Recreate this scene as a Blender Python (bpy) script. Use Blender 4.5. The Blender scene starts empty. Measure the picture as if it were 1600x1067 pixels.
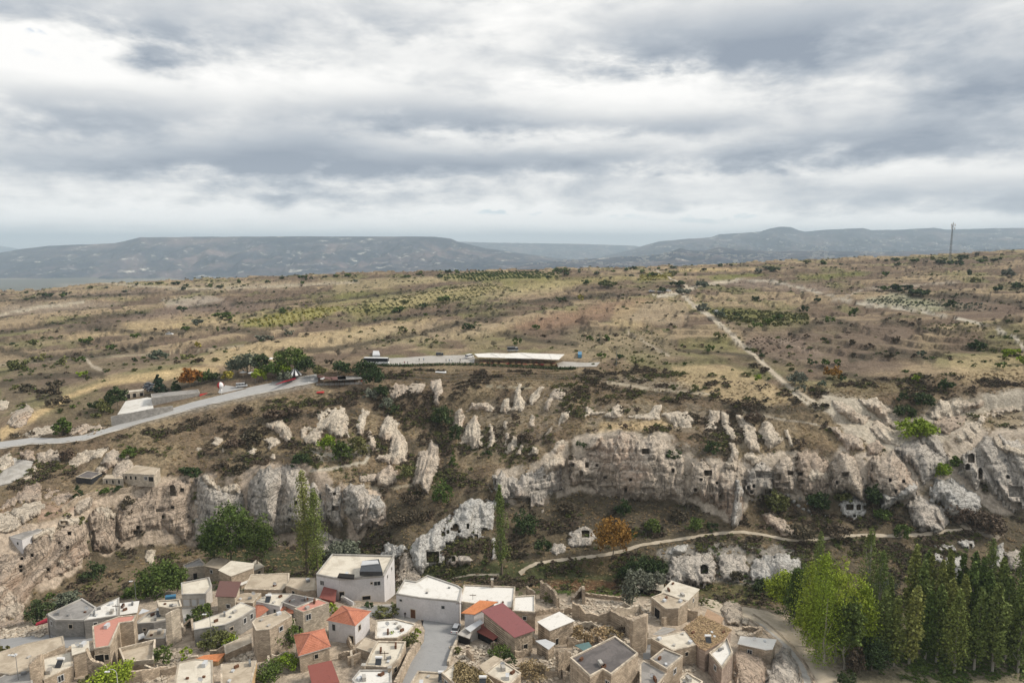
import bpy, math, random, time
import numpy as np
from mathutils import Vector
from mathutils.bvhtree import BVHTree

SC = bpy.context.scene
COL = SC.collection
R = math.radians
random.seed(7)
RNG = np.random.default_rng(7)

# ------------------------------------------------------------------ camera, world, sun, exposure
CAM_Z = 100.0
F = 1067.0          # focal length in photo pixels (24 mm on 36 mm)
PITCH = math.atan((533.5 - 380.0) / F)
cam_d = bpy.data.cameras.new('camera')
cam = bpy.data.objects.new('camera', cam_d)
COL.objects.link(cam)
cam_d.sensor_width = 36.0
cam_d.lens = 24.0
cam_d.clip_start = 1.0
cam_d.clip_end = 90000.0
cam.location = (0, 0, CAM_Z)
cam.rotation_euler = (math.pi / 2 - PITCH, 0, 0)
SC.camera = cam

SC.view_settings.view_transform = 'Standard'
SC.view_settings.look = 'None'
SC.view_settings.gamma = 1.0
SC.view_settings.use_curve_mapping = False
SC.view_settings.exposure = 0.3
SC.cycles.use_denoising = True
SC.cycles.max_bounces = 4
SC.cycles.diffuse_bounces = 2
SC.cycles.glossy_bounces = 1
SC.cycles.transmission_bounces = 2
SC.cycles.transparent_max_bounces = 4
SC.cycles.volume_bounces = 0
SC.cycles.use_adaptive_sampling = True

SUN_EL, SUN_AZ = 40.0, 82.0      # elevation; azimuth in degrees right of the view direction (+Y)


class NT:
    """tiny helper to write node trees"""
    def __init__(s, tree):
        s.t = tree
        s.n = tree.nodes
        s.l = tree.links

    def new(s, typ, **kw):
        n = s.n.new(typ)
        for k, v in kw.items():
            setattr(n, k, v)
        return n

    def link(s, a, b):
        s.l.new(a, b)

    def put(s, sock, v):
        if hasattr(v, 'is_output') or isinstance(v, bpy.types.NodeSocket):
            s.l.new(v, sock)
        else:
            sock.default_value = v

    def math(s, op, a, b=0.0, c=0.0, clamp=False):
        n = s.n.new('ShaderNodeMath')
        n.operation = op
        n.use_clamp = clamp
        s.put(n.inputs[0], a)
        s.put(n.inputs[1], b)
        s.put(n.inputs[2], c)
        return n.outputs[0]

    def mix(s, f, a, b, mode='MIX'):
        n = s.n.new('ShaderNodeMix')
        n.data_type = 'RGBA'
        n.blend_type = mode
        s.put(n.inputs[0], f)
        s.put(n.inputs[6], a)
        s.put(n.inputs[7], b)
        return n.outputs[2]

    def noise(s, vec, scale, detail=3.0, rough=0.55, dist=0.0, dim='3D'):
        n = s.n.new('ShaderNodeTexNoise')
        n.noise_dimensions = dim
        s.put(n.inputs['Vector'], vec)
        n.inputs['Scale'].default_value = scale
        n.inputs['Detail'].default_value = detail
        n.inputs['Roughness'].default_value = rough
        n.inputs['Distortion'].default_value = dist
        return n.outputs[0]

    def ramp(s, fac, stops):
        n = s.n.new('ShaderNodeValToRGB')
        cr = n.color_ramp
        cr.elements[0].position = stops[0][0]
        cr.elements[0].color = col4(stops[0][1])
        cr.elements[1].position = stops[-1][0]
        cr.elements[1].color = col4(stops[-1][1])
        for p, c in stops[1:-1]:
            e = cr.elements.new(p)
            e.color = col4(c)
        s.put(n.inputs[0], fac)
        return n.outputs[0]

    def smooth(s, v, lo, hi):
        n = s.n.new('ShaderNodeMapRange')
        n.interpolation_type = 'SMOOTHSTEP'
        s.put(n.inputs[0], v)
        n.inputs[1].default_value = lo
        n.inputs[2].default_value = hi
        return n.outputs[0]

    def scale(s, vec, sx, sy, sz):
        n = s.n.new('ShaderNodeVectorMath')
        n.operation = 'MULTIPLY'
        s.put(n.inputs[0], vec)
        n.inputs[1].default_value = (sx, sy, sz)
        return n.outputs[0]


def col4(c):
    if isinstance(c, (int, float)):
        return (c, c, c, 1)
    return (c[0], c[1], c[2], 1)


def srgb(r, g, b):
    def f(v):
        v /= 255.0
        return v / 12.92 if v < 0.04045 else ((v + 0.055) / 1.055) ** 2.4
    return (f(r), f(g), f(b), 1)


world = bpy.data.worlds.new('World')
SC.world = world
world.use_nodes = True
w = NT(world.node_tree)
w.n.clear()
wout = w.new('ShaderNodeOutputWorld')
bg = w.new('ShaderNodeBackground')
w.link(bg.outputs[0], wout.inputs[0])
bg.inputs['Strength'].default_value = 0.1
sky = w.new('ShaderNodeTexSky', sky_type='NISHITA', sun_disc=False)
sky.sun_elevation = R(SUN_EL)
sky.sun_rotation = R(SUN_AZ)
sky.altitude = 1200
tc = w.new('ShaderNodeTexCoord')
sep = w.new('ShaderNodeSeparateXYZ')
w.link(tc.outputs['Generated'], sep.inputs[0])
X, Y, Z = sep.outputs
Zc = w.math('MAXIMUM', Z, 0.0)
den = w.math('ADD', Zc, 0.075)
PX = w.math('DIVIDE', X, den)
PY = w.math('DIVIDE', Y, den)
cmb = w.new('ShaderNodeCombineXYZ')
w.link(PX, cmb.inputs[0])
w.link(PY, cmb.inputs[1])
P = cmb.outputs[0]
Ps = w.scale(tc.outputs['Generated'], 1.0, 1.0, 2.5)
n_big = w.noise(w.scale(P, .8, 1, 1), 0.7, 4.0, 0.5, 0.3)
n_mid = w.noise(w.scale(Ps, 1, 1, 1.25), 6.0, 6.0, 0.55, 0.2)
n_fin = w.noise(Ps, 15.0, 6.0, 0.6, 0.2)
AZ = w.math('ARCTAN2', X, Y)
EL = w.math('ARCSINE', Z)
# large cloud masses of this sky by direction: (photo px, py, half width, half height, weight) >0 dark, <0 bright
MASSES = [(1120, 78, 230, 36, 0.5), (1330, 35, 150, 26, 0.25), (985, 90, 120, 40, 0.2), (750, 185, 120, 24, 0.45),
          (300, 262, 230, 20, 0.42), (600, 262, 260, 22, 0.5), (480, 230, 90, 18, 0.35), (330, 50, 160, 34, 0.32),
          (560, 25, 90, 20, 0.2), (1500, 130, 180, 45, 0.42), (1300, 230, 170, 22, 0.42), (1040, 200, 110, 14, 0.3),
          (150, 175, 150, 22, 0.3), (1000, 250, 200, 14, 0.3), (1330, 318, 300, 12, 0.25), (1560, 300, 120, 20, 0.3),
          (620, 100, 90, 20, 0.12), (560, 170, 120, 18, 0.2), (1560, 40, 120, 40, -0.1),
          (700, 75, 170, 36, -0.5), (250, 120, 220, 26, -0.42), (900, 150, 130, 22, -0.55), (1180, 165, 180, 20, -0.15),
          (850, 222, 160, 12, -0.35), (1040, 130, 70, 18, -0.3), (80, 85, 100, 32, -0.35), (740, 8, 130, 14, -0.3),
          (480, 335, 420, 14, -0.35), (900, 345, 240, 14, -0.5), (200, 340, 260, 12, -0.3), (1500, 262, 160, 12, -0.2),
          (1400, 345, 200, 8, -0.35), (60, 230, 90, 18, -0.2), (1130, 275, 150, 9, -0.2), (100, 20, 140, 20, 0.2)]
acc = None
wob = w.math('MULTIPLY', w.math('SUBTRACT', n_mid, 0.5), 0.10)
wob2 = w.math('MULTIPLY', w.math('SUBTRACT', n_fin, 0.5), 0.045)
AZw = w.math('ADD', AZ, w.math('MULTIPLY', wob, 1.6))
ELw = w.math('ADD', EL, w.math('ADD', wob, wob2))
ELw2 = w.math('ADD', EL, w.math('MULTIPLY', wob2, 1.0))
for (mx, my, rx, ry, wt) in MASSES:
    dy = math.cos(PITCH) - (my - 533.5) / F * math.sin(PITCH)
    dz = -math.sin(PITCH) - (my - 533.5) / F * math.cos(PITCH)
    dx = (mx - 800) / F
    az = math.atan2(dx, dy)
    el = math.atan2(dz, math.hypot(dx, dy))
    a = w.math('MULTIPLY', w.math('SUBTRACT', AZw, az), 0.9 * F / rx)
    b = w.math('MULTIPLY', w.math('SUBTRACT', ELw if ry > 16 else ELw2, el), 0.95 * F / ry)
    d2 = w.math('ADD', w.math('MULTIPLY', a, a), w.math('MULTIPLY', b, b))
    g = w.math('MULTIPLY', w.math('EXPONENT', w.math('MULTIPLY', d2, -0.75)), wt)
    acc = g if acc is None else w.math('ADD', acc, g)
thick = w.math('ADD', w.math('MULTIPLY', acc, 0.82),
               w.math('ADD', w.math('MULTIPLY', w.math('SUBTRACT', n_big, 0.5), 0.7),
                      w.math('MULTIPLY', w.math('SUBTRACT', n_mid, 0.5), 1.25)))
thick = w.math('ADD', thick, w.math('MULTIPLY', w.math('SUBTRACT', n_fin, 0.5), 0.75))
thick = w.math('ADD', thick, 0.40)
cloud = w.ramp(thick, [(0.0, (8.6, 8.5, 8.3)), (0.25, (7.4, 7.4, 7.3)), (0.48, (5.7, 5.85, 6.0)),
                       (0.72, (3.95, 4.3, 4.75)), (1.0, (2.6, 3.0, 3.6))])
cover = w.smooth(thick, -0.42, -0.2)      # only the thinnest spots let the blue through
skyc = w.mix(cover, w.mix(0.6, sky.outputs[0], (5.5, 6.4, 7.4, 1)), cloud)
hz = w.math('EXPONENT', w.math('MULTIPLY', Zc, -30.0))
skyc = w.mix(w.math('MULTIPLY', hz, 0.7), skyc, (9.6, 9.6, 9.4, 1))
below = w.math('LESS_THAN', Z, -0.02)
skyc = w.mix(below, skyc, (1.6, 1.5, 1.4, 1))
w.link(skyc, bg.inputs[0])

sun_d = bpy.data.lights.new('sun', 'SUN')
sun = bpy.data.objects.new('sun', sun_d)
COL.objects.link(sun)
sun_d.energy = 2.9
sun_d.angle = R(10)
sun_d.color = (1.0, 0.92, 0.80)
sd = Vector((math.sin(R(SUN_AZ)) * math.cos(R(SUN_EL)), math.cos(R(SUN_AZ)) * math.cos(R(SUN_EL)), math.sin(R(SUN_EL))))
sun.rotation_euler = sd.to_track_quat('Z', 'Y').to_euler()

# ------------------------------------------------------------------ numeric helpers
CP, SP = math.cos(PITCH), math.sin(PITCH)


def raydir(px, py):
    u = (np.asarray(px, float) - 800.0) / F
    v = (np.asarray(py, float) - 533.5) / F
    return u, CP - v * SP, -SP - v * CP          # x, y, z components


def at_Y(px, py, Yd):
    dx, dy, dz = raydir(px, py)
    return Yd * dx / dy, Yd + 0 * dx, CAM_Z + Yd * dz / dy


def at_Z(px, py, z):
    dx, dy, dz = raydir(px, py)
    k = (z - CAM_Z) / dz
    return dx * k, dy * k, z + 0 * dx


def project(x, y, z):
    z = z - CAM_Z
    fwd = y * CP - z * SP
    up = y * SP + z * CP
    return 800 + F * x / fwd, 533.5 - F * up / fwd


def _hash(ix, iy, iz, seed):
    h = (ix.astype(np.uint32) * np.uint32(374761393) + iy.astype(np.uint32) * np.uint32(668265263)
         + iz.astype(np.uint32) * np.uint32(2147483647) + np.uint32(seed) * np.uint32(974711))
    h = (h ^ (h >> np.uint32(13))) * np.uint32(1274126177)
    h ^= h >> np.uint32(16)
    return h


def vnoise(x, y, z=None, seed=0):
    """value noise in -1..1"""
    x = np.asarray(x, float)
    y = np.asarray(y, float)
    fx, fy = np.floor(x), np.floor(y)
    tx, ty = x - fx, y - fy
    ix, iy = fx.astype(np.int64), fy.astype(np.int64)
    tx = tx * tx * (3 - 2 * tx)
    ty = ty * ty * (3 - 2 * ty)
    if z is None:
        zs, tz = [np.zeros_like(ix)], None
    else:
        z = np.asarray(z, float)
        fz = np.floor(z)
        tz = z - fz
        tz = tz * tz * (3 - 2 * tz)
        iz = fz.astype(np.int64)
        zs = [iz, iz + 1]
    out = []
    for zz in zs:
        a = _hash(ix, iy, zz, seed) / 4294967295.0
        b = _hash(ix + 1, iy, zz, seed) / 4294967295.0
        c = _hash(ix, iy + 1, zz, seed) / 4294967295.0
        d = _hash(ix + 1, iy + 1, zz, seed) / 4294967295.0
        ab = a + (b - a) * tx
        cd = c + (d - c) * tx
        out.append(ab + (cd - ab) * ty)
    v = out[0] if tz is None else out[0] + (out[1] - out[0]) * tz
    return v * 2 - 1


def fbm(x, y, z=None, octv=4, seed=0, gain=0.5):
    s = 0
    a = 1.0
    tot = 0
    f = 1.0
    for i in range(octv):
        s = s + a * vnoise(x * f + 17.3 * i, y * f + 9.1 * i, None if z is None else z * f + 5.7 * i, seed + i)
        tot += a
        a *= gain
        f *= 2.03
    return s / tot


def sdist(poly, X, Y):
    """signed distance in px to a polygon, + inside"""
    poly = np.asarray(poly, float)
    d = np.full(X.shape, 1e18)
    ins = np.zeros(X.shape, bool)
    n = len(poly)
    for i in range(n):
        x0, y0 = poly[i]
        x1, y1 = poly[(i + 1) % n]
        ex, ey = x1 - x0, y1 - y0
        wx, wy = X - x0, Y - y0
        t = np.clip((wx * ex + wy * ey) / (ex * ex + ey * ey + 1e-12), 0, 1)
        d = np.minimum(d, (wx - ex * t) ** 2 + (wy - ey * t) ** 2)
        c = ((y0 <= Y) & (y1 > Y)) | ((y1 <= Y) & (y0 > Y))
        if y1 != y0:
            xi = x0 + (Y - y0) * ex / (y1 - y0)
            ins ^= c & (X < xi)
    d = np.sqrt(d)
    return np.where(ins, d, -d)


def pdist(line, X, Y):
    """distance to a polyline"""
    line = np.asarray(line, float)
    d = np.full(X.shape, 1e18)
    for i in range(len(line) - 1):
        x0, y0 = line[i]
        x1, y1 = line[i + 1]
        ex, ey = x1 - x0, y1 - y0
        t = np.clip(((X - x0) * ex + (Y - y0) * ey) / (ex * ex + ey * ey + 1e-12), 0, 1)
        d = np.minimum(d, (X - x0 - ex * t) ** 2 + (Y - y0 - ey * t) ** 2)
    return np.sqrt(d)


def ss(v, lo, hi):
    t = np.clip((v - lo) / (hi - lo), 0, 1)
    return t * t * (3 - 2 * t)


# ------------------------------------------------------------------ object helpers
def tag(o, label=None, cat=None, group=None, kind=None):
    if label: o['label'] = label
    if cat: o['category'] = cat
    if group: o['group'] = group
    if kind: o['kind'] = kind
    return o


def mesh_data(name, V, Fs, smooth=False):
    me = bpy.data.meshes.new(name)
    V = np.asarray(V, dtype=np.float32).reshape(-1, 3)
    if isinstance(Fs, np.ndarray):
        k = Fs.shape[1]
        me.vertices.add(len(V))
        me.vertices.foreach_set('co', V.ravel())
        me.loops.add(Fs.size)
        me.loops.foreach_set('vertex_index', Fs.ravel().astype(np.int32))
        me.polygons.add(len(Fs))
        me.polygons.foreach_set('loop_start', np.arange(0, Fs.size, k, dtype=np.int32))
        if smooth:
            me.polygons.foreach_set('use_smooth', np.ones(len(Fs), bool))
        me.update(calc_edges=True)
    else:
        me.from_pydata([tuple(v) for v in V.tolist()], [], Fs)
        if smooth:
            me.polygons.foreach_set('use_smooth', np.ones(len(Fs), bool))
        me.update()
    return me


def link(name, me, mat=None, parent=None, loc=(0, 0, 0)):
    o = bpy.data.objects.new(name, me)
    if mat is not None and me is not None and not me.materials:
        me.materials.append(mat)
    o.location = loc
    if parent is not None:
        o.parent = parent
    COL.objects.link(o)
    return o


def obj(name, V, Fs, mat, parent=None, smooth=False, origin=None):
    """V in world coordinates (or in the parent's frame when parented)"""
    V = np.asarray(V, float).reshape(-1, 3)
    if parent is not None:
        pl = np.array(parent_world(parent))
        V = V - pl
        loc = (0, 0, 0)
    else:
        if origin is None:
            origin = (V[:, 0].mean(), V[:, 1].mean(), V[:, 2].min())
        loc = tuple(float(a) for a in origin)
        V = V - np.array(loc)
    return link(name, mesh_data(name, V, Fs, smooth), mat, parent, loc)


def parent_world(p):
    x = Vector((0, 0, 0))
    while p is not None:
        x += p.location
        p = p.parent
    return x


def empty(name, loc):
    o = bpy.data.objects.new(name, None)
    o.location = tuple(float(a) for a in loc)
    COL.objects.link(o)
    return o


# ------------------------------------------------------------------ materials
def new_mat(name, rough=0.9, spec=0.2):
    m = bpy.data.materials.new(name)
    m.use_nodes = True
    t = NT(m.node_tree)
    b = t.n.get('Principled BSDF')
    b.inputs['Roughness'].default_value = rough
    b.inputs['Specular IOR Level'].default_value = spec
    geo = t.new('ShaderNodeNewGeometry')
    return m, t, b, geo.outputs['Position']


def bump(t, b, h, strength=0.5, dist=0.3):
    n = t.new('ShaderNodeBump')
    n.inputs['Strength'].default_value = strength
    n.inputs['Distance'].default_value = dist
    t.put(n.inputs['Height'], h)
    t.link(n.outputs[0], b.inputs['Normal'])


def mat_simple(name, c, var=0.25, scale=1.5, rough=0.85, spec=0.2, metal=0.0):
    m, t, b, pos = new_mat(name, rough, spec)
    n1 = t.noise(pos, scale, 4, 0.6)
    n2 = t.noise(pos, scale * 0.23, 3, 0.6)
    f = t.math('MULTIPLY', t.math('ADD', n1, n2), 0.5)
    a = [x * (1 - var) for x in c[:3]]
    d = [min(1, x * (1 + var)) for x in c[:3]]
    t.link(t.ramp(f, [(0.3, a), (0.7, d)]), b.inputs['Base Color'])
    b.inputs['Metallic'].default_value = metal
    return m


def mat_rock(name, light, mid, pink, dark, streak=0.55):
    """volcanic tuff: pale, pinkish bands, dark lichen running down it"""
    m, t, b, pos = new_mat(name, 0.95, 0.1)
    big = t.noise(pos, 0.055, 4, 0.6, 0.6)
    vert = t.noise(t.scale(pos, 1.0, 1.0, 0.10), 0.55, 6, 0.68, 0.9)
    vert2 = t.noise(t.scale(pos, 1.0, 1.0, 0.16), 0.12, 4, 0.6, 0.8)
    fine = t.noise(pos, 1.1, 7, 0.72)
    strata = t.noise(t.scale(pos, 0.06, 0.06, 1.0), 0.9, 4, 0.6, 0.5)
    spot = t.noise(pos, 0.42, 6, 0.75, 0.4)
    c = t.mix(t.smooth(big, 0.38, 0.62), mid, light)
    c = t.mix(t.math('MULTIPLY', t.smooth(t.noise(pos, 0.035, 3, 0.6, 0.5), 0.48, 0.62), 0.75), c, pink)
    c = t.mix(t.math('MULTIPLY', t.smooth(strata, 0.52, 0.62), 0.35), c, mid)
    dk = t.math('MULTIPLY', t.smooth(vert, 0.49, 0.60), t.smooth(vert2, 0.40, 0.58))
    c = t.mix(t.math('MULTIPLY', dk, streak + 0.25), c, dark)
    c = t.mix(t.math('MULTIPLY', t.smooth(spot, 0.60, 0.72), streak * .7), c, dark)
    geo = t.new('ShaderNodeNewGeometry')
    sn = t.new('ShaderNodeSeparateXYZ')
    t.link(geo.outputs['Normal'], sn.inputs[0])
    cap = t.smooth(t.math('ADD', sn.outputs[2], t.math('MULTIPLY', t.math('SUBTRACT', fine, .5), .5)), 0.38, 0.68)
    c = t.mix(t.math('MULTIPLY', cap, 0.55), c, light)     # upward-facing surfaces mixed part way to the palest rock colour
    cr1 = t.math('ABSOLUTE', t.math('SUBTRACT', t.noise(t.scale(pos, 1, 1, .22), 0.30, 4, .6, 1.2), 0.5))
    cr2 = t.math('ABSOLUTE', t.math('SUBTRACT', t.noise(t.scale(pos, .18, .18, 1), 0.40, 3, .6, .6), 0.5))
    crk = t.math('MINIMUM', t.math('MULTIPLY', cr1, 1.0), t.math('MULTIPLY', cr2, 1.6))
    crs = t.smooth(crk, 0.0, 0.022)
    c = t.mix(crs, t.mix(.5, c, dark), c)
    f = t.ramp(fine, [(0.25, 0.72), (0.5, 1.0), (0.75, 1.2)])
    c = t.mix(1.0, c, f, 'MULTIPLY')
    t.link(c, b.inputs['Base Color'])
    h = t.math('ADD', t.math('ADD', vert, t.math('MULTIPLY', crs, .5)), t.math('ADD', fine, strata))
    bump(t, b, h, 1.0, 1.0)
    return m


M = {}
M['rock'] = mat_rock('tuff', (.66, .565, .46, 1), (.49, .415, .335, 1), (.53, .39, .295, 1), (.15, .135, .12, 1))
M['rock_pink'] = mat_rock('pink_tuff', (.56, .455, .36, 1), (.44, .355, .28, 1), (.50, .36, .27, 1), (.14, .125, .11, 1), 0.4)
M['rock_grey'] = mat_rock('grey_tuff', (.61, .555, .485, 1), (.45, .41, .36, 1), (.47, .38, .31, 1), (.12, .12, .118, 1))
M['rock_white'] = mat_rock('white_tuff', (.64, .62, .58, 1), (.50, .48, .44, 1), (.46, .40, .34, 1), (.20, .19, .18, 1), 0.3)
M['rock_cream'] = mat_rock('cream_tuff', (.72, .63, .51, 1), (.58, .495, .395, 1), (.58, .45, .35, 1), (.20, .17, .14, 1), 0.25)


def mat_ground():
    m, t, b, pos = new_mat('ground', 1.0, 0.05)
    at = t.new('ShaderNodeAttribute', attribute_name='soil')
    ar = t.new('ShaderNodeAttribute', attribute_name='scrub')
    c = at.outputs['Color']
    fine = t.noise(pos, 0.9, 7, 0.72)
    med = t.noise(pos, 0.16, 6, 0.65, 0.5)
    dots = t.noise(pos, 0.55, 4, 0.7, 0.3)
    # dry grass clumps and low dark thyme bushes
    c = t.mix(1.0, c, t.ramp(fine, [(0.28, 0.55), (0.5, 1.0), (0.72, 1.5)]), 'MULTIPLY')
    c = t.mix(1.0, c, t.ramp(med, [(0.3, 0.72), (0.5, 1.0), (0.7, 1.25)]), 'MULTIPLY')
    sc_ = t.math('MULTIPLY', t.smooth(t.math('ADD', dots, t.math('MULTIPLY', med, 0.35)), 0.66, 0.76), ar.outputs['Fac'])
    c = t.mix(sc_, c, t.ramp(fine, [(0.3, (.045, .038, .028)), (0.7, (.085, .075, .045))]))
    t.link(c, b.inputs['Base Color'])
    bump(t, b, t.math('ADD', fine, t.math('MULTIPLY', dots, 1.2)), 0.8, 0.7)
    return m


M['ground'] = mat_ground()

# ------------------------------------------------------------------ terrain: lofted through surveyed lines
TX0, TX1 = -260.0, 1860.0


def kfun(py):
    dx, dy, dz = raydir(800, py)
    return -dz / dy


# each line: mode ('z' height given, 'Y' distance given) and (photo px, photo py, value)
LINES = [
 ('z', [(-260, 1700, 22), (1860, 1700, 22)]),
 ('z', [(-260, 1250, 18), (600, 1250, 19), (1000, 1250, 14), (1200, 1250, 3), (1860, 1250, -2)]),
 ('z', [(-260, 1067, 13), (0, 1067, 13), (400, 1067, 14), (700, 1067, 14), (900, 1067, 12), (1080, 1067, 8), (1180, 1067, 3), (1260, 1067, -1), (1600, 1067, -3), (1860, 1067, -3)]),
 ('z', [(-260, 1015, 9), (0, 1015, 9), (200, 1010, 9), (400, 1005, 12), (560, 1005, 13), (700, 1000, 11), (900, 1000, 9), (1080, 1000, 5), (1170, 1000, 1), (1260, 1000, -2), (1600, 1000, -3), (1860, 1000, -3)]),
 ('z', [(-260, 1000, 5), (0, 990, 5), (100, 965, 4), (250, 935, 5), (300, 930, 5), (500, 935, 9), (620, 955, 10), (720, 955, 9), (800, 945, 8), (900, 940, 6), (1000, 940, 3), (1150, 960, 0), (1300, 970, -3), (1600, 970, -3), (1860, 970, -3)]),
 ('z', [(-260, 985, 1), (0, 972, 1), (100, 945, 0), (250, 905, -2), (400, 890, -3), (500, 893, -3), (600, 905, -2), (700, 905, -2), (800, 912, -3), (1000, 925, -3), (1200, 938, -3), (1400, 948, -3), (1600, 950, -3), (1860, 950, -3)]),
 ('z', [(-260, 975, 2), (0, 955, 2), (60, 935, 1.5), (100, 918, 1), (180, 868, 0), (250, 858, -1), (330, 850, -2), (450, 852, -3), (560, 852, -3), (600, 862, -1), (640, 880, 0), (720, 882, 0), (800, 900, -2.2), (900, 902, -2.5), (1000, 912, -2.5), (1100, 918, -2.5), (1200, 925, -2.5), (1300, 930, -2.5), (1600, 930, -2.5), (1860, 930, -2.5)]),
 ('z', [(-260, 970, 4), (0, 948, 4), (60, 928, 3.5), (100, 908, 3), (180, 862, 2), (250, 852, 1), (330, 845, 0), (450, 846, -1), (560, 846, -1), (600, 842, 1), (640, 852, 3), (720, 858, 3), (800, 897, -1.5), (830, 892, -1), (900, 872, 0), (1000, 852, 3), (1100, 841, 4), (1180, 833, 4), (1260, 848, 3.5), (1400, 840, 3), (1500, 834, 3.5), (1600, 838, 3), (1860, 840, 3)]),
 ('z', [(-260, 930, 8), (0, 905, 8), (60, 890, 7), (100, 875, 6.5), (180, 840, 5), (250, 830, 4), (330, 822, 3), (450, 818, 3), (560, 822, 3), (600, 818, 4), (640, 815, 6), (720, 815, 7), (780, 810, 6), (870, 778, 8), (950, 768, 9), (1000, 785, 8), (1050, 788, 8), (1100, 802, 7.5), (1150, 812, 6.5), (1190, 792, 8), (1250, 792, 8), (1350, 805, 7), (1450, 815, 6), (1500, 800, 7.5), (1600, 800, 7.5), (1860, 800, 7.5)]),
 ('z', [(-260, 850, 18), (0, 826, 18), (50, 815, 18), (120, 790, 18), (150, 775, 18), (230, 758, 18), (290, 745, 18), (330, 748, 17.5), (400, 730, 20), (470, 722, 21), (520, 750, 17), (560, 765, 14), (600, 772, 11), (650, 765, 12), (700, 765, 13), (740, 757, 15), (800, 735, 18), (860, 715, 22), (880, 695, 25), (950, 680, 29), (1010, 680, 29.5), (1060, 702, 26), (1130, 732, 21), (1180, 722, 22), (1250, 714, 23), (1300, 704, 24.5), (1350, 712, 24), (1400, 702, 25), (1450, 690, 27), (1500, 690, 27), (1550, 682, 28), (1600, 685, 28), (1860, 685, 28)]),
 ('z', [(-260, 790, 20), (0, 775, 20.5), (60, 765, 20.5), (120, 755, 20.5), (170, 748, 20.8), (230, 735, 21.5), (300, 715, 22.5), (400, 700, 23.5), (470, 695, 24), (560, 705, 22), (620, 705, 20.5), (690, 680, 22.5), (740, 690, 22.5), (800, 690, 25), (870, 670, 29), (950, 650, 33), (1050, 665, 31), (1130, 680, 29), (1200, 690, 27.5), (1250, 685, 28), (1350, 670, 30), (1400, 668, 29), (1450, 665, 30.5), (1600, 655, 32), (1860, 655, 32)]),
 ('z', [(-260, 735, 24), (0, 720, 24.5), (60, 712, 25), (120, 708, 25.3), (200, 690, 27), (300, 665, 29.5), (400, 645, 32), (500, 635, 33.5), (560, 640, 32), (620, 650, 29), (700, 655, 26.5), (740, 640, 30), (800, 640, 32), (900, 635, 34.5), (1000, 640, 34), (1100, 650, 33), (1200, 662, 31.5), (1280, 665, 31), (1400, 650, 32), (1500, 640, 34), (1600, 635, 35), (1860, 635, 35)]),
 ('z', [(-260, 715, 26.2), (0, 702, 26.9), (60, 695, 27.5), (130, 690, 28), (200, 670, 30), (300, 641, 33), (400, 619, 36), (500, 599, 38), (570, 601, 38), (620, 607, 37), (700, 618, 35.5), (740, 605, 38.5), (800, 602, 39), (900, 602, 39.3), (1000, 613, 38), (1100, 630, 36.5), (1200, 647, 34.5), (1300, 648, 34.5), (1400, 625, 37.5), (1500, 618, 39), (1600, 613, 40), (1860, 613, 40)]),
 ('z', [(-260, 703, 27), (0, 690, 27.7), (60, 684, 28.2), (130, 680, 28.7), (200, 660, 30.7), (300, 629, 34.2), (400, 608, 37.2), (500, 587, 40), (570, 573, 41.3), (650, 568, 42), (750, 568, 42), (880, 568, 42), (950, 574, 41.7), (1050, 592, 40.6), (1200, 622, 38.5), (1300, 622, 38.5), (1400, 600, 42), (1600, 590, 43.5), (1860, 590, 43.5)]),
 ('z', [(-260, 670, 29), (0, 655, 30), (100, 642, 31.5), (200, 622, 34), (350, 596, 38.4), (450, 572, 42), (560, 552, 44), (700, 547, 44), (900, 547, 44.5), (1100, 560, 45.5), (1300, 560, 46.5), (1450, 560, 47.5), (1600, 550, 50), (1860, 550, 50)]),
 ('z', [(-260, 590, 29), (0, 572, 31), (100, 570, 33), (200, 562, 36), (400, 540, 40.5), (600, 520, 44.5), (800, 510, 46), (1000, 503, 48.5), (1200, 507, 51), (1400, 507, 54.5), (1600, 500, 59.5), (1860, 495, 62)]),
 ('Y', [(-260, 515, 560), (0, 510, 560), (200, 500, 570), (400, 487, 585), (600, 477, 600), (800, 468, 600), (1000, 461, 600), (1060, 458, 600), (1200, 460, 600), (1400, 455, 600), (1600, 445, 600), (1860, 440, 600)]),
 ('Y', [(-260, 482, 740), (0, 476, 740), (300, 462, 750), (600, 446, 760), (1000, 434, 770), (1200, 432, 770), (1400, 426, 770), (1600, 414, 770), (1860, 405, 770)]),
 ('Y', [(-260, 464, 960), (0, 456, 960), (100, 450, 960), (200, 443, 960), (300, 438, 960), (400, 433, 960), (500, 429, 960), (640, 424, 960), (800, 421, 980), (1000, 418, 1000), (1100, 415, 1000), (1200, 409, 1000), (1300, 404, 1000), (1400, 402, 1000), (1500, 398, 1000), (1600, 390, 1000), (1700, 385, 1000), (1860, 380, 1000)]),
 ('Y', [(-260, 476, 1150), (0, 468, 1150), (600, 436, 1150), (1200, 424, 1150), (1600, 408, 1180), (1860, 400, 1180)]),
 ('Y', [(-260, 475, 2400), (0, 469, 2400), (600, 450, 2400), (1200, 436, 2400), (1860, 430, 2400)]),
 ('Y', [(-260, 447, 5500), (0, 446, 5500), (300, 442, 5500), (800, 432, 5500), (1200, 428, 5500), (1860, 425, 5500)]),
 ('Y', [(-260, 424, 9500), (600, 420, 9500), (1200, 418, 9500), (1860, 417, 9500)]),
 ('Y', [(-260, 397, 26000), (1860, 397, 26000)]),
]
NT_COL = 1150
tt = np.linspace((TX0 - 800) / F * 1.02, (TX1 - 800) / F * 1.02, NT_COL)   # x/y slope of each column
LY, LZ = [], []
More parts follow.
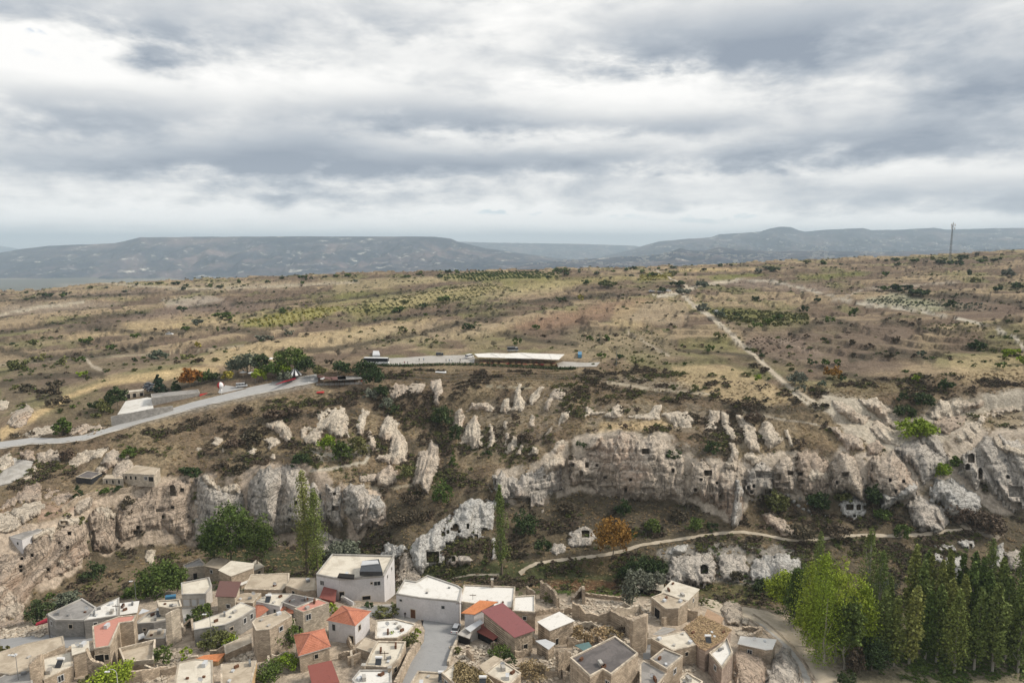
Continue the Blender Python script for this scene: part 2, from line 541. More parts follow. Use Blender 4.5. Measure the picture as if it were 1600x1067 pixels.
for mode, pts in LINES:
    pts = np.array(pts, float)
    # densify in px, then resample on the slopes
    pxs = np.linspace(pts[0, 0], pts[-1, 0], 400)
    pys = np.interp(pxs, pts[:, 0], pts[:, 1])
    vs = np.interp(pxs, pts[:, 0], pts[:, 2])
    # light smoothing of kinks
    if mode == 'z':
        x, y, z = at_Z(pxs, pys, vs)
    else:
        x, y, z = at_Y(pxs, pys, vs)
    t_ = x / y
    LY.append(np.interp(tt, t_, y))
    LZ.append(np.interp(tt, t_, z))
LY, LZ = np.array(LY), np.array(LZ)
for i in range(1, len(LY)):        # always forward
    LY[i] = np.maximum(LY[i], LY[i - 1] + 1.5)
# rows between consecutive lines
ROWS = [8, 26, 30, 14, 14, 10, 28, 20, 44, 20, 26, 16, 10, 22, 38, 44, 44, 40, 6, 10, 8, 8, 8]
assert len(ROWS) == len(LINES) - 1
par = [0.0]
for i, n in enumerate(ROWS):
    for k in range(n):
        par.append(i + (k + 1) / n)
par = np.array(par)
seg = np.minimum(par.astype(int), len(LINES) - 2)
fr = par - seg


def hermite(L):
    """monotone-ish Catmull through the lines (per column), keeps steep breaks reasonably sharp"""
    d = np.diff(L, axis=0)
    m = np.zeros_like(L)
    m[1:-1] = np.where(d[:-1] * d[1:] > 0, 2 * d[:-1] * d[1:] / (d[:-1] + d[1:] + 1e-9), 0)
    m[0], m[-1] = d[0], d[-1]
    out = np.empty((len(par), L.shape[1]))
    for r in range(len(par)):
        i, f = seg[r], fr[r]
        h00 = 2 * f ** 3 - 3 * f ** 2 + 1
        h10 = f ** 3 - 2 * f ** 2 + f
        h01 = -2 * f ** 3 + 3 * f ** 2
        h11 = f ** 3 - f ** 2
        sm = h00 * L[i] + h10 * m[i] + h01 * L[i + 1] + h11 * m[i + 1]
        out[r] = sm
    return out


GY = hermite(LY)
GZ = hermite(LZ)
GX = GY * tt[None, :]
PXX, PYY = project(GX, GY, GZ)
PARG = np.repeat(par[:, None], NT_COL, 1)

# relief
zone_v = ss(PARG, 2.0, 3.0) * (1 - ss(PARG, 4.5, 5.0))      # village: keep calm
wide = fbm(GX / 60, GY / 60, octv=4, seed=3)
fine = fbm(GX / 9, GY / 9, octv=4, seed=11)
vfine = fbm(GX / 2.2, GY / 2.2, octv=2, seed=21)
gully = 1 - np.abs(fbm(GX / 26 + 0.5 * wide, GY / 40, octv=4, seed=31))
PADS = [[(170, 660), (175, 625), (230, 598), (480, 580), (520, 582), (570, 588), (575, 606), (480, 606), (200, 668)], [(560, 578), (570, 556), (640, 545), (760, 545), (890, 545), (950, 555), (950, 580), (600, 576)]]
pad = np.zeros(GX.shape)
sel = (PYY > 530) & (PYY < 720) & (PARG > 12.5)
pad[sel] = .8 * ss(sdist([(-60, 720), (-60, 555), (200, 548), (350, 552), (360, 600), (180, 660)], PXX[sel], PYY[sel]), -6, 8)
for p_ in PADS:
    sel = (PYY > 530) & (PYY < 690) & (PARG > 11)
    pad[sel] = np.maximum(pad[sel], ss(sdist(p_, PXX[sel], PYY[sel]), -3, 4))
plate = (1 - pad) * ss(PARG, 13.3, 14.5) * (1 - ss(PARG, 18.6, 19.2))
slope_ = ss(PARG, 7.3, 8.0) * (1 - ss(PARG, 12.0, 12.5))
amp_w = np.clip(GY / 600, 0, 1.0) * 2.6
_l = ss(GX, 150, -50)
_al = np.where(_l > .5, GX * .62 + GY * .785, GX * .97 + GY * .25)
_ac = np.where(_l > .5, -GX * .785 + GY * .62, -GX * .25 + GY * .97)
swell0 = fbm(_al / 190, _ac / 26, octv=4, seed=63)
GZ = GZ + plate * swell0 * np.clip(GY / 420, .3, 1.5) * 3.8
_md = pdist([(0, 672), (60, 640), (110, 612), (180, 594), (250, 583), (340, 578)], PXX, PYY)
GZ = GZ + 2.6 * np.exp(-(_md / 11) ** 2) * ss(PARG, 13.4, 13.9) * (1 - ss(PARG, 15.6, 16))
GZ = GZ + plate * (wide * amp_w + fine * 0.8 - 2.2 * ss(gully, 0.78, 1.0) * np.clip(GY / 500, .3, 1))
# terraced banks on the plateau
ter = (GZ * 0.42 + fbm(GX / 120, GY / 70, octv=2, seed=71) * 1.5)
frac = ter - np.floor(ter)
GZ = GZ + plate * (ss(frac, 0.42, 0.58) - frac) * 2.4
GZ = GZ + slope_ * (fine * 1.1 + vfine * 0.28 - 0.9 * ss(gully, .8, 1.0))
flat = ss(PARG, 3.0, 5.0) * (1 - ss(PARG, 7.6, 8.0))
GZ = GZ + flat * (fine * 0.45 + vfine * 0.15)
far = ss(PARG, 19.5, 21)
GZ = GZ + far * (fbm(GX / 900, GY / 900, octv=4, seed=41) * 28)
pro = ss(PARG, 19.0, 19.5)

PXX, PYY = project(GX, GY, GZ)
# ---- soil colours by field (all are real ground colours)
SCRUB = np.array([.150, .122, .088])
DRY = np.array([.300, .240, .155])
soil = np.zeros(GX.shape + (3,))
mixf = ss(fbm(GX / 14, GY / 14, octv=4, seed=51), -0.25, 0.35)[..., None]
base_slope = np.array([.175, .130, .088]) * (1 - mixf) + np.array([.250, .195, .125]) * mixf
lf_ = ss(GX, 150, -50)                       # long swells: oblique at the left, level at the right
ca_, sa_ = .62, .785
along = np.where(lf_ > .5, GX * ca_ + GY * sa_, GX * .97 + GY * .25)
acr = np.where(lf_ > .5, -GX * sa_ + GY * ca_, -GX * .25 + GY * .97)
swell = fbm(along / 190, acr / 26, octv=4, seed=63)
mixp = ss(swell * 1.3 + fbm(GX / 40, GY / 26, octv=4, seed=61) * .6, -0.22, 0.42)[..., None]
mixg = ss(fbm(GX / 35 + 9, GY / 30, octv=4, seed=81), 0.05, 0.45)[..., None]
base_plate = np.array([.165, .122, .090]) * (1 - mixp) + np.array([.335, .260, .170]) * mixp
base_plate = base_plate * (1 - 0.55 * mixg) + 0.55 * mixg * np.array([.195, .200, .085])
bank = (ss(frac, 0.38, 0.46) * (1 - ss(frac, 0.56, 0.66)))[..., None] * plate[..., None]
base_plate = base_plate * (1 - 0.55 * bank) + 0.55 * bank * np.array([.085, .070, .052])
vill = np.array([.42, .35, .275])
low = np.array([.115, .095, .066]) * (1 - mixf) + np.array([.160, .125, .082]) * mixf
sv = ss(PARG, 4.0, 4.6)[..., None]
soil = vill * (1 - sv) + low * sv
s1 = ss(PARG, 8.6, 9.2)[..., None]
soil = soil * (1 - s1) + base_slope * s1
s2 = ss(PARG, 13.0, 13.6)[..., None]
soil = soil * (1 - s2) + base_plate * s2
s3 = ss(PARG, 18.9, 19.6)[..., None]
fm = ss(fbm(GX / 500, GY / 700, octv=4, seed=91), -0.2, 0.4)[..., None]
soil = soil * (1 - s3) + s3 * (np.array([.13, .125, .10]) * (1 - fm) + np.array([.26, .23, .18]) * fm)
scrub = 0.55 * sv[..., 0] + 0.0 * s2[..., 0]
scrub = scrub * (1 - 0.45 * s2[..., 0])

STRAW = (.52, .39, .22); STRAW2 = (.43, .335, .20); PLOUGH = (.245, .165, .115); BROWN = (.21, .165, .125)
GREEN = (.085, .115, .035); VINE = (.16, .175, .05); YGREEN = (.25, .24, .075); PALE = (.40, .36, .29); DARKB = (.075, .06, .045)
GRASS = (.065, .095, .030); RUST = (.15, .075, .04); CREAM = (.46, .41, .33); GREYG = (.27, .245, .20)
# polygons in photo pixels -> ground colour, blend, feather px, noise
FIELDS = [
 ([(0, 650), (60, 615), (150, 590), (240, 572), (340, 560), (200, 546), (60, 556), (0, 590)], (.185, .14, .105), .7, 4, 4),
 ([(0, 705), (60, 655), (120, 622), (230, 598), (345, 588), (350, 600), (250, 622), (180, 655), (100, 675)], (.165, .125, .088), .7, 4, 4),
 ([(0, 672), (40, 650), (100, 618), (160, 598), (230, 582), (300, 573), (345, 574), (340, 584), (290, 590), (220, 596), (160, 604), (110, 622), (60, 652), (0, 690)], STRAW, .9, 3, 3),
 ([(150, 590), (300, 574), (330, 580), (260, 592), (160, 602)], (.46, .36, .20), .5, 4, 3),
 ([(300, 560), (380, 540), (480, 524), (600, 505), (690, 497), (640, 512), (560, 530), (500, 552), (420, 566), (330, 574)], STRAW2, .75, 4, 3),
 ([(180, 519), (260, 505), (330, 495), (420, 488), (360, 505), (250, 520)], STRAW2, .7, 4, 3),
 ([(790, 512), (860, 492), (930, 475), (1000, 466), (1040, 468), (990, 482), (930, 500), (850, 516)], PLOUGH, .85, 5, 3),
 ([(960, 478), (1050, 466), (1080, 480), (1060, 500), (1000, 515), (950, 510), (960, 490)], STRAW2, .55, 4, 3),
 ([(1050, 572), (1130, 570), (1165, 582), (1230, 612), (1240, 628), (1180, 634), (1100, 620), (1060, 600)], STRAW2, .75, 3, 2),
 ([(930, 590), (1000, 588), (1080, 600), (1100, 612), (1040, 612), (960, 602)], GREYG, .4, 4, 3),
 ([(370, 505), (440, 488), (500, 478), (540, 482), (500, 496), (430, 510), (390, 512)], YGREEN, .75, 3, 2),
 ([(530, 485), (600, 470), (680, 455), (760, 445), (800, 448), (720, 468), (640, 482), (560, 494)], YGREEN, .45, 5, 4),
 ([(480, 470), (560, 455), (640, 452), (600, 466), (520, 480)], VINE, .4, 5, 4),
 ([(680, 430), (800, 425), (880, 430), (860, 437), (760, 440), (690, 438)], VINE, .65, 3, 2),
 ([(780, 440), (880, 434), (980, 430), (1000, 436), (900, 446), (800, 455)], YGREEN, .4, 4, 3),
 ([(1000, 428), (1050, 427), (1048, 437), (1000, 439)], YGREEN, .7, 3, 2),
 ([(1090, 432), (1180, 427), (1200, 430), (1120, 438)], VINE, .75, 2, 2),
 ([(1060, 420), (1180, 418), (1180, 423), (1060, 424)], STRAW, .7, 2, 2),
 ([(1240, 430), (1340, 424), (1350, 430), (1260, 438)], VINE, .6, 3, 2),
 ([(1100, 480), (1180, 483), (1260, 492), (1270, 512), (1190, 515), (1130, 500)], VINE, .7, 5, 4),
 ([(1350, 468), (1400, 458), (1470, 470), (1560, 484), (1500, 486), (1400, 482)], (.42, .42, .30), .55, 3, 3),
 ([(1180, 524), (1250, 530), (1290, 556), (1240, 566), (1185, 556), (1160, 535)], (.20, .14, .12), .6, 4, 4),
 ([(1220, 528), (1270, 545), (1290, 555), (1260, 552), (1215, 536)], (.36, .29, .23), .7, 3, 2),
 ([(1330, 592), (1440, 595), (1450, 612), (1340, 616)], (.20, .17, .095), .5, 5, 4),
 ([(1480, 560), (1600, 550), (1600, 590), (1500, 598)], STRAW2, .5, 6, 4),
 ([(700, 522), (800, 515), (860, 540), (740, 545)], (.25, .22, .12), .5, 6, 4),
 ([(900, 510), (1050, 520), (1060, 560), (930, 560), (860, 540)], (.24, .205, .13), .5, 8, 5),
 ([(1060, 530), (1140, 528), (1150, 548), (1060, 548)], VINE, .35, 5, 4),
 ([(940, 660), (1040, 655), (1050, 668), (930, 676)], STRAW, .6, 4, 3),
 ([(1160, 650), (1260, 660), (1330, 700), (1200, 700)], (.27, .20, .12), .4, 8, 4),
 ([(690, 718), (760, 705), (860, 695), (820, 715), (740, 728)], (.25, .195, .125), .6, 4, 4),
 ([(480, 700), (560, 690), (600, 700), (560, 715), (500, 722)], PALE, .7, 3, 3),
 ([(300, 690), (480, 685), (520, 700), (480, 712), (380, 712)], (.24, .195, .11), .35, 6, 4),
 # lower valley
 ([(560, 893), (700, 880), (900, 878), (1000, 868), (1060, 880), (1040, 905), (900, 912), (700, 905)], (.060, .075, .028), .8, 6, 4),
 ([(800, 908), (900, 905), (1000, 912), (1040, 922), (980, 934), (860, 920)], RUST, .75, 3, 3),
 ([(880, 880), (960, 868), (1020, 868), (1000, 892), (930, 898)], (.13, .085, .055), .6, 6, 3),
 ([(1090, 910), (1210, 915), (1220, 940), (1120, 938), (1090, 925)], (.12, .115, .045), .7, 4, 3),
 ([(1310, 1045), (1450, 1040), (1600, 1045), (1600, 1100), (1320, 1100)], (.105, .105, .045), .6, 8, 5),
 ([(1230, 950), (1400, 960), (1600, 960), (1600, 1045), (1330, 1040)], (.065, .065, .032), .6, 8, 5),
 ([(100, 930), (230, 870), (330, 862), (300, 890), (180, 925)], (.20, .155, .10), .6, 8, 5),
 ([(330, 860), (600, 860), (600, 895), (330, 890)], (.045, .06, .025), .8, 8, 5),
 ([(820, 800), (1000, 795), (1100, 820), (980, 850), (860, 870), (800, 850)], (.10, .082, .052), .5, 12, 6),
 # left dirt road and quarry
 ([(0, 715), (25, 718), (52, 722), (45, 740), (15, 755), (0, 760)], (.46, .43, .39), .95, 2, 1),
 ([(0, 800), (60, 785), (110, 780), (60, 800), (0, 815)], (.36, .26, .20), .7, 5, 3),
 ([(60, 800), (115, 780), (120, 775), (150, 790), (100, 800), (60, 815)], (.40, .28, .215), .7, 5, 3),
 # pale eroded tuff at right
 ([(1285, 612), (1330, 620), (1400, 640), (1440, 700), (1400, 712), (1350, 690), (1310, 650), (1270, 632)], CREAM, .75, 6, 7),
 ([(1440, 640), (1500, 618), (1600, 612), (1600, 665), (1560, 650), (1500, 660), (1480, 690), (1440, 680)], CREAM, .6, 8, 8),
 ([(1500, 650), (1600, 640), (1600, 668), (1540, 670)], (.24, .19, .12), .8, 5, 3),
 # edges of the road and car park
 ([(180, 660), (355, 625), (480, 596), (490, 604), (380, 626), (200, 668)], (.30, .28, .25), .5, 4, 2),
]
FIELDS += [
 ([(95, 525), (190, 505), (250, 493), (300, 487), (340, 490), (260, 503), (180, 522), (110, 532)], STRAW2, .7, 4, 3),
 ([(180, 500), (300, 470), (400, 470), (440, 480), (330, 490), (250, 500)], (.19, .145, .12), .6, 5, 4),
 ([(255, 468), (330, 462), (350, 470), (300, 480), (262, 478)], (.40, .35, .29), .6, 4, 5),
 ([(80, 512), (170, 498), (195, 512), (120, 522)], (.12, .095, .075), .7, 5, 4),
 ([(0, 478), (130, 470), (190, 475), (60, 490), (0, 492)], (.36, .30, .23), .55, 4, 3),
 ([(230, 448), (350, 440), (480, 440), (560, 436), (430, 452), (300, 455)], (.37, .30, .21), .6, 3, 2),
 ([(60, 462), (200, 452), (300, 455), (180, 465)], (.20, .155, .125), .6, 3, 2),
 ([(520, 440), (640, 432), (720, 436), (600, 450), (520, 456)], (.34, .29, .17), .6, 3, 2),
 ([(560, 470), (720, 450), (880, 440), (900, 450), (760, 468), (620, 482)], (.36, .31, .17), .5, 4, 4),
 ([(440, 545), (600, 510), (700, 500), (800, 505), (760, 525), (640, 538), (520, 552)], (.36, .29, .19), .55, 4, 4),
 ([(1180, 560), (1160, 520), (1130, 500), (1290, 500), (1400, 500), (1440, 540), (1400, 580), (1330, 590), (1240, 575)], (.175, .135, .105), .6, 8, 8),
 ([(1440, 465), (1600, 470), (1600, 500), (1500, 495)], (.15, .11, .09), .65, 5, 4),
 ([(1110, 440), (1180, 436), (1300, 448), (1290, 458), (1180, 450)], (.24, .19, .155), .6, 3, 3),
 ([(1010, 470), (1070, 470), (1080, 500), (1060, 512), (980, 500)], (.31, .25, .18), .6, 3, 3)]
ROCKY = [
 ([(876, 690), (950, 672), (1040, 676), (1130, 720), (1200, 706), (1300, 700), (1400, 690), (1470, 668), (1600, 660), (1860, 660), (1860, 805), (1560, 800), (1500, 770), (1440, 790), (1370, 790), (1300, 775), (1240, 780), (1170, 785), (1150, 822), (1080, 785), (900, 765), (850, 790), (780, 785), (770, 740), (850, 712)], (.50, .43, .35), .85, 3, 7),
 ([(-100, 830), (60, 820), (150, 780), (240, 750), (300, 742), (470, 720), (540, 756), (600, 772), (600, 815), (540, 855), (380, 850), (300, 850), (190, 855), (140, 880), (60, 930), (0, 960), (-100, 970)], (.50, .41, .325), .85, 3, 6),
 ([(1285, 615), (1350, 625), (1420, 655), (1500, 620), (1640, 608), (1640, 665), (1500, 665), (1470, 700), (1400, 712), (1340, 690), (1290, 640)], (.46, .41, .34), .8, 4, 8),
 ([(1030, 860), (1120, 850), (1260, 858), (1260, 915), (1040, 912)], (.34, .32, .29), .6, 3, 6),
 ([(715, 640), (890, 600), (890, 640), (860, 700), (760, 715), (715, 700)], (.25, .215, .17), .4, 6, 9),
 ([(910, 632), (1240, 640), (1240, 700), (1130, 700), (1080, 672), (920, 660)], (.29, .25, .19), .5, 5, 9)]
noiseQ = fbm(GX / 4.5, GY / 4.5, octv=4, seed=107)
for poly, c, wt, feather, nz in ROCKY:
    p = np.array(poly, float)
    sel = (PXX > p[:, 0].min() - 20) & (PXX < p[:, 0].max() + 20) & (PYY > p[:, 1].min() - 20) & (PYY < p[:, 1].max() + 20) & (PARG < 14) & (PARG > 5)
    s_ = sdist(p, PXX[sel], PYY[sel]) + noiseQ[sel] * nz * 1.5
    a = (ss(s_, -feather, feather) * wt * ss(noiseQ[sel], -0.55, 0.0))[:, None]
    soil[sel] = soil[sel] * (1 - a) + np.array(c) * a
    scrub[sel] = scrub[sel] * (1 - a[:, 0] * 0.8)
noiseP = fbm(PXX / 14, GY / 10, octv=3, seed=101)
for poly, c, wt, feather, nz in FIELDS:
    p = np.array(poly, float)
    pad = feather + nz + 4
    sel = (PXX > p[:, 0].min() - pad) & (PXX < p[:, 0].max() + pad) & (PYY > p[:, 1].min() - pad) & (PYY < p[:, 1].max() + pad) & (PARG < 19) & (PARG > 1)
    if not sel.any():
        continue
    s_ = sdist(p, PXX[sel], PYY[sel]) + noiseP[sel] * nz
    a = (ss(s_, -feather, feather) * wt)[:, None]
    soil[sel] = soil[sel] * (1 - a) + np.array(c) * a
    scrub[sel] = scrub[sel] * (1 - a[:, 0] * (0.85 if sum(c) > .45 else 0.3))
# thin ground tracks
TRACKS = [
 ([(1083, 476), (1110, 494), (1135, 515), (1158, 538), (1178, 555), (1205, 580), (1230, 602), (1262, 622), (1290, 640), (1330, 655)], 3.6, CREAM),
 ([(1068, 462), (1083, 476)], 2.5, CREAM),
 ([(1028, 463), (1060, 458), (1100, 444), (1150, 440)], 2.2, CREAM),
 ([(1150, 436), (1210, 440), (1260, 452), (1320, 468), (1360, 475)], 1.6, (.36, .32, .26)),
 ([(1340, 474), (1420, 484), (1490, 496), (1550, 510), (1590, 530), (1600, 545)], 2.4, (.42, .38, .31)),
 ([(950, 598), (1000, 606), (1060, 612), (1110, 616)], 1.8, (.38, .33, .25)),
 ([(1150, 640), (1220, 655), (1260, 660), (1300, 668)], 1.6, (.36, .31, .24)),
 ([(982, 520), (1010, 536), (1045, 556)], 1.8, (.34, .29, .22)),
 ([(134, 560), (144, 572), (158, 578)], 2.5, (.42, .36, .28)),
 ([(380, 540), (260, 552), (120, 560), (0, 570)], 1.5, (.32, .27, .19)),
 ([(0, 492), (60, 480), (130, 473)], 2.5, (.40, .35, .27)),
 ([(160, 442), (300, 452), (420, 448), (560, 440)], 1.8, (.36, .31, .23)),
 ([(484, 705), (520, 712), (560, 706), (575, 698)], 2.5, PALE),
 ([(486, 735), (520, 732), (570, 722), (576, 712)], 3.0, PALE),
 ([(570, 760), (600, 765), (640, 758), (655, 760)], 2.2, (.36, .31, .23)),
 ([(300, 795), (330, 790)], 1, PALE),
 ([(1240, 615), (1270, 636), (1330, 648), (1380, 652)], 3.5, CREAM),
 ([(1480, 790), (1500, 815), (1530, 832), (1560, 840)], 4, (.44, .38, .31)),
 ([(830, 606), (760, 604)], 1.2, (.3, .27, .2)),
 ([(1300, 470), (1350, 452), (1500, 440)], 1.2, (.33, .28, .22)),
]
for pl, wd, c in TRACKS:
    p = np.array(pl, float)
    sel = (PXX > p[:, 0].min() - 12) & (PXX < p[:, 0].max() + 12) & (PYY > p[:, 1].min() - 12) & (PYY < p[:, 1].max() + 12) & (PARG < 19) & (PARG > 4)
    d = pdist(p, PXX[sel], PYY[sel]) + noiseP[sel] * 0.8
    a = (1 - ss(d, wd * 0.5, wd + 1.0))[:, None]
    soil[sel] = soil[sel] * (1 - a) + np.array(c) * a
    scrub[sel] *= 1 - a[:, 0]
# dark scrubby banks following the photo
BANKS = [([(0, 545), (60, 560), (150, 556), (230, 540)], 5), ([(60, 622), (90, 618)], 6), ([(140, 512), (240, 522), (330, 512), (420, 520)], 4),
         ([(0, 600), (60, 588), (160, 585)], 5), ([(230, 620), (300, 598), (350, 592)], 6), ([(430, 552), (560, 540), (660, 520), (740, 500), (800, 490)], 4),
         ([(560, 505), (700, 488), (860, 468), (960, 460)], 3), ([(780, 522), (840, 532), (900, 538)], 4), ([(1060, 548), (1140, 552), (1190, 560)], 3),
         ([(1130, 633), (1200, 642), (1290, 636)], 6), ([(1390, 455), (1440, 462), (1500, 462), (1600, 475)], 5), ([(1000, 460), (930, 465), (860, 470)], 2),
         ([(1240, 520), (1290, 500), (1340, 510)], 6), ([(1330, 560), (1400, 552), (1460, 560)], 6), ([(1380, 500), (1480, 520), (1600, 500)], 4),
         ([(360, 500), (520, 470), (640, 455)], 2), ([(0, 520), (120, 500), (230, 488)], 3), ([(0, 470), (200, 460), (330, 455)], 2), ([(300, 480), (380, 474), (480, 466)], 2),
         ([(1280, 575), (1340, 590), (1450, 598)], 4), ([(560, 590), (600, 590), (690, 590), (900, 588), (960, 590)], 5), ([(380, 660), (450, 650), (560, 645)], 6),
         ([(620, 700), (700, 690), (700, 740)], 10), ([(960, 610), (1040, 616), (1110, 622)], 3), ([(1060, 700), (1100, 706), (1140, 712)], 8),
         ([(320, 712), (400, 718), (470, 712)], 7), ([(560, 740), (600, 744), (650, 740)], 5), ([(860, 820), (960, 815), (1080, 815)], 12), ([(740, 830), (790, 800), (850, 790)], 12)]
for pl, wd in BANKS:
    p = np.array(pl, float)
    pad = wd * 2.5 + 4
    sel = (PXX > p[:, 0].min() - pad) & (PXX < p[:, 0].max() + pad) & (PYY > p[:, 1].min() - pad) & (PYY < p[:, 1].max() + pad) & (PARG < 19) & (PARG > 4)
    d = pdist(p, PXX[sel], PYY[sel]) + noiseP[sel] * wd * 0.8
    a = ((1 - ss(d, wd * 0.4, wd * 1.5)) * 0.8)[:, None]
    soil[sel] = soil[sel] * (1 - a) + np.array([.080, .066, .050]) * a
    scrub[sel] = np.maximum(scrub[sel], a[:, 0])

nr, nc = GX.shape
idx = np.arange(nr * nc).reshape(nr, nc)
quads = np.stack([idx[:-1, :-1], idx[:-1, 1:], idx[1:, 1:], idx[1:, :-1]], -1).reshape(-1, 4)
VT = np.stack([GX, GY, GZ], -1).reshape(-1, 3)
me = mesh_data('terrain', VT, quads, smooth=True)
ca = me.color_attributes.new('soil', 'FLOAT_COLOR', 'POINT')
ca.data.foreach_set('color', np.concatenate([soil.reshape(-1, 3), np.ones((nr * nc, 1))], 1).astype(np.float32).ravel())
sa = me.attributes.new('scrub', 'FLOAT', 'POINT')
sa.data.foreach_set('value', scrub.astype(np.float32).ravel())
terrain = tag(link('terrain', me, M['ground']), kind='structure')
BVH = BVHTree.FromPolygons([Vector(v) for v in VT.tolist()], quads.tolist())
CAMV = Vector((0, 0, CAM_Z))


def hit(px, py):
    """ground point seen at a photo pixel"""
    dx, dy, dz = raydir(px, py)
    r = BVH.ray_cast(CAMV, Vector((float(dx), float(dy), float(dz))).normalized())
    return r[0]


def gz(x, y):
    r = BVH.ray_cast(Vector((x, y, 600)), Vector((0, 0, -1)))
    return r[0].z if r[0] is not None else 0.0


# ------------------------------------------------------------------ haze over the far land
hm = bpy.data.materials.new('air')
hm.use_nodes = True
h = NT(hm.node_tree)
h.n.clear()
ho = h.new('ShaderNodeOutputMaterial')
pv = h.new('ShaderNodeVolumePrincipled')
pv.inputs['Color'].default_value = (.71, .87, 1.0, 1)
pv.inputs['Density'].default_value = 7.5e-5
pv.inputs['Anisotropy'].default_value = 0.0
h.link(pv.outputs[0], ho.inputs['Volume'])
hx, hy0, hy1, hz0, hz1 = 24000, -300, 27000, -480, 420
HV = [(-hx, hy0, hz0), (hx, hy0, hz0), (hx, hy1, hz0), (-hx, hy1, hz0), (-hx, hy0, hz1), (hx, hy0, hz1), (hx, hy1, hz1), (-hx, hy1, hz1)]
HF = [(0, 3, 2, 1), (4, 5, 6, 7), (0, 1, 5, 4), (1, 2, 6, 5), (2, 3, 7, 6), (3, 0, 4, 7)]
hz_o = tag(link('haze', mesh_data('haze', HV, HF), hm), kind='stuff')

# ------------------------------------------------------------------ far mesas
def mat_mesa():
    m, t, b, pos = new_mat('mesa_rock', 1.0, 0.0)
    n1 = t.noise(pos, 0.0016, 6, 0.6, 0.6)
    n2 = t.noise(t.scale(pos, 1, 1, 2.5), 0.006, 6, 0.7, 0.4)
    n3 = t.noise(pos, 0.02, 4, 0.7)
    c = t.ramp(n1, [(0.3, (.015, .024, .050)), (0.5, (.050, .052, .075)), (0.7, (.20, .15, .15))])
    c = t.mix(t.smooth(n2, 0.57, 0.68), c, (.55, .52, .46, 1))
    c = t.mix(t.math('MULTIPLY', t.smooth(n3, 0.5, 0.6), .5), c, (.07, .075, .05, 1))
    t.link(c, b.inputs['Base Color'])
    return m


M['mesa'] = mat_mesa()


def mesa(name, top, foot, Yt, Yf, depth, gul, seed, rim=0.12, nrow=70):
    """top/foot: outlines of rim and foot (photo px,py); Yt,Yf distances of rim and foot"""
    px0, px1 = top[0][0], top[-1][0]
    pxs = np.linspace(px0, px1, 700)
    ty = np.interp(pxs, [a[0] for a in top], [a[1] for a in top])
    fy = np.interp(pxs, [a[0] for a in foot], [a[1] for a in foot])
    x1, y1, z1 = at_Y(pxs, ty, Yt)
    x0, y0, z0 = at_Y(pxs, fy, Yf)
    rows = []
    for k in range(nrow + 1):
        s = k / nrow
        # concave talus and a steeper cap rock
        hh = np.where(s < 1 - rim, (s / (1 - rim)) ** 1.35 * 0.80, 0.80 + 0.20 * (s - 1 + rim) / rim)
        yy = y0 + (y1 - y0) * s ** 0.85
        zz = z0 + (z1 - z0) * hh
        xx = x0 * yy / y0
        g = fbm(xx / gul, yy / (gul * 2.5), octv=5, seed=seed)
        rid = 1 - np.abs(g) * 2.2
        a = math.sin(math.pi * min(1, s * 1.02)) ** 0.8
        zz = zz + a * (rid - 0.5) * (z1 - z0) * 0.26
        zz = zz + vnoise(xx / (gul * .15), yy / (gul * .15), seed=seed + 9) * 6 * a
        rows.append(np.stack([xx, yy, zz], -1))
    zt = rows[-1][:, 2]
    zt += vnoise(rows[-1][:, 0] / 160, rows[-1][:, 1] / 160, seed=seed + 2) * 3
    for k in (0.3, 1.0):
        yy = y1 + depth * k
        rows.append(np.stack([x1 * yy / y1, yy, zt - 25 * k], -1))
    yy = y1 + depth * 1.6
    rows.append(np.stack([x1 * yy / y1, yy, z0 * 0 - 400], -1))
    V = np.array(rows)
    r_, c_ = V.shape[:2]
    ii = np.arange(r_ * c_).reshape(r_, c_)
    q = np.stack([ii[:-1, :-1], ii[:-1, 1:], ii[1:, 1:], ii[1:, :-1]], -1).reshape(-1, 4)
    o = obj(name, V.reshape(-1, 3), q, M['mesa'], smooth=True)
    return tag(o, kind='structure')


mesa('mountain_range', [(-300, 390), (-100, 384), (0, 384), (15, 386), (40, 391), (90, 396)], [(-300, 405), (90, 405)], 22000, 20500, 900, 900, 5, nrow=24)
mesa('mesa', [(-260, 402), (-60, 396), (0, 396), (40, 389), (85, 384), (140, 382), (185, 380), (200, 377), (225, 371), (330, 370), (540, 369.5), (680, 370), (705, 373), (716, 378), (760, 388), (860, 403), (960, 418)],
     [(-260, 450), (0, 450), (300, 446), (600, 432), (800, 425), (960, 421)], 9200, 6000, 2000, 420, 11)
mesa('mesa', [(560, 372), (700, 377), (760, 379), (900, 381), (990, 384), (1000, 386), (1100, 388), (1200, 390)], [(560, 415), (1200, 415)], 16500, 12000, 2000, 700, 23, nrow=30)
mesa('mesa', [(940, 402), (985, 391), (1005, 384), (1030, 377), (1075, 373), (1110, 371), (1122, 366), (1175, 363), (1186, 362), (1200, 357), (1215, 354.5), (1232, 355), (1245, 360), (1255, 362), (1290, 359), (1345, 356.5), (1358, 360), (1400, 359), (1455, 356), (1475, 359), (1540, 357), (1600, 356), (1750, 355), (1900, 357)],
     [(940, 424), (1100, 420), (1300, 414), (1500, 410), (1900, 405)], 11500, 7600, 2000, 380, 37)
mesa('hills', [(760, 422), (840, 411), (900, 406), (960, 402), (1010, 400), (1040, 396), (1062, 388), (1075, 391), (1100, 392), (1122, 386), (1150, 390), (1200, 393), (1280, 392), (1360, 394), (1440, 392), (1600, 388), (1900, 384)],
     [(760, 430), (1000, 424), (1200, 418), (1500, 410), (1900, 400)], 6600, 4600, 700, 260, 51)

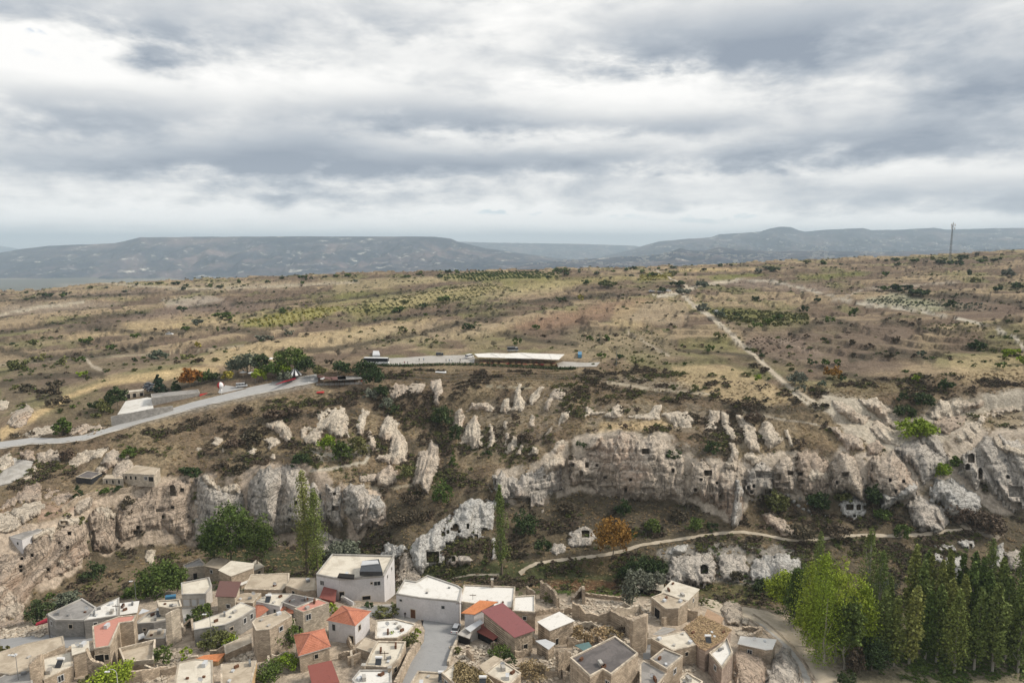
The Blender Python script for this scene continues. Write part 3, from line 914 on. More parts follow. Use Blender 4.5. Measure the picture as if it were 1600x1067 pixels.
# ------------------------------------------------------------------ rocks and cliffs standing out of the slopes
def blur(a, n=2):
    for _ in range(n):
        p = np.pad(a, 1, mode='edge')
        a = (p[:-2, 1:-1] + p[2:, 1:-1] + p[1:-1, :-2] + p[1:-1, 2:] + 4 * a) / 8
    return a


def shell(name, poly, bulge, mat, style='cliff', caves=(), edge=7.0, step=1.25, seed=0, parent=None):
    p = np.array(poly, float)
    step = step if p[:, 1].min() > 560 else 1.4
    x0, x1 = p[:, 0].min() - 5, p[:, 0].max() + 5
    y0, y1 = p[:, 1].min() - 5, p[:, 1].max() + 5
    gx, gy = np.meshgrid(np.arange(x0, x1, step), np.arange(y0, y1, step))
    nzx = fbm(gx / 9, gy / 9, octv=3, seed=seed + 7)
    nzy = np.abs(fbm(gx / 5.5, gy / 8, octv=3, seed=seed + 17)) * 2
    if style == 'cliff':
        nzx = .5 * nzx + 1.1 * fbm(gx / 7, gy / 26, octv=3, seed=seed + 27)
    sd = sdist(p, gx, gy) + nzx * min(4.5, edge * 0.7) - (nzy - 0.5) * min(3.0, edge * 0.4)
    keep = sd > -3.5
    dx, dy, dz = raydir(gx, gy)
    nrm = np.sqrt(dx * dx + dy * dy + dz * dz)
    D = np.full(gx.shape, np.nan)
    fl = np.flatnonzero((blur(keep.astype(float), 1) > 0).ravel())
    for i in fl:
        h_ = BVH.ray_cast(CAMV, Vector((dx.flat[i], dy.flat[i], dz.flat[i])) / nrm.flat[i])
        if h_[0] is not None:
            D.flat[i] = h_[3]
    med = np.nanmedian(D)
    D = np.where(np.isnan(D), med, D)
    D0 = D.copy()
    D = np.where(keep, blur(D, 3), D0)
    ex = 1 - np.exp(-np.clip(sd, 0, None) / edge)
    X_ = dx / nrm * D
    Y_ = dy / nrm * D
    Z_ = CAM_Z + dz / nrm * D
    s = seed * 3.7
    def bil(a, b, o, sdd):
        return np.abs(fbm(a, b, octv=o, seed=sdd)) * 2.4
    wx_ = X_ + 1.6 * fbm(X_ / 5, Z_ / 5, octv=2, seed=seed + 40)
    if style == 'cliff':
        fl0 = bil(wx_ / 9 + s, Z_ / 40 + s, 2, seed)
        fl1 = bil(wx_ / 3.4 + s, Z_ / 15 + s, 3, seed + 1)
        fl2 = fbm(X_ / 1.6 + s, Y_ / 3, Z_ / 2.2, octv=4, seed=seed + 3)
        zz = Z_ / 3.4 + 0.7 * fbm(X_ / 9, Z_ / 9, octv=3, seed=seed + 5)
        led = ss(zz - np.floor(zz), 0.0, 0.35) * (1 - ss(zz - np.floor(zz), 0.75, 1.0))
        top = ss(blur(sd, 1), 0, edge * 1.6)
        big = 1 if len(p) > 13 else 0.6
        r = bulge * (1.55 - big) * ex + ex * big * (3.2 * fl0 + 1.5 * fl1 + 0.5 * fl2 + 0.5 * led) - 2.2 * big
    elif style == 'cone':
        mx = max(1.0, sd.max())
        u = np.clip(sd / mx, 0, 1) ** 0.7
        fl1 = bil(wx_ / 2.2 + s, Z_ / 12 + s, 3, seed)
        fl2 = fbm(X_ / 1.2 + s, Y_ / 3, Z_ / 2, octv=3, seed=seed + 3)
        r = bulge * 0.85 * u + ex * (1.5 * fl1 + 0.5 * fl2) + 0.25
    elif style == 'strata':
        led = fbm(X_ / 16 + s, Z_ / 0.9 + 0.25 * X_ / 4, octv=3, seed=seed + 5)
        fl2 = fbm(X_ / 4 + s, Y_ / 4, Z_ / 4, octv=3, seed=seed + 3)
        r = bulge * ex + ex * (0.9 * led + 0.9 * fl2) - 0.8
    else:                                   # lumpy boulder
        mx = max(1.0, sd.max())
        u = np.sqrt(np.clip(1 - (1 - np.clip(sd / mx, 0, 1)) ** 2, 0, 1))
        fl1 = bil(wx_ / 4 + s, Z_ / 6 + s, 3, seed)
        fl2 = fbm(X_ / 1.5 + s, Y_ / 2.6, Z_ / 1.5, octv=4, seed=seed + 3)
        r = bulge * 0.75 * u + ex * (1.6 * fl1 + 0.4 * fl2) - 0.6
    r = r - 1.8 * (1 - ss(sd, -3, 1.0))
    for cv in caves:
        cx, cy, cw, ch = cv[0], cv[1], cv[2] * 1.12, cv[3] * 1.12
        dep = cv[4] + 1 if len(cv) > 4 else 5.5
        if cw > ch * 3:
            dep = min(dep, 2.0)
        inside = (np.abs(gx - cx) < cw / 2 + 0.1) & (np.abs(gy - cy) < ch / 2 + 0.1)
        if ch >= cw * 0.9 and cw > 4:            # arched head
            inside &= ~((gy < cy - ch * 0.15) & (((gx - cx) / (cw / 2 + .3)) ** 2 + ((gy - (cy - ch * 0.15)) / (ch * 0.36 + .3)) ** 2 > 1))
        rim = (np.abs(gx - cx) < cw / 2 + 1.6) & (np.abs(gy - cy) < ch / 2 + 1.6)
        if rim.any():
            rm = np.median(r[rim])
            r = np.where(rim, 0.7 * rm + 0.3 * r, r)
            if cw < 5.5:
                dep = max(3.4, dep * 0.7)
            r = np.where(inside, rm - dep, r)
    # displace towards the viewer's side of the valley and slightly up, in world space
    hd = np.sqrt(dx * dx + dy * dy)
    V = np.stack([X_ - dx / nrm * r, Y_ - dy / nrm * r, Z_ - dz / nrm * r], -1)
    q = keep[:-1, :-1] & keep[1:, :-1] & keep[:-1, 1:] & keep[1:, 1:]
    jj, ii = np.nonzero(q)
    w_ = gx.shape[1]
    a = jj * w_ + ii
    Q = np.stack([a + w_, a + w_ + 1, a + 1, a], -1)
    used, inv = np.unique(Q, return_inverse=True)
    Q = inv.reshape(-1, 4)
    o = obj(name, V.reshape(-1, 3)[used], Q, mat, parent=parent, smooth=True)
    return o


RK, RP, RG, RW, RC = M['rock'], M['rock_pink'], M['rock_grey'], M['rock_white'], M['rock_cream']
CLIFFS = [
 # left valley wall
 ([(-20, 862), (33, 862), (34, 853), (65, 832), (85, 822), (120, 810), (145, 818), (142, 835), (143, 855), (150, 868), (130, 876), (125, 888), (105, 895), (75, 912), (60, 925), (45, 942), (42, 955), (40, 975), (-20, 990)], 3.5, RP, 'cliff',
  [(78, 832, 3, 3), (108, 833, 4, 4), (92, 848, 2.5, 2.5), (105, 855, 3, 3), (34, 873, 3, 3), (32, 885, 3.5, 3), (32, 891, 3, 3), (62, 918, 3, 3), (50, 868, 3, 3), (14, 926, 3, 3), (75, 890, 3, 3)], 6),
 ([(88, 822), (92, 812), (108, 806), (125, 808), (135, 815), (130, 822), (110, 824)], 2.0, RC, 'lump', [(100, 817, 9, 4, 3), (72, 824, 4, 4)], 5),
 ([(42, 838), (60, 826), (88, 822), (84, 842), (80, 850), (72, 838), (60, 848), (48, 846)], 2.5, RC, 'lump', [], 5),
 ([(95, 872), (112, 880), (122, 870), (132, 870), (128, 880), (108, 892), (90, 888), (84, 875), (86, 868)], 2.0, RC, 'lump', [], 5),
 ([(-20, 900), (6, 905), (16, 915), (18, 925), (30, 930), (40, 945), (30, 962), (10, 972), (-20, 980)], 4.0, RK, 'lump', [], 5),
 ([(140, 806), (146, 796), (158, 793), (172, 796), (182, 805), (184, 830), (190, 850), (180, 862), (160, 864), (146, 860), (142, 830)], 5.0, RP, 'cliff', [(144, 838, 4, 14, 3)], 6),
 ([(142, 806), (150, 794), (168, 793), (180, 802), (181, 812), (165, 820), (150, 815)], 6.0, RC, 'lump', [], 5),
 ([(176, 815), (186, 792), (205, 777), (230, 761), (245, 753), (262, 749), (290, 745), (305, 750), (308, 790), (305, 835), (290, 848), (270, 838), (255, 832), (240, 830), (225, 835), (210, 846), (190, 854), (182, 852), (180, 830)], 5.0, RP, 'cliff',
  [(269, 763, 6, 8), (270, 771, 7, 5), (284, 766, 5, 4), (215, 824, 4, 4), (212, 832, 5, 4), (255, 807, 3, 3), (269, 792, 4, 3), (249, 798, 9, 3)], 8),
 ([(303, 747), (312, 742), (330, 750), (345, 762), (377, 758), (383, 790), (383, 835), (340, 850), (300, 845), (305, 800)], 4.5, RG, 'cliff', [(318, 846, 9, 5)], 7),
 ([(313, 744), (322, 740), (332, 750), (345, 762), (360, 757), (374, 757), (376, 771), (350, 774), (335, 768), (320, 758)], 6.0, RC, 'lump', [], 5),
 ([(382, 785), (384, 752), (398, 734), (421, 726), (441, 722), (463, 725), (477, 734), (487, 748), (506, 762), (514, 779), (516, 815), (500, 822), (469, 832), (424, 843), (396, 838), (385, 810)], 8.0, RG, 'cliff', [(462, 786, 4, 6), (452, 812, 3, 3)], 12),
 ([(506, 754), (533, 759), (537, 825), (519, 824), (508, 800)], 3.5, RG, 'cliff', [(524, 794, 9, 6, 5), (522, 772, 3, 3)], 6),
 ([(536, 764), (547, 755), (567, 756), (578, 770), (592, 775), (604, 790), (604, 807), (592, 821), (572, 824), (559, 834), (547, 812), (536, 800)], 6.0, RG, 'lump', [], 8),
 ([(568, 790), (580, 778), (592, 776), (604, 790), (602, 805), (585, 815), (570, 808)], 7.5, RW, 'lump', [], 6),
 ([(478, 838), (500, 824), (520, 835), (545, 850), (560, 862), (540, 868), (500, 862)], 3.0, RG, 'lump', [], 6),
 # the white fin with carved rooms
 ([(640, 850), (648, 838), (655, 836), (678, 818), (706, 798), (715, 786), (748, 773), (768, 779), (757, 757), (760, 749), (768, 753), (778, 782), (775, 801), (771, 826), (757, 840), (740, 846), (720, 843), (712, 854), (697, 862), (694, 884), (684, 888), (668, 890), (658, 902), (648, 890), (636, 864)], 5.5, RW, 'cliff',
  [(693, 834, 4.5, 4.5), (700, 831, 2.5, 5), (712, 824, 7, 9), (731, 822, 4, 7), (758, 832, 9, 10), (744, 839, 5, 5), (735, 843, 3, 5), (704, 852, 13, 7, 5), (676, 870, 17, 15, 7), (706, 827, 2.5, 3), (717, 830, 2.5, 3)], 5),
 ([(694, 868), (712, 866), (730, 868), (745, 876), (735, 884), (712, 884), (696, 882)], 2.0, RG, 'cliff', [(708, 873, 4, 7), (740, 880, 5, 4)], 4),
 ([(766, 842), (774, 838), (776, 858), (778, 872), (768, 876), (768, 856)], 1.5, RW, 'lump', [], 3),
 ([(594, 868), (598, 850), (608, 847), (618, 851), (630, 850), (636, 857), (628, 869), (612, 873)], 3.0, RW, 'lump', [], 5),
 ([(616, 915), (618, 880), (628, 862), (640, 862), (652, 885), (659, 905), (655, 925), (630, 925)], 3.0, RK, 'lump', [], 5),
 # long central cliff
 ([(768, 740), (783, 734), (798, 742), (811, 746), (816, 737), (839, 731), (853, 716), (868, 712), (884, 710), (886, 768), (862, 776), (862, 792), (846, 815), (841, 795), (830, 795), (820, 803), (800, 803), (790, 785), (775, 775)], 5.0, RG, 'cliff',
  [(812, 790, 30, 22, 5), (850, 745, 3, 4), (840, 765, 5, 2)], 8),
 ([(848, 724), (868, 712), (886, 716), (884, 730), (866, 736), (852, 745)], 5.5, RC, 'lump', [], 4),
 ([(884, 712), (913, 710), (914, 700), (929, 699), (930, 686), (939, 680), (950, 681), (963, 682), (968, 673), (988, 672), (994, 681), (1005, 684), (1014, 677), (1034, 681), (1046, 692), (1062, 702), (1075, 712), (1078, 780), (1070, 790), (1056, 788), (1040, 782), (1020, 785), (1006, 786), (973, 783), (942, 776), (923, 765), (906, 762), (888, 764)], 8.0, RK, 'cliff',
  [(895, 726, 4, 4), (917, 726, 4.5, 6.5), (908, 740, 4.5, 8), (919, 747, 17, 4, 2.5), (917, 757, 7, 6), (889, 752, 4, 4), (1009, 705, 10, 6, 6), (950, 764, 23, 6, 2), (978, 766, 3, 5), (904, 714, 6, 6, 2), (892, 715, 6, 6, 2),
   (896, 763, 7, 4), (946, 746, 4, 3), (1014, 766, 16, 5, 3), (1074, 774, 8, 10, 6), (1052, 735, 3, 5), (965, 778, 5, 6), (1010, 788, 4, 5), (933, 727, 3, 3), (985, 750, 3, 3)], 10),
 ([(1074, 716), (1090, 720), (1097, 713), (1110, 725), (1122, 712), (1130, 735), (1134, 722), (1142, 718), (1154, 731), (1160, 738), (1172, 746), (1164, 790), (1160, 814), (1146, 827), (1136, 816), (1131, 799), (1112, 793), (1085, 777), (1074, 780)], 6.0, RK, 'cliff',
  [(1107, 739, 10, 7, 6), (1087, 765, 5, 5), (1128, 777, 8, 9, 5), (1112, 781, 5, 7), (1145, 808, 4, 3), (1095, 750, 3, 3), (1120, 755, 3, 3)], 8),
 ([(1146, 748), (1157, 744), (1160, 756), (1166, 770), (1160, 778), (1162, 800), (1156, 820), (1145, 826), (1140, 812), (1146, 780)], 9.5, RW, 'cliff', [], 4),
 ([(1163, 766), (1166, 737), (1172, 728), (1182, 720), (1198, 722), (1207, 731), (1212, 745), (1212, 768), (1199, 775), (1175, 778)], 6.0, RG, 'cliff', [(1195, 742, 24, 9, 2.2), (1178, 759, 4, 4), (1169, 762, 3.5, 3.5), (1174, 769, 3.5, 3.5), (1200, 768, 8, 6)], 6),
 ([(1204, 766), (1206, 728), (1217, 717), (1228, 709), (1244, 720), (1248, 745), (1245, 772), (1225, 774)], 5.0, RK, 'cliff', [(1214, 745, 9, 7, 5), (1235, 739, 8, 6, 5), (1206, 728, 5, 5), (1222, 758, 18, 5, 2.5)], 6),
 ([(1242, 722), (1245, 706), (1270, 706), (1296, 720), (1300, 757), (1290, 778), (1256, 776), (1243, 765)], 4.5, RP, 'cliff', [(1249, 740, 9, 4, 3), (1250, 753, 10, 4)], 6),
 ([(1256, 742), (1263, 727), (1284, 723), (1297, 738), (1297, 756), (1258, 756)], 6.5, RC, 'lump', [], 6),
 ([(1298, 765), (1298, 725), (1312, 706), (1327, 706), (1338, 720), (1356, 756), (1351, 786), (1324, 768), (1305, 772)], 7.0, RK, 'cliff', [(1321, 741, 9, 6, 3), (1308, 754, 4, 4)], 6),
 ([(1308, 790), (1324, 776), (1338, 776), (1353, 786), (1354, 802), (1335, 814), (1321, 808)], 5.0, RW, 'lump', [(1328, 792, 9, 7), (1342, 792, 5, 8), (1336, 806, 3, 3)], 5),
 ([(1356, 762), (1357, 717), (1380, 709), (1397, 702), (1408, 715), (1425, 740), (1436, 757), (1434, 770), (1419, 780), (1397, 787), (1380, 798), (1374, 780), (1362, 775)], 8.0, RK, 'cliff', [(1391, 750, 4, 4), (1400, 768, 3, 4), (1412, 752, 3, 3)], 8),
 ([(1374, 770), (1400, 768), (1420, 752), (1436, 758), (1430, 775), (1400, 786), (1380, 798)], 9.5, RW, 'lump', [], 5),
 ([(1395, 702), (1415, 690), (1433, 684), (1450, 692), (1470, 705), (1481, 717), (1488, 736), (1465, 745), (1443, 760), (1428, 740), (1408, 715)], 5.0, RG, 'cliff', [], 7),
 ([(1430, 686), (1440, 672), (1460, 668), (1472, 690), (1486, 720), (1488, 736), (1476, 722), (1452, 700)], 3.0, RG, 'cliff', [], 6),
 ([(1414, 790), (1424, 778), (1438, 772), (1453, 785), (1476, 792), (1486, 813), (1470, 832), (1430, 830), (1420, 806)], 6.0, RG, 'lump', [(1433, 826, 5, 3), (1416, 796, 4, 4)], 8),
 ([(1449, 765), (1459, 751), (1478, 748), (1492, 748), (1504, 754), (1520, 766), (1532, 776), (1535, 793), (1523, 808), (1504, 814), (1481, 806), (1470, 786), (1453, 784)], 8.0, RW, 'strata', [], 9),
 ([(1492, 742), (1498, 717), (1515, 700), (1537, 681), (1565, 678), (1600, 690), (1700, 690), (1700, 810), (1600, 800), (1577, 800), (1562, 790), (1548, 770), (1535, 757), (1526, 770), (1509, 753)], 8.0, RG, 'cliff',
  [(1518, 716, 9, 12, 6), (1512, 729, 5, 8), (1532, 740, 5, 15), (1588, 790, 15, 9, 6), (1561, 786, 7, 6), (1554, 776, 9, 4), (1588, 768, 20, 15, 2.5), (1575, 745, 4, 4)], 10),
 ([(1487, 690), (1490, 680), (1498, 672), (1509, 661), (1537, 644), (1563, 633), (1640, 622), (1700, 625), (1700, 640), (1580, 648), (1551, 652), (1537, 664), (1532, 684), (1509, 695), (1495, 697)], 4.5, RC, 'cliff', [], 7),
 ([(1442, 644), (1467, 627), (1492, 619), (1509, 625), (1543, 625), (1532, 639), (1498, 650), (1475, 658), (1453, 656)], 3.5, RC, 'cliff', [], 6),
 ([(1459, 660), (1475, 649), (1518, 647), (1504, 664), (1481, 680), (1461, 669)], 4.5, RP, 'cone', [], 6),
 ([(1340, 622), (1352, 625), (1369, 622), (1391, 639), (1414, 661), (1404, 672), (1385, 664), (1374, 652), (1357, 640)], 3.5, RC, 'cone', [], 5),
 ([(1358, 668), (1372, 655), (1390, 668), (1402, 681), (1408, 697), (1383, 694)], 4.0, RC, 'cone', [], 5),
 ([(1296, 670), (1307, 667), (1318, 675), (1332, 678), (1349, 689), (1350, 702), (1324, 702), (1310, 686)], 3.0, RK, 'cone', [], 5),
 ([(1300, 625), (1320, 630), (1340, 645), (1360, 652), (1350, 665), (1325, 655), (1305, 640)], 2.0, RC, 'cone', [], 5),
 ([(1353, 695), (1374, 686), (1386, 700), (1372, 712), (1357, 712)], 3.0, RP, 'lump', [], 5),
 ([(1540, 700), (1548, 684), (1562, 676), (1570, 690), (1600, 700), (1660, 700), (1660, 715), (1600, 720), (1560, 712)], 6.0, RC, 'cliff', [], 6),
 # rocks below the path
 ([(1038, 905), (1050, 870), (1075, 866), (1090, 864), (1110, 864), (1122, 885), (1118, 905), (1100, 919), (1075, 914), (1042, 908)], 5.0, RG, 'lump', [(1100, 889, 10, 11, 6), (1096, 914, 4, 6), (1072, 910, 4, 3)], 7),
 ([(1119, 890), (1122, 865), (1145, 861), (1167, 865), (1172, 890), (1150, 914), (1132, 907)], 4.0, RG, 'cliff', [(1142, 911, 5, 5)], 7),
 ([(1168, 892), (1175, 872), (1202, 862), (1232, 865), (1254, 872), (1252, 897), (1225, 917), (1195, 914), (1175, 908)], 4.5, RW, 'cliff', [], 8),
 ([(1039, 864), (1050, 855), (1060, 851), (1076, 849), (1073, 862), (1050, 868)], 2.0, RW, 'lump', [], 4),
 ([(1450, 866), (1465, 861), (1475, 869), (1500, 868), (1512, 875), (1511, 916), (1495, 918), (1487, 895), (1455, 877)], 3.5, RW, 'cliff', [], 6),
 ([(1455, 850), (1487, 850), (1496, 862), (1465, 861)], 2.5, RW, 'lump', [(1485, 858, 4, 4)], 4),
 ([(1492, 846), (1505, 842), (1520, 842), (1527, 855), (1505, 855)], 2.5, RW, 'lump', [(1517, 853, 4, 5)], 4),
 ([(1550, 890), (1558, 852), (1569, 846), (1572, 884)], 3.0, RW, 'cone', [], 4),
 ([(1568, 864), (1588, 856), (1612, 870), (1612, 895), (1575, 892)], 3.5, RG, 'cliff', [], 5),
 ([(1188, 802), (1205, 798), (1222, 806), (1240, 819), (1243, 840), (1224, 841), (1210, 829), (1196, 820)], 2.5, RK, 'cliff', [], 6),
 ([(885, 852), (890, 830), (905, 821), (925, 824), (931, 840), (922, 852), (900, 857)], 3.0, RG, 'lump', [(915, 834, 9, 8, 5)], 5),
 ([(856, 862), (866, 846), (882, 848), (886, 862), (870, 868)], 1.8, RG, 'lump', [], 4),
 # the rock face below the restaurant
 ([(608, 607), (617, 599), (637, 602), (651, 595), (664, 598), (661, 613), (648, 617), (634, 613), (620, 624), (607, 617)], 1.6, RK, 'cone', [], 5),
 ([(673, 595), (688, 592), (692, 607), (687, 622), (685, 635), (678, 628), (675, 610)], 1.6, RK, 'cone', [], 4),
 ([(463, 680), (468, 664), (480, 664), (488, 656), (491, 644), (514, 633), (540, 632), (546, 644), (552, 646), (551, 667), (548, 684), (533, 688), (522, 686), (508, 680), (499, 701), (483, 698), (476, 701), (468, 690)], 4.0, RC, 'cliff', [], 8),
 ([(415, 660), (441, 656), (456, 675), (456, 690), (446, 694), (435, 677), (421, 670)], 3.0, RC, 'cone', [], 5),
 ([(412, 687), (432, 682), (440, 690), (429, 698), (421, 701)], 2.2, RC, 'cone', [], 4),
 ([(556, 677), (558, 658), (566, 637), (577, 644), (568, 667), (567, 682)], 2.2, RC, 'cone', [], 4),
 ([(572, 676), (578, 673), (591, 695), (582, 707), (574, 690)], 1.8, RC, 'cone', [], 4),
 ([(729, 643), (738, 630), (757, 630), (778, 637), (769, 643), (757, 641), (749, 637)], 1.6, RC, 'cone', [], 4),
 ([(944, 650), (955, 638), (964, 629), (973, 634), (973, 650), (956, 656)], 2.4, RC, 'cone', [], 4),
 ([(912, 652), (916, 633), (929, 642), (948, 644), (932, 649)], 1.6, RC, 'cone', [], 3),
 ([(980, 651), (1012, 646), (1024, 632), (1034, 633), (1031, 657), (1012, 658)], 2.2, RC, 'cone', [], 4),
 ([(1034, 648), (1057, 642), (1074, 643), (1085, 656), (1082, 669), (1066, 668), (1060, 662), (1055, 670), (1048, 658)], 2.6, RC, 'cone', [], 5),
 ([(1102, 672), (1107, 640), (1125, 641), (1127, 656), (1119, 671)], 2.4, RC, 'cone', [], 4),
 ([(1126, 642), (1140, 648), (1139, 658), (1152, 681), (1146, 690), (1128, 674), (1126, 658)], 2.4, RC, 'cone', [], 4),
 ([(1138, 692), (1148, 692), (1155, 709), (1150, 735), (1131, 731), (1142, 708)], 3.0, RC, 'cone', [], 4),
 ([(1148, 648), (1159, 648), (1183, 672), (1189, 708), (1170, 702), (1160, 678)], 3.8, RC, 'cone', [], 5),
 ([(1184, 674), (1192, 659), (1204, 660), (1225, 689), (1212, 697), (1202, 705), (1190, 687)], 3.8, RC, 'cone', [], 5),
 ([(1160, 708), (1175, 704), (1192, 719), (1178, 728), (1164, 718)], 2.8, RC, 'lump', [], 5),
 ([(1225, 672), (1231, 671), (1242, 700), (1234, 697)], 1.4, RC, 'cone', [], 3),
 ([(848, 640), (860, 613), (872, 605), (883, 613), (878, 623), (865, 623), (857, 642)], 1.8, RK, 'cone', [], 4),
 ([(912, 702), (925, 684), (934, 678), (942, 682), (938, 700), (925, 706)], 2.6, RC, 'lump', [], 4),
 ([(862, 704), (868, 690), (878, 684), (884, 690), (880, 702), (870, 710)], 1.8, RC, 'lump', [], 4),
 # quarry and cuttings at the left
 ([(-20, 800), (0, 787), (10, 779), (24, 770), (40, 753), (64, 750), (70, 762), (68, 782), (40, 790), (20, 792), (0, 802), (-20, 815)], 2.5, RP, 'cliff', [], 6),
 ([(64, 758), (90, 762), (118, 768), (120, 780), (95, 790), (66, 785)], 1.0, RP, 'cliff', [], 6),
 ([(14, 799), (40, 782), (64, 781), (69, 789), (64, 806), (37, 818), (20, 806)], 3.0, RC, 'lump', [], 6),
 ([(-10, 800), (14, 797), (33, 809), (36, 822), (24, 832), (-10, 834)], 3.0, RC, 'lump', [], 5),
 ([(24, 703), (53, 703), (56, 720), (34, 721)], 1.6, RP, 'cliff', [], 4),
 ([(55, 706), (90, 700), (98, 712), (95, 724), (57, 727)], 1.8, RK, 'cliff', [], 5),
 ([(103, 728), (112, 714), (121, 706), (150, 700), (170, 700), (160, 714), (135, 723), (118, 730)], 1.6, RC, 'lump', [], 5),
 ([(11, 662), (20, 645), (28, 636), (45, 631), (51, 644), (42, 665), (22, 669)], 3.0, RK, 'cone', [], 5),
 ([(22, 682), (55, 666), (84, 663), (88, 678), (50, 685)], 1.6, RC, 'lump', [], 5),
 ([(96, 682), (118, 664), (140, 661), (172, 663), (166, 671), (121, 681)], 2.0, RK, 'cliff', [], 5),
 ([(-15, 619), (14, 627), (12, 640), (-15, 644)], 2.0, RC, 'cone', [], 4),
 ([(-15, 722), (4, 712), (16, 706), (22, 714), (24, 728), (4, 738), (-15, 742)], 2.5, RC, 'lump', [], 5),
 ([(30, 752), (45, 737), (54, 726), (60, 735), (58, 748), (40, 753)], 1.8, RC, 'lump', [], 4),
 ([(110, 790), (122, 778), (140, 772), (150, 780), (140, 795), (120, 806)], 2.0, RK, 'lump', [], 4),
 # at the edge of the village, bottom right
 ([(1196, 1052), (1199, 1035), (1210, 1024), (1222, 1009), (1233, 1011), (1246, 1035), (1253, 1067), (1245, 1100), (1192, 1100)], 5.0, RG, 'cliff', [(1201, 1037, 6, 14, 3)], 6),
 ([(1146, 1024), (1152, 1009), (1195, 1013), (1199, 1042), (1190, 1095), (1146, 1095)], 4.5, RP, 'cliff', [], 6),
]
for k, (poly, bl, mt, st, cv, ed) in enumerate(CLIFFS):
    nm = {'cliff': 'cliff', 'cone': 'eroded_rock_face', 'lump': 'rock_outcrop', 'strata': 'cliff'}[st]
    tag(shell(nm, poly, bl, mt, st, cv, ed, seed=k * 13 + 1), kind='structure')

# free-standing cones and boulders: things
g_cones = 'tuff cones on the slope below the restaurant'
FREE = [
 ('rock_cone', 'tall pair of fluted pale rock cones left of centre below the restaurant', 'rock', g_cones, [(718, 694), (729, 664), (741, 647), (747, 652), (750, 672), (757, 681), (754, 698), (738, 702), (732, 693)], 4.2, RC),
 ('rock_cone', 'narrow fluted rock fins just left of the tall pair of cones', 'rock', g_cones, [(707, 666), (710, 644), (722, 637), (726, 652), (722, 674), (712, 668)], 2.6, RC),
 ('rock_cone', 'slim leaning pale rock spike right of the tall pair of cones', 'rock', g_cones, [(761, 701), (765, 661), (771, 665), (777, 689), (769, 699)], 2.4, RC),
 ('rock_cone', 'squat white rock cone uphill of the slim spikes, left of the chimney with a neck', 'rock', g_cones, [(779, 643), (787, 623), (796, 624), (799, 639), (791, 645)], 2.4, RC),
 ('rock_cone', 'pale rock chimney with a long thin neck close under the restaurant hedge', 'rock', g_cones, [(799, 641), (804, 620), (808, 598), (816, 600), (813, 619), (824, 630), (814, 643)], 2.4, RC),
 ('rock_cone', 'thin slanting pale rock ridge right of the long-necked chimney', 'rock', g_cones, [(822, 629), (842, 605), (850, 605), (839, 624), (833, 636)], 1.8, RC),
 ('rock_cone', 'small white rock tooth standing alone in the middle of the brown slope', 'rock', g_cones, [(785, 671), (788, 653), (794, 658), (794, 672)], 1.8, RC),
 ('rock_cone', 'narrow rock tooth above the lowest row of cones', 'rock', g_cones, [(786, 698), (791, 674), (796, 678), (792, 697)], 1.6, RC),
 ('rock_cone', 'broad white rock cone in the lowest row on the brown slope', 'rock', g_cones, [(787, 708), (800, 680), (805, 680), (809, 698), (797, 708)], 2.4, RC),
 ('rock_cone', 'half buried grey rock wedge second in the lowest row of cones', 'rock', g_cones, [(804, 712), (814, 694), (819, 697), (815, 712)], 1.6, RC),
 ('rock_cone', 'rounded rock tooth at the right end of the lowest row of cones', 'rock', g_cones, [(824, 712), (832, 694), (840, 698), (841, 711)], 1.8, RC),
 ('rock_cone', 'pointed white rock flake right of the middle of the brown slope', 'rock', g_cones, [(827, 665), (830, 646), (837, 652), (834, 665)], 1.7, RC),
 ('rock_cone', 'pale split rock spur above the left end of the long cliff', 'rock', g_cones, [(866, 677), (877, 643), (891, 642), (891, 652), (878, 662)], 2.0, RC),
 ('rock_cone', 'thin white rock sliver left of the split rock spur', 'rock', g_cones, [(851, 680), (863, 663), (866, 667), (857, 680)], 1.3, RC),
 ('rock_cone', 'large striped rock hump with a folded top left of the ravine', 'rock', None, [(593, 668), (606, 646), (624, 661), (619, 669), (630, 678), (636, 697), (636, 721), (612, 727), (607, 714), (611, 688), (603, 687), (593, 682)], 5.0, RC),
 ('rock_cone', 'grey ribbed rock hump beside the ravine, above the green bushes', 'rock', None, [(644, 756), (650, 720), (656, 705), (667, 702), (673, 685), (685, 697), (688, 714), (683, 737), (668, 770), (651, 764)], 5.0, RK),
 ('rock_cone', 'small leaning rock wedge at the foot of the striped hump', 'rock', None, [(591, 709), (612, 710), (610, 727), (586, 718)], 2.4, RC),
]
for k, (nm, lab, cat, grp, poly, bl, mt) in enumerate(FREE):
    tag(shell(nm, poly, bl, mt, 'cone', (), 4, seed=700 + k * 11), lab, cat, grp)
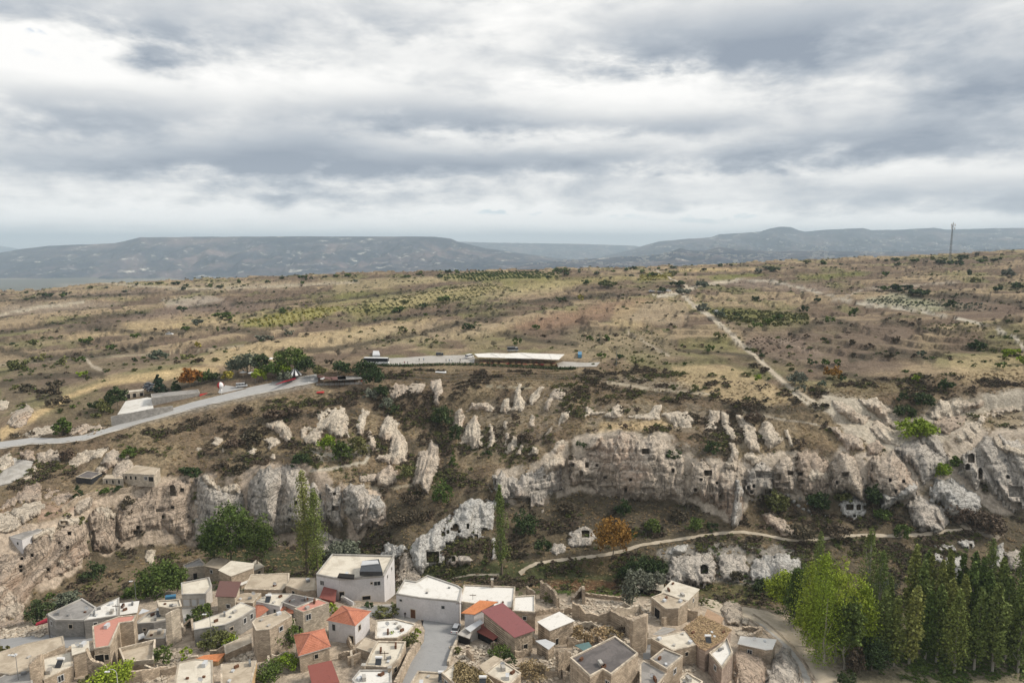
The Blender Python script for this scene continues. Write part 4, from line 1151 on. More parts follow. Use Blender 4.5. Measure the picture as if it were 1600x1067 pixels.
BOULD = [
 ('round grey boulder on the track below the striped rock hump', [(584, 749), (594, 734), (609, 727), (621, 736), (622, 754), (606, 763), (592, 760)], 5.0, RK),
 ('low flat boulder leaning left of the round grey boulder', [(559, 743), (575, 739), (588, 740), (588, 753), (563, 753)], 2.0, RK),
 ('pale domed rock behind the cave restaurant, the higher of two', [(156, 725), (165, 708), (176, 702), (188, 708), (193, 716), (186, 727), (170, 732)], 4.5, RK),
 ('striped domed rock pressing against the cave restaurant roof', [(173, 750), (178, 728), (190, 716), (200, 713), (209, 724), (212, 736), (205, 748), (190, 753)], 5.0, RK),
 ('small cream boulder behind the glass pavilion', [(148, 736), (154, 728), (164, 727), (170, 732), (168, 742), (156, 742)], 2.5, RC),
 ('fallen block of pale rock lying on the brown valley slope', [(222, 874), (228, 861), (236, 856), (245, 860), (242, 875), (236, 882)], 2.5, RC),
 ('white boulder on the left slope beside dark bushes', [(329, 693), (336, 683), (350, 683), (349, 691), (337, 697)], 1.8, RC),
 ('white boulder below two dark bushes on the left slope', [(385, 707), (392, 696), (404, 700), (398, 711)], 1.8, RC),
 ('pale rock knob above the big dome of the left cliff', [(421, 716), (426, 707), (432, 708), (431, 719)], 1.5, RC),
 ('small white stone far left on the open slope', [(304, 702), (309, 696), (314, 701), (309, 705)], 1.0, RC),
 ('thin upright white stone on the open left slope', [(344, 708), (348, 698), (353, 708)], 1.2, RC),
 ('pointed white stone above the white boulder on the left slope', [(379, 684), (381, 672), (386, 680), (390, 690)], 1.2, RC),
 ('rough dark boulder stack at the bend of the pale dirt road', [(1126, 952), (1132, 941), (1142, 938), (1152, 941), (1161, 948), (1162, 966), (1155, 978), (1135, 974)], 5.0, RK),
 ('smooth pale boulder right of the dark boulder stack', [(1158, 972), (1163, 964), (1172, 966), (1173, 976), (1164, 980)], 2.0, RC),
]
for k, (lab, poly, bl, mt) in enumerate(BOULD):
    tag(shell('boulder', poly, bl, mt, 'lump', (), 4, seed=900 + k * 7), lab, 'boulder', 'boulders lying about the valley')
# tumbled blocks below the right cliff
blk = [(1232, 775, 8), (1240, 783, 9), (1250, 779, 6), (1248, 790, 8), (1256, 795, 8), (1264, 798, 6), (1268, 804, 5), (1274, 800, 5), (1278, 808, 5), (1286, 808, 4), (1229, 795, 7), (1222, 770, 6), (1291, 805, 4), (1262, 786, 4), (1272, 792, 4), (1180, 790, 4), (1175, 782, 4)]
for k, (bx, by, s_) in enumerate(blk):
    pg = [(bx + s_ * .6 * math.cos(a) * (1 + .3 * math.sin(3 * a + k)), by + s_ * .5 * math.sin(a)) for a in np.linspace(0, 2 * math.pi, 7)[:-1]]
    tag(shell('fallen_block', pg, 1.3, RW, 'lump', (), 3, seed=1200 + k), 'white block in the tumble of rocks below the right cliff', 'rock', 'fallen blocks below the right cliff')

# ------------------------------------------------------------------ vegetation
def leaf_mat(name, c, var=0.5):
    m, t, b, pos = new_mat(name, 0.75, 0.15)
    geo = t.new('ShaderNodeNewGeometry')
    oi = t.new('ShaderNodeObjectInfo')
    f = t.math('ADD', t.math('MULTIPLY', geo.outputs['Random Per Island'], 0.5), t.math('MULTIPLY', t.noise(pos, 0.6, 3, 0.6), 0.5))
    lo = [x * (1 - var) for x in c]
    hi = [min(1, x * (1 + var)) for x in c]
    col = t.ramp(f, [(0.2, lo), (0.8, hi)])
    v = t.ramp(oi.outputs['Random'], [(0.0, (0.8, .85, .75)), (1.0, (1.25, 1.12, 1.15))])
    t.link(t.mix(1.0, col, v, 'MULTIPLY'), b.inputs['Base Color'])
    b.inputs['Subsurface Weight'].default_value = 0.0
    return m


LM = {
 'bright': leaf_mat('leaf_bright', (.205, .28, .030)),
 'green': leaf_mat('leaf_green', (.085, .125, .030)),
 'dark': leaf_mat('leaf_dark', (.050, .075, .028)),
 'poplar': leaf_mat('leaf_poplar', (.120, .165, .045)),
 'poplar_light': leaf_mat('leaf_poplar_light', (.185, .215, .06)),
 'olive': leaf_mat('leaf_olive', (.125, .135, .050)),
 'grey': leaf_mat('leaf_grey', (.135, .155, .115)),
 'yellow': leaf_mat('leaf_yellow', (.26, .24, .045)),
 'gold': leaf_mat('leaf_gold', (.21, .125, .028)),
 'orange': leaf_mat('leaf_orange', (.30, .125, .035)),
 'brown': leaf_mat('scrub_brown', (.105, .085, .060)),
 'straw': leaf_mat('straw', (.30, .235, .135)),
 'pine': leaf_mat('leaf_pine', (.035, .062, .038)),
}
M['bark'] = mat_simple('bark', (.16, .13, .10), .3, 3)
M['bark_pale'] = mat_simple('pale_bark', (.30, .28, .24), .3, 3)


def leaf_quads(centres, size, rng, up=0.25):
    n = len(centres)
    a = rng.normal(size=(n, 3))
    a[:, 2] *= 0.8
    a /= np.linalg.norm(a, axis=1)[:, None]
    b = rng.normal(size=(n, 3))
    b -= (b * a).sum(1)[:, None] * a
    b /= np.linalg.norm(b, axis=1)[:, None]
    s = size * rng.uniform(0.6, 1.3, n)[:, None]
    a, b = a * s, b * s * 0.8
    V = np.stack([centres - a * 0.6 - b * 0.5, centres + a * 0.5 - b * 0.6, centres + a * 0.6 + b * 0.5, centres - a * 0.5 + b * 0.6], 1)
    return V.reshape(-1, 3)


def crown_points(shape, h, rad, base, n, seed):
    """leaf positions of a crown; h total height, base = start height of the crown"""
    rng = np.random.default_rng(seed)
    ncl = max(10, n // 26)
    u = rng.uniform(0, 1, ncl)
    ang = rng.uniform(0, 2 * math.pi, ncl)
    H = h - base
    if shape == 'poplar':
        prof = np.sin(np.pi * np.clip(u * 0.9 + 0.1, 0, 1)) ** 0.55 * (1 - 0.35 * u)
        rr = rad * prof * rng.uniform(0.3, 1.0, ncl) * (1 + .35 * np.sin(u * 17 + ang * 2 + seed))
        cx, cy, cz = rr * np.cos(ang), rr * np.sin(ang), base + u * H
        cr = rad * 0.36 * (0.5 + prof) * rng.uniform(.6, 1.3, ncl)
        st = 3.0
    elif shape == 'cone':
        prof = (1 - u) ** 0.8
        rr = rad * prof * rng.uniform(0.4, 1.0, ncl)
        cx, cy, cz = rr * np.cos(ang), rr * np.sin(ang), base + u * H
        cr = rad * 0.28 * (0.4 + prof)
        st = 0.8
    else:
        th = np.arccos(rng.uniform(-0.75, 1, ncl))
        q = rng.uniform(0.45, 1.0, ncl)
        lob = 1 + 0.25 * np.sin(ang * 3 + seed) * np.sin(th * 2 + seed)
        cx = rad * q * lob * np.sin(th) * np.cos(ang)
        cy = rad * q * lob * np.sin(th) * np.sin(ang)
        cz = base + H * 0.48 + H * 0.46 * q * lob * np.cos(th)
        cr = np.full(ncl, rad * 0.30) * rng.uniform(0.6, 1.25, ncl)
        st = 0.8
    k = rng.integers(0, ncl, n)
    d = rng.normal(size=(n, 3))
    d /= np.linalg.norm(d, axis=1)[:, None]
    d *= (rng.uniform(0.3, 1, n) ** 0.6)[:, None] * cr[k][:, None]
    d[:, 2] *= st
    P_ = np.stack([cx[k], cy[k], cz[k]], 1) + d
    P_[:, 2] = np.maximum(P_[:, 2], base * 0.6 + 0.05)
    return P_, np.stack([cx, cy, cz], 1)


def tube(p0, p1, r0, r1, n=6):
    p0, p1 = np.array(p0, float), np.array(p1, float)
    d = p1 - p0
    d /= np.linalg.norm(d) + 1e-9
    a = np.cross(d, [0, 0, 1] if abs(d[2]) < .9 else [1, 0, 0])
    a /= np.linalg.norm(a)
    b = np.cross(d, a)
    V = []
    for p, r in ((p0, r0), (p1, r1)):
        for k in range(n):
            t = 2 * math.pi * k / n
            V.append(p + r * (a * math.cos(t) + b * math.sin(t)))
    Fq = [(k, (k + 1) % n, n + (k + 1) % n, n + k) for k in range(n)]
    return V, Fq


def trunk_mesh(shape, h, rad, base, cl, seed):
    rng = random.Random(seed)
    V, Fq = [], []
    def add(p0, p1, r0, r1, n=6):
        v, f = tube(p0, p1, r0, r1, n)
        o = len(V)
        V.extend(v)
        Fq.extend([tuple(i + o for i in q) for q in f])
    r = max(0.06, h * 0.016)
    top = h * (0.93 if shape in ('poplar', 'cone') else 0.6)
    p = [0, 0, -0.6]
    segs = 5
    pts = []
    for k in range(segs + 1):
        pts.append((rng.uniform(-.02, .02) * h * (k > 0) * 0.6, rng.uniform(-.02, .02) * h * (k > 0) * 0.6, -0.6 + (top + .6) * k / segs))
    for k in range(segs):
        add(pts[k], pts[k + 1], r * (1 - k / segs * .85), r * (1 - (k + 1) / segs * .85))
    for c in cl[:8]:
        z0 = max(base * 0.7, c[2] * 0.55)
        z0 = min(z0, top * 0.9)
        add((0, 0, z0), c, r * 0.4, r * 0.1, 4)
    return mesh_data('trunk', V, Fq)


TREE_CACHE = {}


def tree_meshes(shape, ratio, nleaf, seed, leaf):
    """unit-height tree (h = 1), ratio = crown radius / height"""
    key = (shape, round(ratio, 2), nleaf, seed, leaf)
    if key not in TREE_CACHE:
        H = 10.0
        base = {'poplar': 1.5, 'cone': 0.5, 'round': 2.2, 'bush': 0.0}[shape]
        P_, cl = crown_points(shape, H, ratio * H, base, nleaf, seed)
        V = leaf_quads(P_, leaf, np.random.default_rng(seed + 5))
        n = len(P_)
        crown = mesh_data('crown', V, np.arange(4 * n).reshape(-1, 4))
        trunk = trunk_mesh(shape, H, ratio * H, base, cl, seed)
        TREE_CACHE[key] = (crown, trunk)
    return TREE_CACHE[key]


TREE_N = [0]
crown_cache = {}


def place_tree(px, base_py, top_py, wpx, leafmat, shape='round', label=None, group=None, name='tree', nleaf=None, z=None, bark=None, parts=True):
    g = hit(px, base_py)
    if g is None:
        return None
    zb = g.z if z is None else z
    mpp = g.y / F / CP          # metres per photo pixel at that distance, near enough
    Hm = max(0.6, at_Y(px, top_py, g.y)[2] - zb)
    dist = g.length
    rm = wpx * (math.hypot(g.y, g.z - CAM_Z) / F) / 2
    ratio = min(0.75, max(0.05, rm / Hm))
    ratio = round(ratio * 20) / 20 if ratio > 0.1 else round(ratio, 2)
    if nleaf is None:
        area = wpx * abs(base_py - top_py)
        nleaf = int(min(3600, max(90, area * 1.3)))
        nleaf = int(2 ** round(math.log2(nleaf) * 2) ** 1 if False else 90 * 1.6 ** round(math.log(nleaf / 90) / math.log(1.6)))
    TREE_N[0] += 1
    seed = (TREE_N[0] * 7) % 8 + (1 if shape == 'poplar' else 20)
    lf = max(0.20, 1.9 * dist / F) / Hm * 10      # leaf clusters about 1.3 px in the photo
    lf = round(min(lf, 3.0), 1)
    cm, tm = tree_meshes(shape, ratio, nleaf, seed, lf)
    ck = (id(cm), leafmat)
    if ck not in crown_cache:
        c2 = cm.copy()
        c2.name = 'crown'
        c2.materials.clear()
        c2.materials.append(LM[leafmat])
        crown_cache[ck] = c2
    s = Hm / 10
    sr = rm / (ratio * Hm)
    rz = random.uniform(0, 6.28)
    if not parts:
        o = link(name, crown_cache[ck], None, None, (g.x, g.y, zb))
        o.scale = (s * sr, s * sr, s)
        o.rotation_euler.z = rz
        return tag(o, label, name.replace('_', ' '), group)
    e = empty(name, (g.x, g.y, zb))
    e.rotation_euler = (random.uniform(-.03, .03), random.uniform(-.03, .03), rz)
    tag(e, label, 'tree' if 'bush' not in name else 'bush', group)
    c = link('crown', crown_cache[ck], None, e)
    c.scale = (s * sr, s * sr, s)
    t = link('trunk', tm, M[bark or 'bark'], e)
    t.scale = (s, s, s)
    return e


# ---- trees one can tell apart: (px, base py, top py, width px, leaf, shape, name, label, group)
T = [
 (481, 898, 740, 30, 'poplar_light', 'poplar', 'poplar', 'tallest yellowish poplar standing against the dark left cliff', 'poplars by the left cliff'),
 (496, 900, 768, 30, 'poplar_light', 'poplar', 'poplar', 'shorter poplar merging with the tall one on its right side', 'poplars by the left cliff'),
 (784, 896, 760, 19, 'poplar', 'poplar', 'poplar', 'slim dark poplar right of the white carved rock fin', None),
 (362, 893, 780, 70, 'green', 'round', 'broad_tree', 'large round green tree in front of the left cliff', 'trees at the foot of the left cliff'),
 (402, 896, 806, 52, 'green', 'round', 'broad_tree', 'lower round tree joined to the right of the large green one', 'trees at the foot of the left cliff'),
 (335, 890, 812, 40, 'green', 'round', 'broad_tree', 'small round tree at the left edge of the large green one', 'trees at the foot of the left cliff'),
 (958, 872, 808, 56, 'gold', 'round', 'broad_tree', 'golden autumn tree beside the footpath', None),
 (536, 876, 846, 54, 'grey', 'bush', 'bush', 'grey green willow bush behind the white flat roofed house', None),
 (1000, 908, 870, 40, 'dark', 'round', 'broad_tree', 'dark tree left of the rock with the round cave, upper one', 'dark trees by the canal'),
 (1024, 912, 874, 30, 'dark', 'round', 'broad_tree', 'dark tree touching the rock with the round cave', 'dark trees by the canal'),
 (978, 912, 880, 26, 'dark', 'round', 'broad_tree', 'small dark tree at the left end of the canal trees', 'dark trees by the canal'),
 (984, 944, 896, 22, 'grey', 'poplar', 'willow', 'narrow grey green willow rising behind the village ruins', 'grey willows by the canal'),
 (1006, 930, 893, 34, 'grey', 'round', 'willow', 'rounded grey green willow behind the cream gabled house', 'grey willows by the canal'),
 (1028, 926, 893, 26, 'grey', 'round', 'willow', 'rightmost grey green willow behind the cream gabled house', 'grey willows by the canal'),
 (252, 930, 876, 62, 'green', 'bush', 'bush', 'big bright green bush behind the garage house', 'bushes between the left cliff and the village'),
 (225, 936, 905, 30, 'green', 'bush', 'bush', 'green bush left of the big bright one', 'bushes between the left cliff and the village'),
 (278, 925, 880, 30, 'green', 'bush', 'bush', 'green bush touching the small house with a door', 'bushes between the left cliff and the village'),
 (150, 905, 878, 32, 'dark', 'bush', 'bush', 'round dark green bush alone on the valley slope', 'bushes between the left cliff and the village'),
 (205, 932, 918, 26, 'green', 'bush', 'bush', 'low green bush above the white corrugated roof', 'bushes between the left cliff and the village'),
 (78, 935, 925, 12, 'green', 'bush', 'bush', 'tiny bush at the foot of the pink cliff', 'bushes between the left cliff and the village'),
 (104, 946, 926, 34, 'grey', 'bush', 'bush', 'grey green bush behind the big grey roof', 'bushes between the left cliff and the village'),
 (62, 972, 934, 36, 'dark', 'bush', 'bush', 'dark bush between the pink cliff and the red awning', 'bushes between the left cliff and the village'),
 # restaurant gardens
 (249, 614, 589, 19, 'pine', 'cone', 'conifer', 'dark conifer behind the long grey building', 'trees of the left restaurant garden'),
 (274, 610, 594, 12, 'dark', 'cone', 'conifer', 'small dark conifer left of the orange tree', 'trees of the left restaurant garden'),
 (297, 606, 578, 24, 'orange', 'round', 'broad_tree', 'orange autumn tree beside the car park', 'trees of the left restaurant garden'),
 (315, 600, 584, 20, 'green', 'round', 'broad_tree', 'green tree right of the orange one', 'trees of the left restaurant garden'),
 (330, 596, 580, 20, 'dark', 'bush', 'broad_tree', 'low dark tree above the car park wall', 'trees of the left restaurant garden'),
 (356, 598, 581, 15, 'yellow', 'round', 'broad_tree', 'small yellow tree beside the car park', 'trees of the left restaurant garden'),
 (372, 588, 560, 26, 'grey', 'round', 'broad_tree', 'blue grey tree at the left of the garden grove', 'garden grove'),
 (392, 586, 552, 30, 'grey', 'round', 'broad_tree', 'tallest blue grey tree of the garden grove', 'garden grove'),
 (410, 584, 555, 22, 'dark', 'round', 'broad_tree', 'dark tree behind the white garden canopies', 'garden grove'),
 (405, 597, 578, 18, 'bright', 'round', 'broad_tree', 'light green tree in front of the garden grove', 'garden grove'),
 (424, 594, 570, 26, 'green', 'round', 'broad_tree', 'green tree in the middle of the garden grove', 'garden grove'),
 (452, 584, 547, 38, 'green', 'round', 'broad_tree', 'large bright green tree topping the garden grove', 'garden grove'),
 (440, 590, 568, 22, 'bright', 'round', 'broad_tree', 'lower light green tree left of the black and white tent', 'garden grove'),
 (476, 588, 560, 26, 'dark', 'round', 'broad_tree', 'dark tree right of the black and white tent', 'garden grove'),
 (446, 598, 582, 18, 'grey', 'bush', 'broad_tree', 'grey bushy tree under the black and white tent', 'garden grove'),
 (500, 592, 575, 18, 'olive', 'round', 'broad_tree', 'olive tree at the right end of the road', 'garden grove'),
 (534, 586, 565, 32, 'dark', 'round', 'broad_tree', 'round dark tree behind the terrace restaurant', 'trees by the terrace restaurant'),
 (572, 590, 564, 38, 'dark', 'round', 'broad_tree', 'large round dark tree in front of the coach', 'trees by the terrace restaurant'),
 (584, 606, 576, 32, 'dark', 'round', 'broad_tree', 'dark tree at the right end of the terrace restaurant', 'trees by the terrace restaurant'),
 (596, 622, 600, 26, 'dark', 'bush', 'bush', 'dark bush below the terrace restaurant trees', 'ravine bushes'),
 (580, 622, 606, 26, 'grey', 'bush', 'bush', 'grey bush below the terrace restaurant trees', 'ravine bushes'),
 (605, 640, 618, 26, 'grey', 'bush', 'bush', 'grey bush above the striped rock hump', 'ravine bushes'),
 (616, 648, 630, 18, 'dark', 'bush', 'bush', 'small dark green bush above the striped rock hump', 'ravine bushes'),
 (692, 668, 630, 36, 'dark', 'bush', 'bush', 'large dark bush in the head of the ravine', 'ravine bushes'),
 (712, 692, 660, 22, 'dark', 'bush', 'bush', 'dark bush beside the fluted rock fins', 'ravine bushes'),
 (470, 730, 706, 28, 'dark', 'bush', 'bush', 'round dark green bush on top of the big domed cliff', 'bushes below the white rock face'),
 (512, 706, 678, 26, 'bright', 'bush', 'bush', 'light green bush at the foot of the white rock face', 'bushes below the white rock face'),
 (534, 722, 684, 32, 'green', 'bush', 'bush', 'green bush in the middle below the white rock face', 'bushes below the white rock face'),
 (558, 712, 676, 30, 'olive', 'bush', 'bush', 'olive bush right below the white rock face', 'bushes below the white rock face'),
 (635, 752, 722, 30, 'olive', 'bush', 'bush', 'yellowish bush right of the round grey boulder', 'ravine bushes'),
 (690, 785, 752, 34, 'green', 'bush', 'bush', 'bright green bush above the white carved rock fin', 'ravine bushes'),
 (708, 728, 706, 16, 'green', 'cone', 'bush', 'slim green bush in the lower ravine', 'ravine bushes'),
 (650, 812, 796, 30, 'brown', 'bush', 'bush', 'brown leafless bush left of the white carved rock fin', 'ravine bushes'),
 # left slopes
 (184, 640, 604, 28, 'dark', 'round', 'broad_tree', 'dark tree left of the long grey building', 'trees left of the grey building'),
 (164, 646, 626, 28, 'olive', 'bush', 'bush', 'olive bush below the dark tree', 'trees left of the grey building'),
 (148, 640, 624, 22, 'dark', 'bush', 'bush', 'dark bush on the bank left of the grey building', 'trees left of the grey building'),
 (98, 680, 648, 24, 'green', 'bush', 'bush', 'green bush above the bend of the road', 'trees left of the grey building'),
 (202, 714, 698, 26, 'green', 'bush', 'bush', 'sprawling green bush behind the domed rocks', 'bushes by the cave restaurant'),
 (123, 778, 756, 14, 'dark', 'cone', 'conifer', 'small dark conifer below the glass pavilion', 'bushes by the cave restaurant'),
 (160, 773, 762, 20, 'green', 'bush', 'bush', 'leafy garden bush in front of the cave restaurant', 'bushes by the cave restaurant'),
 (180, 769, 757, 16, 'dark', 'bush', 'bush', 'dark garden bush in front of the cave restaurant', 'bushes by the cave restaurant'),
 (105, 720, 700, 20, 'brown', 'bush', 'bush', 'brown thicket under the road embankment', 'bushes by the cave restaurant'),
 (203, 800, 778, 26, 'brown', 'bush', 'bush', 'brown thicket on the cliff below the cave restaurant', 'bushes by the cave restaurant'),
 (128, 820, 806, 14, 'olive', 'bush', 'bush', 'olive bush in a notch of the pink cliff', 'bushes by the cave restaurant'),
 # right valley
 (1433, 684, 655, 52, 'bright', 'bush', 'bush', 'wide bright green bush in the hollow of the right rocks', 'bushes among the right rocks'),
 (1416, 656, 630, 30, 'dark', 'bush', 'bush', 'dark bush above the wide bright one', 'bushes among the right rocks'),
 (1442, 640, 613, 30, 'dark', 'round', 'broad_tree', 'round dark tree at the head of the right gully', 'bushes among the right rocks'),
 (1409, 634, 610, 14, 'dark', 'round', 'broad_tree', 'thin dark tree at the head of the right gully', 'bushes among the right rocks'),
 (1470, 745, 722, 30, 'bright', 'bush', 'bush', 'bright green bush on top of the striped white dome', 'bushes among the right rocks'),
 (1492, 732, 708, 18, 'green', 'bush', 'bush', 'green bush left of the right carved cliff', 'bushes among the right rocks'),
 (1364, 798, 756, 22, 'dark', 'round', 'broad_tree', 'dark tree between two right carved rocks', 'bushes among the right rocks'),
 (1378, 810, 796, 28, 'green', 'bush', 'bush', 'low green bush below the right carved rocks', 'bushes among the right rocks'),
 (1278, 798, 766, 30, 'dark', 'bush', 'bush', 'dark bush right of the tumbled blocks', 'bushes among the right rocks'),
 (1214, 800, 766, 32, 'olive', 'bush', 'bush', 'rusty olive bush below the carved rooms', 'bushes among the right rocks'),
 (1320, 784, 768, 24, 'olive', 'bush', 'bush', 'olive bush under the pointed carved rock', 'bushes among the right rocks'),
 (1048, 720, 703, 28, 'dark', 'bush', 'bush', 'dark bush on the right shoulder of the long cliff', 'bushes on the long cliff'),
 (1113, 708, 690, 26, 'dark', 'bush', 'bush', 'dark bush on the slope above the long cliff', 'bushes on the long cliff'),
 (1030, 742, 730, 22, 'green', 'bush', 'bush', 'green bush on a ledge of the long cliff', 'bushes on the long cliff'),
 (1065, 748, 738, 20, 'olive', 'bush', 'bush', 'olive bush on a broken ledge of the long cliff', 'bushes on the long cliff'),
 (975, 805, 782, 26, 'dark', 'bush', 'bush', 'dark bush at the foot of the long cliff', 'bushes on the long cliff'),
 (1020, 832, 806, 24, 'green', 'bush', 'bush', 'green bush above the footpath', 'bushes along the footpath'),
 (1085, 830, 806, 30, 'green', 'bush', 'bush', 'larger green bush above the footpath', 'bushes along the footpath'),
 (1060, 815, 795, 26, 'brown', 'bush', 'bush', 'brown bush under the cave mouths of the long cliff', 'bushes along the footpath'),
 (1112, 828, 815, 18, 'dark', 'bush', 'bush', 'dark bush left of the white rock pillar', 'bushes along the footpath'),
 (1410, 842, 818, 26, 'green', 'bush', 'bush', 'green bush left of the low grey dome', 'bushes along the footpath'),
 (1250, 842, 820, 40, 'brown', 'bush', 'bush', 'brown thicket right of the slanting slab of rock', 'bushes along the footpath'),
 (1310, 842, 820, 40, 'brown', 'bush', 'bush', 'brown thicket below the white twin cave rock', 'bushes along the footpath'),
 (1540, 830, 800, 50, 'brown', 'bush', 'bush', 'wide brown thicket below the right carved cliff', 'bushes along the footpath'),
 (1500, 815, 790, 40, 'brown', 'bush', 'bush', 'brown thicket right of the striped white dome', 'bushes along the footpath'),
 (850, 866, 838, 26, 'dark', 'bush', 'bush', 'dark bush left of the little cave rock', 'bushes along the footpath'),
 (820, 835, 800, 40, 'dark', 'bush', 'bush', 'dark thicket inside the shaded hollow', 'bushes along the footpath'),
 (885, 800, 786, 30, 'brown', 'bush', 'bush', 'brown bush under the long cliff', 'bushes along the footpath'),
 (540, 868, 850, 40, 'dark', 'bush', 'bush', 'dark thicket under the overhanging rock', None),
 (1150, 908, 890, 20, 'brown', 'bush', 'bush', 'brown bush between the two lower grey rocks', None),
 (1190, 922, 905, 30, 'dark', 'bush', 'bush', 'dark bush at the foot of the lower white rocks', None),
 (1265, 915, 880, 26, 'poplar', 'bush', 'bush', 'green bush behind the bright poplars', None),
 # village greenery
 (315, 968, 945, 34, 'green', 'bush', 'bush', 'bright vine bush in the yard below the garage', 'village bushes'),
 (297, 978, 958, 14, 'dark', 'bush', 'bush', 'dark bush at the lower edge of the small yard', 'village bushes'),
 (256, 1040, 1005, 26, 'green', 'bush', 'bush', 'green bush in a courtyard left of the track', 'village bushes'),
 (292, 1030, 1008, 16, 'bright', 'bush', 'bush', 'light green bush beside the steep track', 'village bushes'),
 (336, 1010, 985, 46, 'olive', 'bush', 'bush', 'yellow green vine behind the long cream roof wall', 'village bushes'),
 (360, 1008, 992, 26, 'bright', 'bush', 'bush', 'vine over the small metal roof', 'village bushes'),
 (448, 1012, 968, 36, 'green', 'bush', 'bush', 'ivy mound behind the lower hipped red roof', 'village bushes'),
 (434, 1020, 980, 28, 'green', 'bush', 'bush', 'ivy hanging beside the tall tan house', 'village bushes'),
 (448, 1045, 1018, 34, 'bright', 'bush', 'bush', 'vine in front of the lower hipped red roof', 'village bushes'),
 (420, 1062, 1036, 40, 'green', 'bush', 'bush', 'hedge like vine at the lower left of the red roofs', 'village bushes'),
 (518, 960, 944, 20, 'bright', 'bush', 'bush', 'light green bush between two red roofs', 'village bushes'),
 (605, 962, 948, 34, 'olive', 'bush', 'bush', 'weedy patch of bush before the white flat roofed house', 'village bushes'),
 (575, 950, 940, 16, 'dark', 'bush', 'bush', 'small dark shrub by the steps of the white house', 'village bushes'),
 (618, 1004, 986, 30, 'bright', 'bush', 'bush', 'grape vine over the terrace beside the road', 'village bushes'),
 (645, 1012, 990, 24, 'olive', 'bush', 'bush', 'grape vine spilling over the road wall', 'village bushes'),
 (653, 996, 978, 12, 'bright', 'bush', 'bush', 'thin upright vine at the corner of the road wall', 'village bushes'),
 (782, 1030, 1006, 36, 'green', 'bush', 'bush', 'green bush under the shed beside the rose red roof', 'village bushes'),
 (795, 1040, 1018, 26, 'dark', 'bush', 'bush', 'dark bush against the stone wall of the rose red roof', 'village bushes'),
 (716, 1022, 1010, 12, 'olive', 'bush', 'bush', 'small bush below the parked white car', 'village bushes'),
 (178, 1072, 1042, 52, 'bright', 'round', 'broad_tree', 'yellow green tree by the street lamp', 'village bushes'),
 (135, 1072, 1056, 20, 'olive', 'bush', 'bush', 'small tree top left of the street lamp', 'village bushes'),
 (4, 1022, 1008, 14, 'olive', 'bush', 'bush', 'bush cut by the left edge of the picture', 'village bushes'),
 (192, 1030, 1010, 14, 'straw', 'bush', 'bush', 'dry straw bush on the broken wall', 'dry bushes in the ruins'),
 (219, 1028, 1015, 12, 'straw', 'bush', 'bush', 'dry straw bush hanging on the yard wall', 'dry bushes in the ruins'),
 (900, 1000, 980, 34, 'straw', 'bush', 'bush', 'dry straw thicket right of the white roofed hut', 'dry bushes in the ruins'),
 (930, 1004, 984, 40, 'straw', 'bush', 'bush', 'wide dry thicket inside the ruined walls', 'dry bushes in the ruins'),
 (955, 998, 980, 26, 'straw', 'bush', 'bush', 'dry thicket against the tall tower wall', 'dry bushes in the ruins'),
 (920, 985, 972, 16, 'brown', 'bush', 'bush', 'small brown shrub in the ruined walls', 'dry bushes in the ruins'),
 (970, 990, 975, 18, 'brown', 'bush', 'bush', 'brown shrub at the foot of the curved ruin wall', 'dry bushes in the ruins'),
 (858, 942, 925, 20, 'olive', 'bush', 'bush', 'olive bush between broken wall stubs', 'dry bushes in the ruins'),
 (830, 1060, 1035, 40, 'straw', 'bush', 'bush', 'dry straw thicket in the lane below the rose red roof', 'dry bushes in the ruins'),
 (1070, 960, 948, 14, 'green', 'bush', 'bush', 'ivy on the arched ruin wall', 'village bushes'),
 (1100, 945, 935, 14, 'olive', 'bush', 'bush', 'bush at the corner of the cream gabled house', 'village bushes'),
 # grove at lower right, front bushes
 (1362, 1048, 992, 44, 'dark', 'bush', 'bush', 'big dark round bush at the foot of the grove', 'bushes in the grove'),
 (1335, 1052, 1010, 26, 'brown', 'bush', 'bush', 'brown bare bush left of the big dark one', 'bushes in the grove'),
 (1314, 1026, 996, 30, 'bright', 'bush', 'bush', 'light green bush low at the left of the grove', 'bushes in the grove'),
 (1322, 1070, 1050, 26, 'dark', 'bush', 'bush', 'dark bush near the bend of the irrigation ditch', 'bushes in the grove'),
 (1475, 1056, 1036, 14, 'green', 'bush', 'bush', 'small green bush in the clearing', 'bushes in the grove'),
 (1385, 935, 905, 30, 'grey', 'bush', 'bush', 'grey green bush seen in the gap between poplars', 'bushes in the grove'),
]
for (px, b_, t_, w_, lf, sh, nm, lab, grp) in T:
    if grp == 'garden grove' or grp == 'trees of the left restaurant garden':
        w_, t_ = w_ * 1.3, t_ - 3
    place_tree(px, b_, t_, w_, lf, sh, lab, grp, nm)

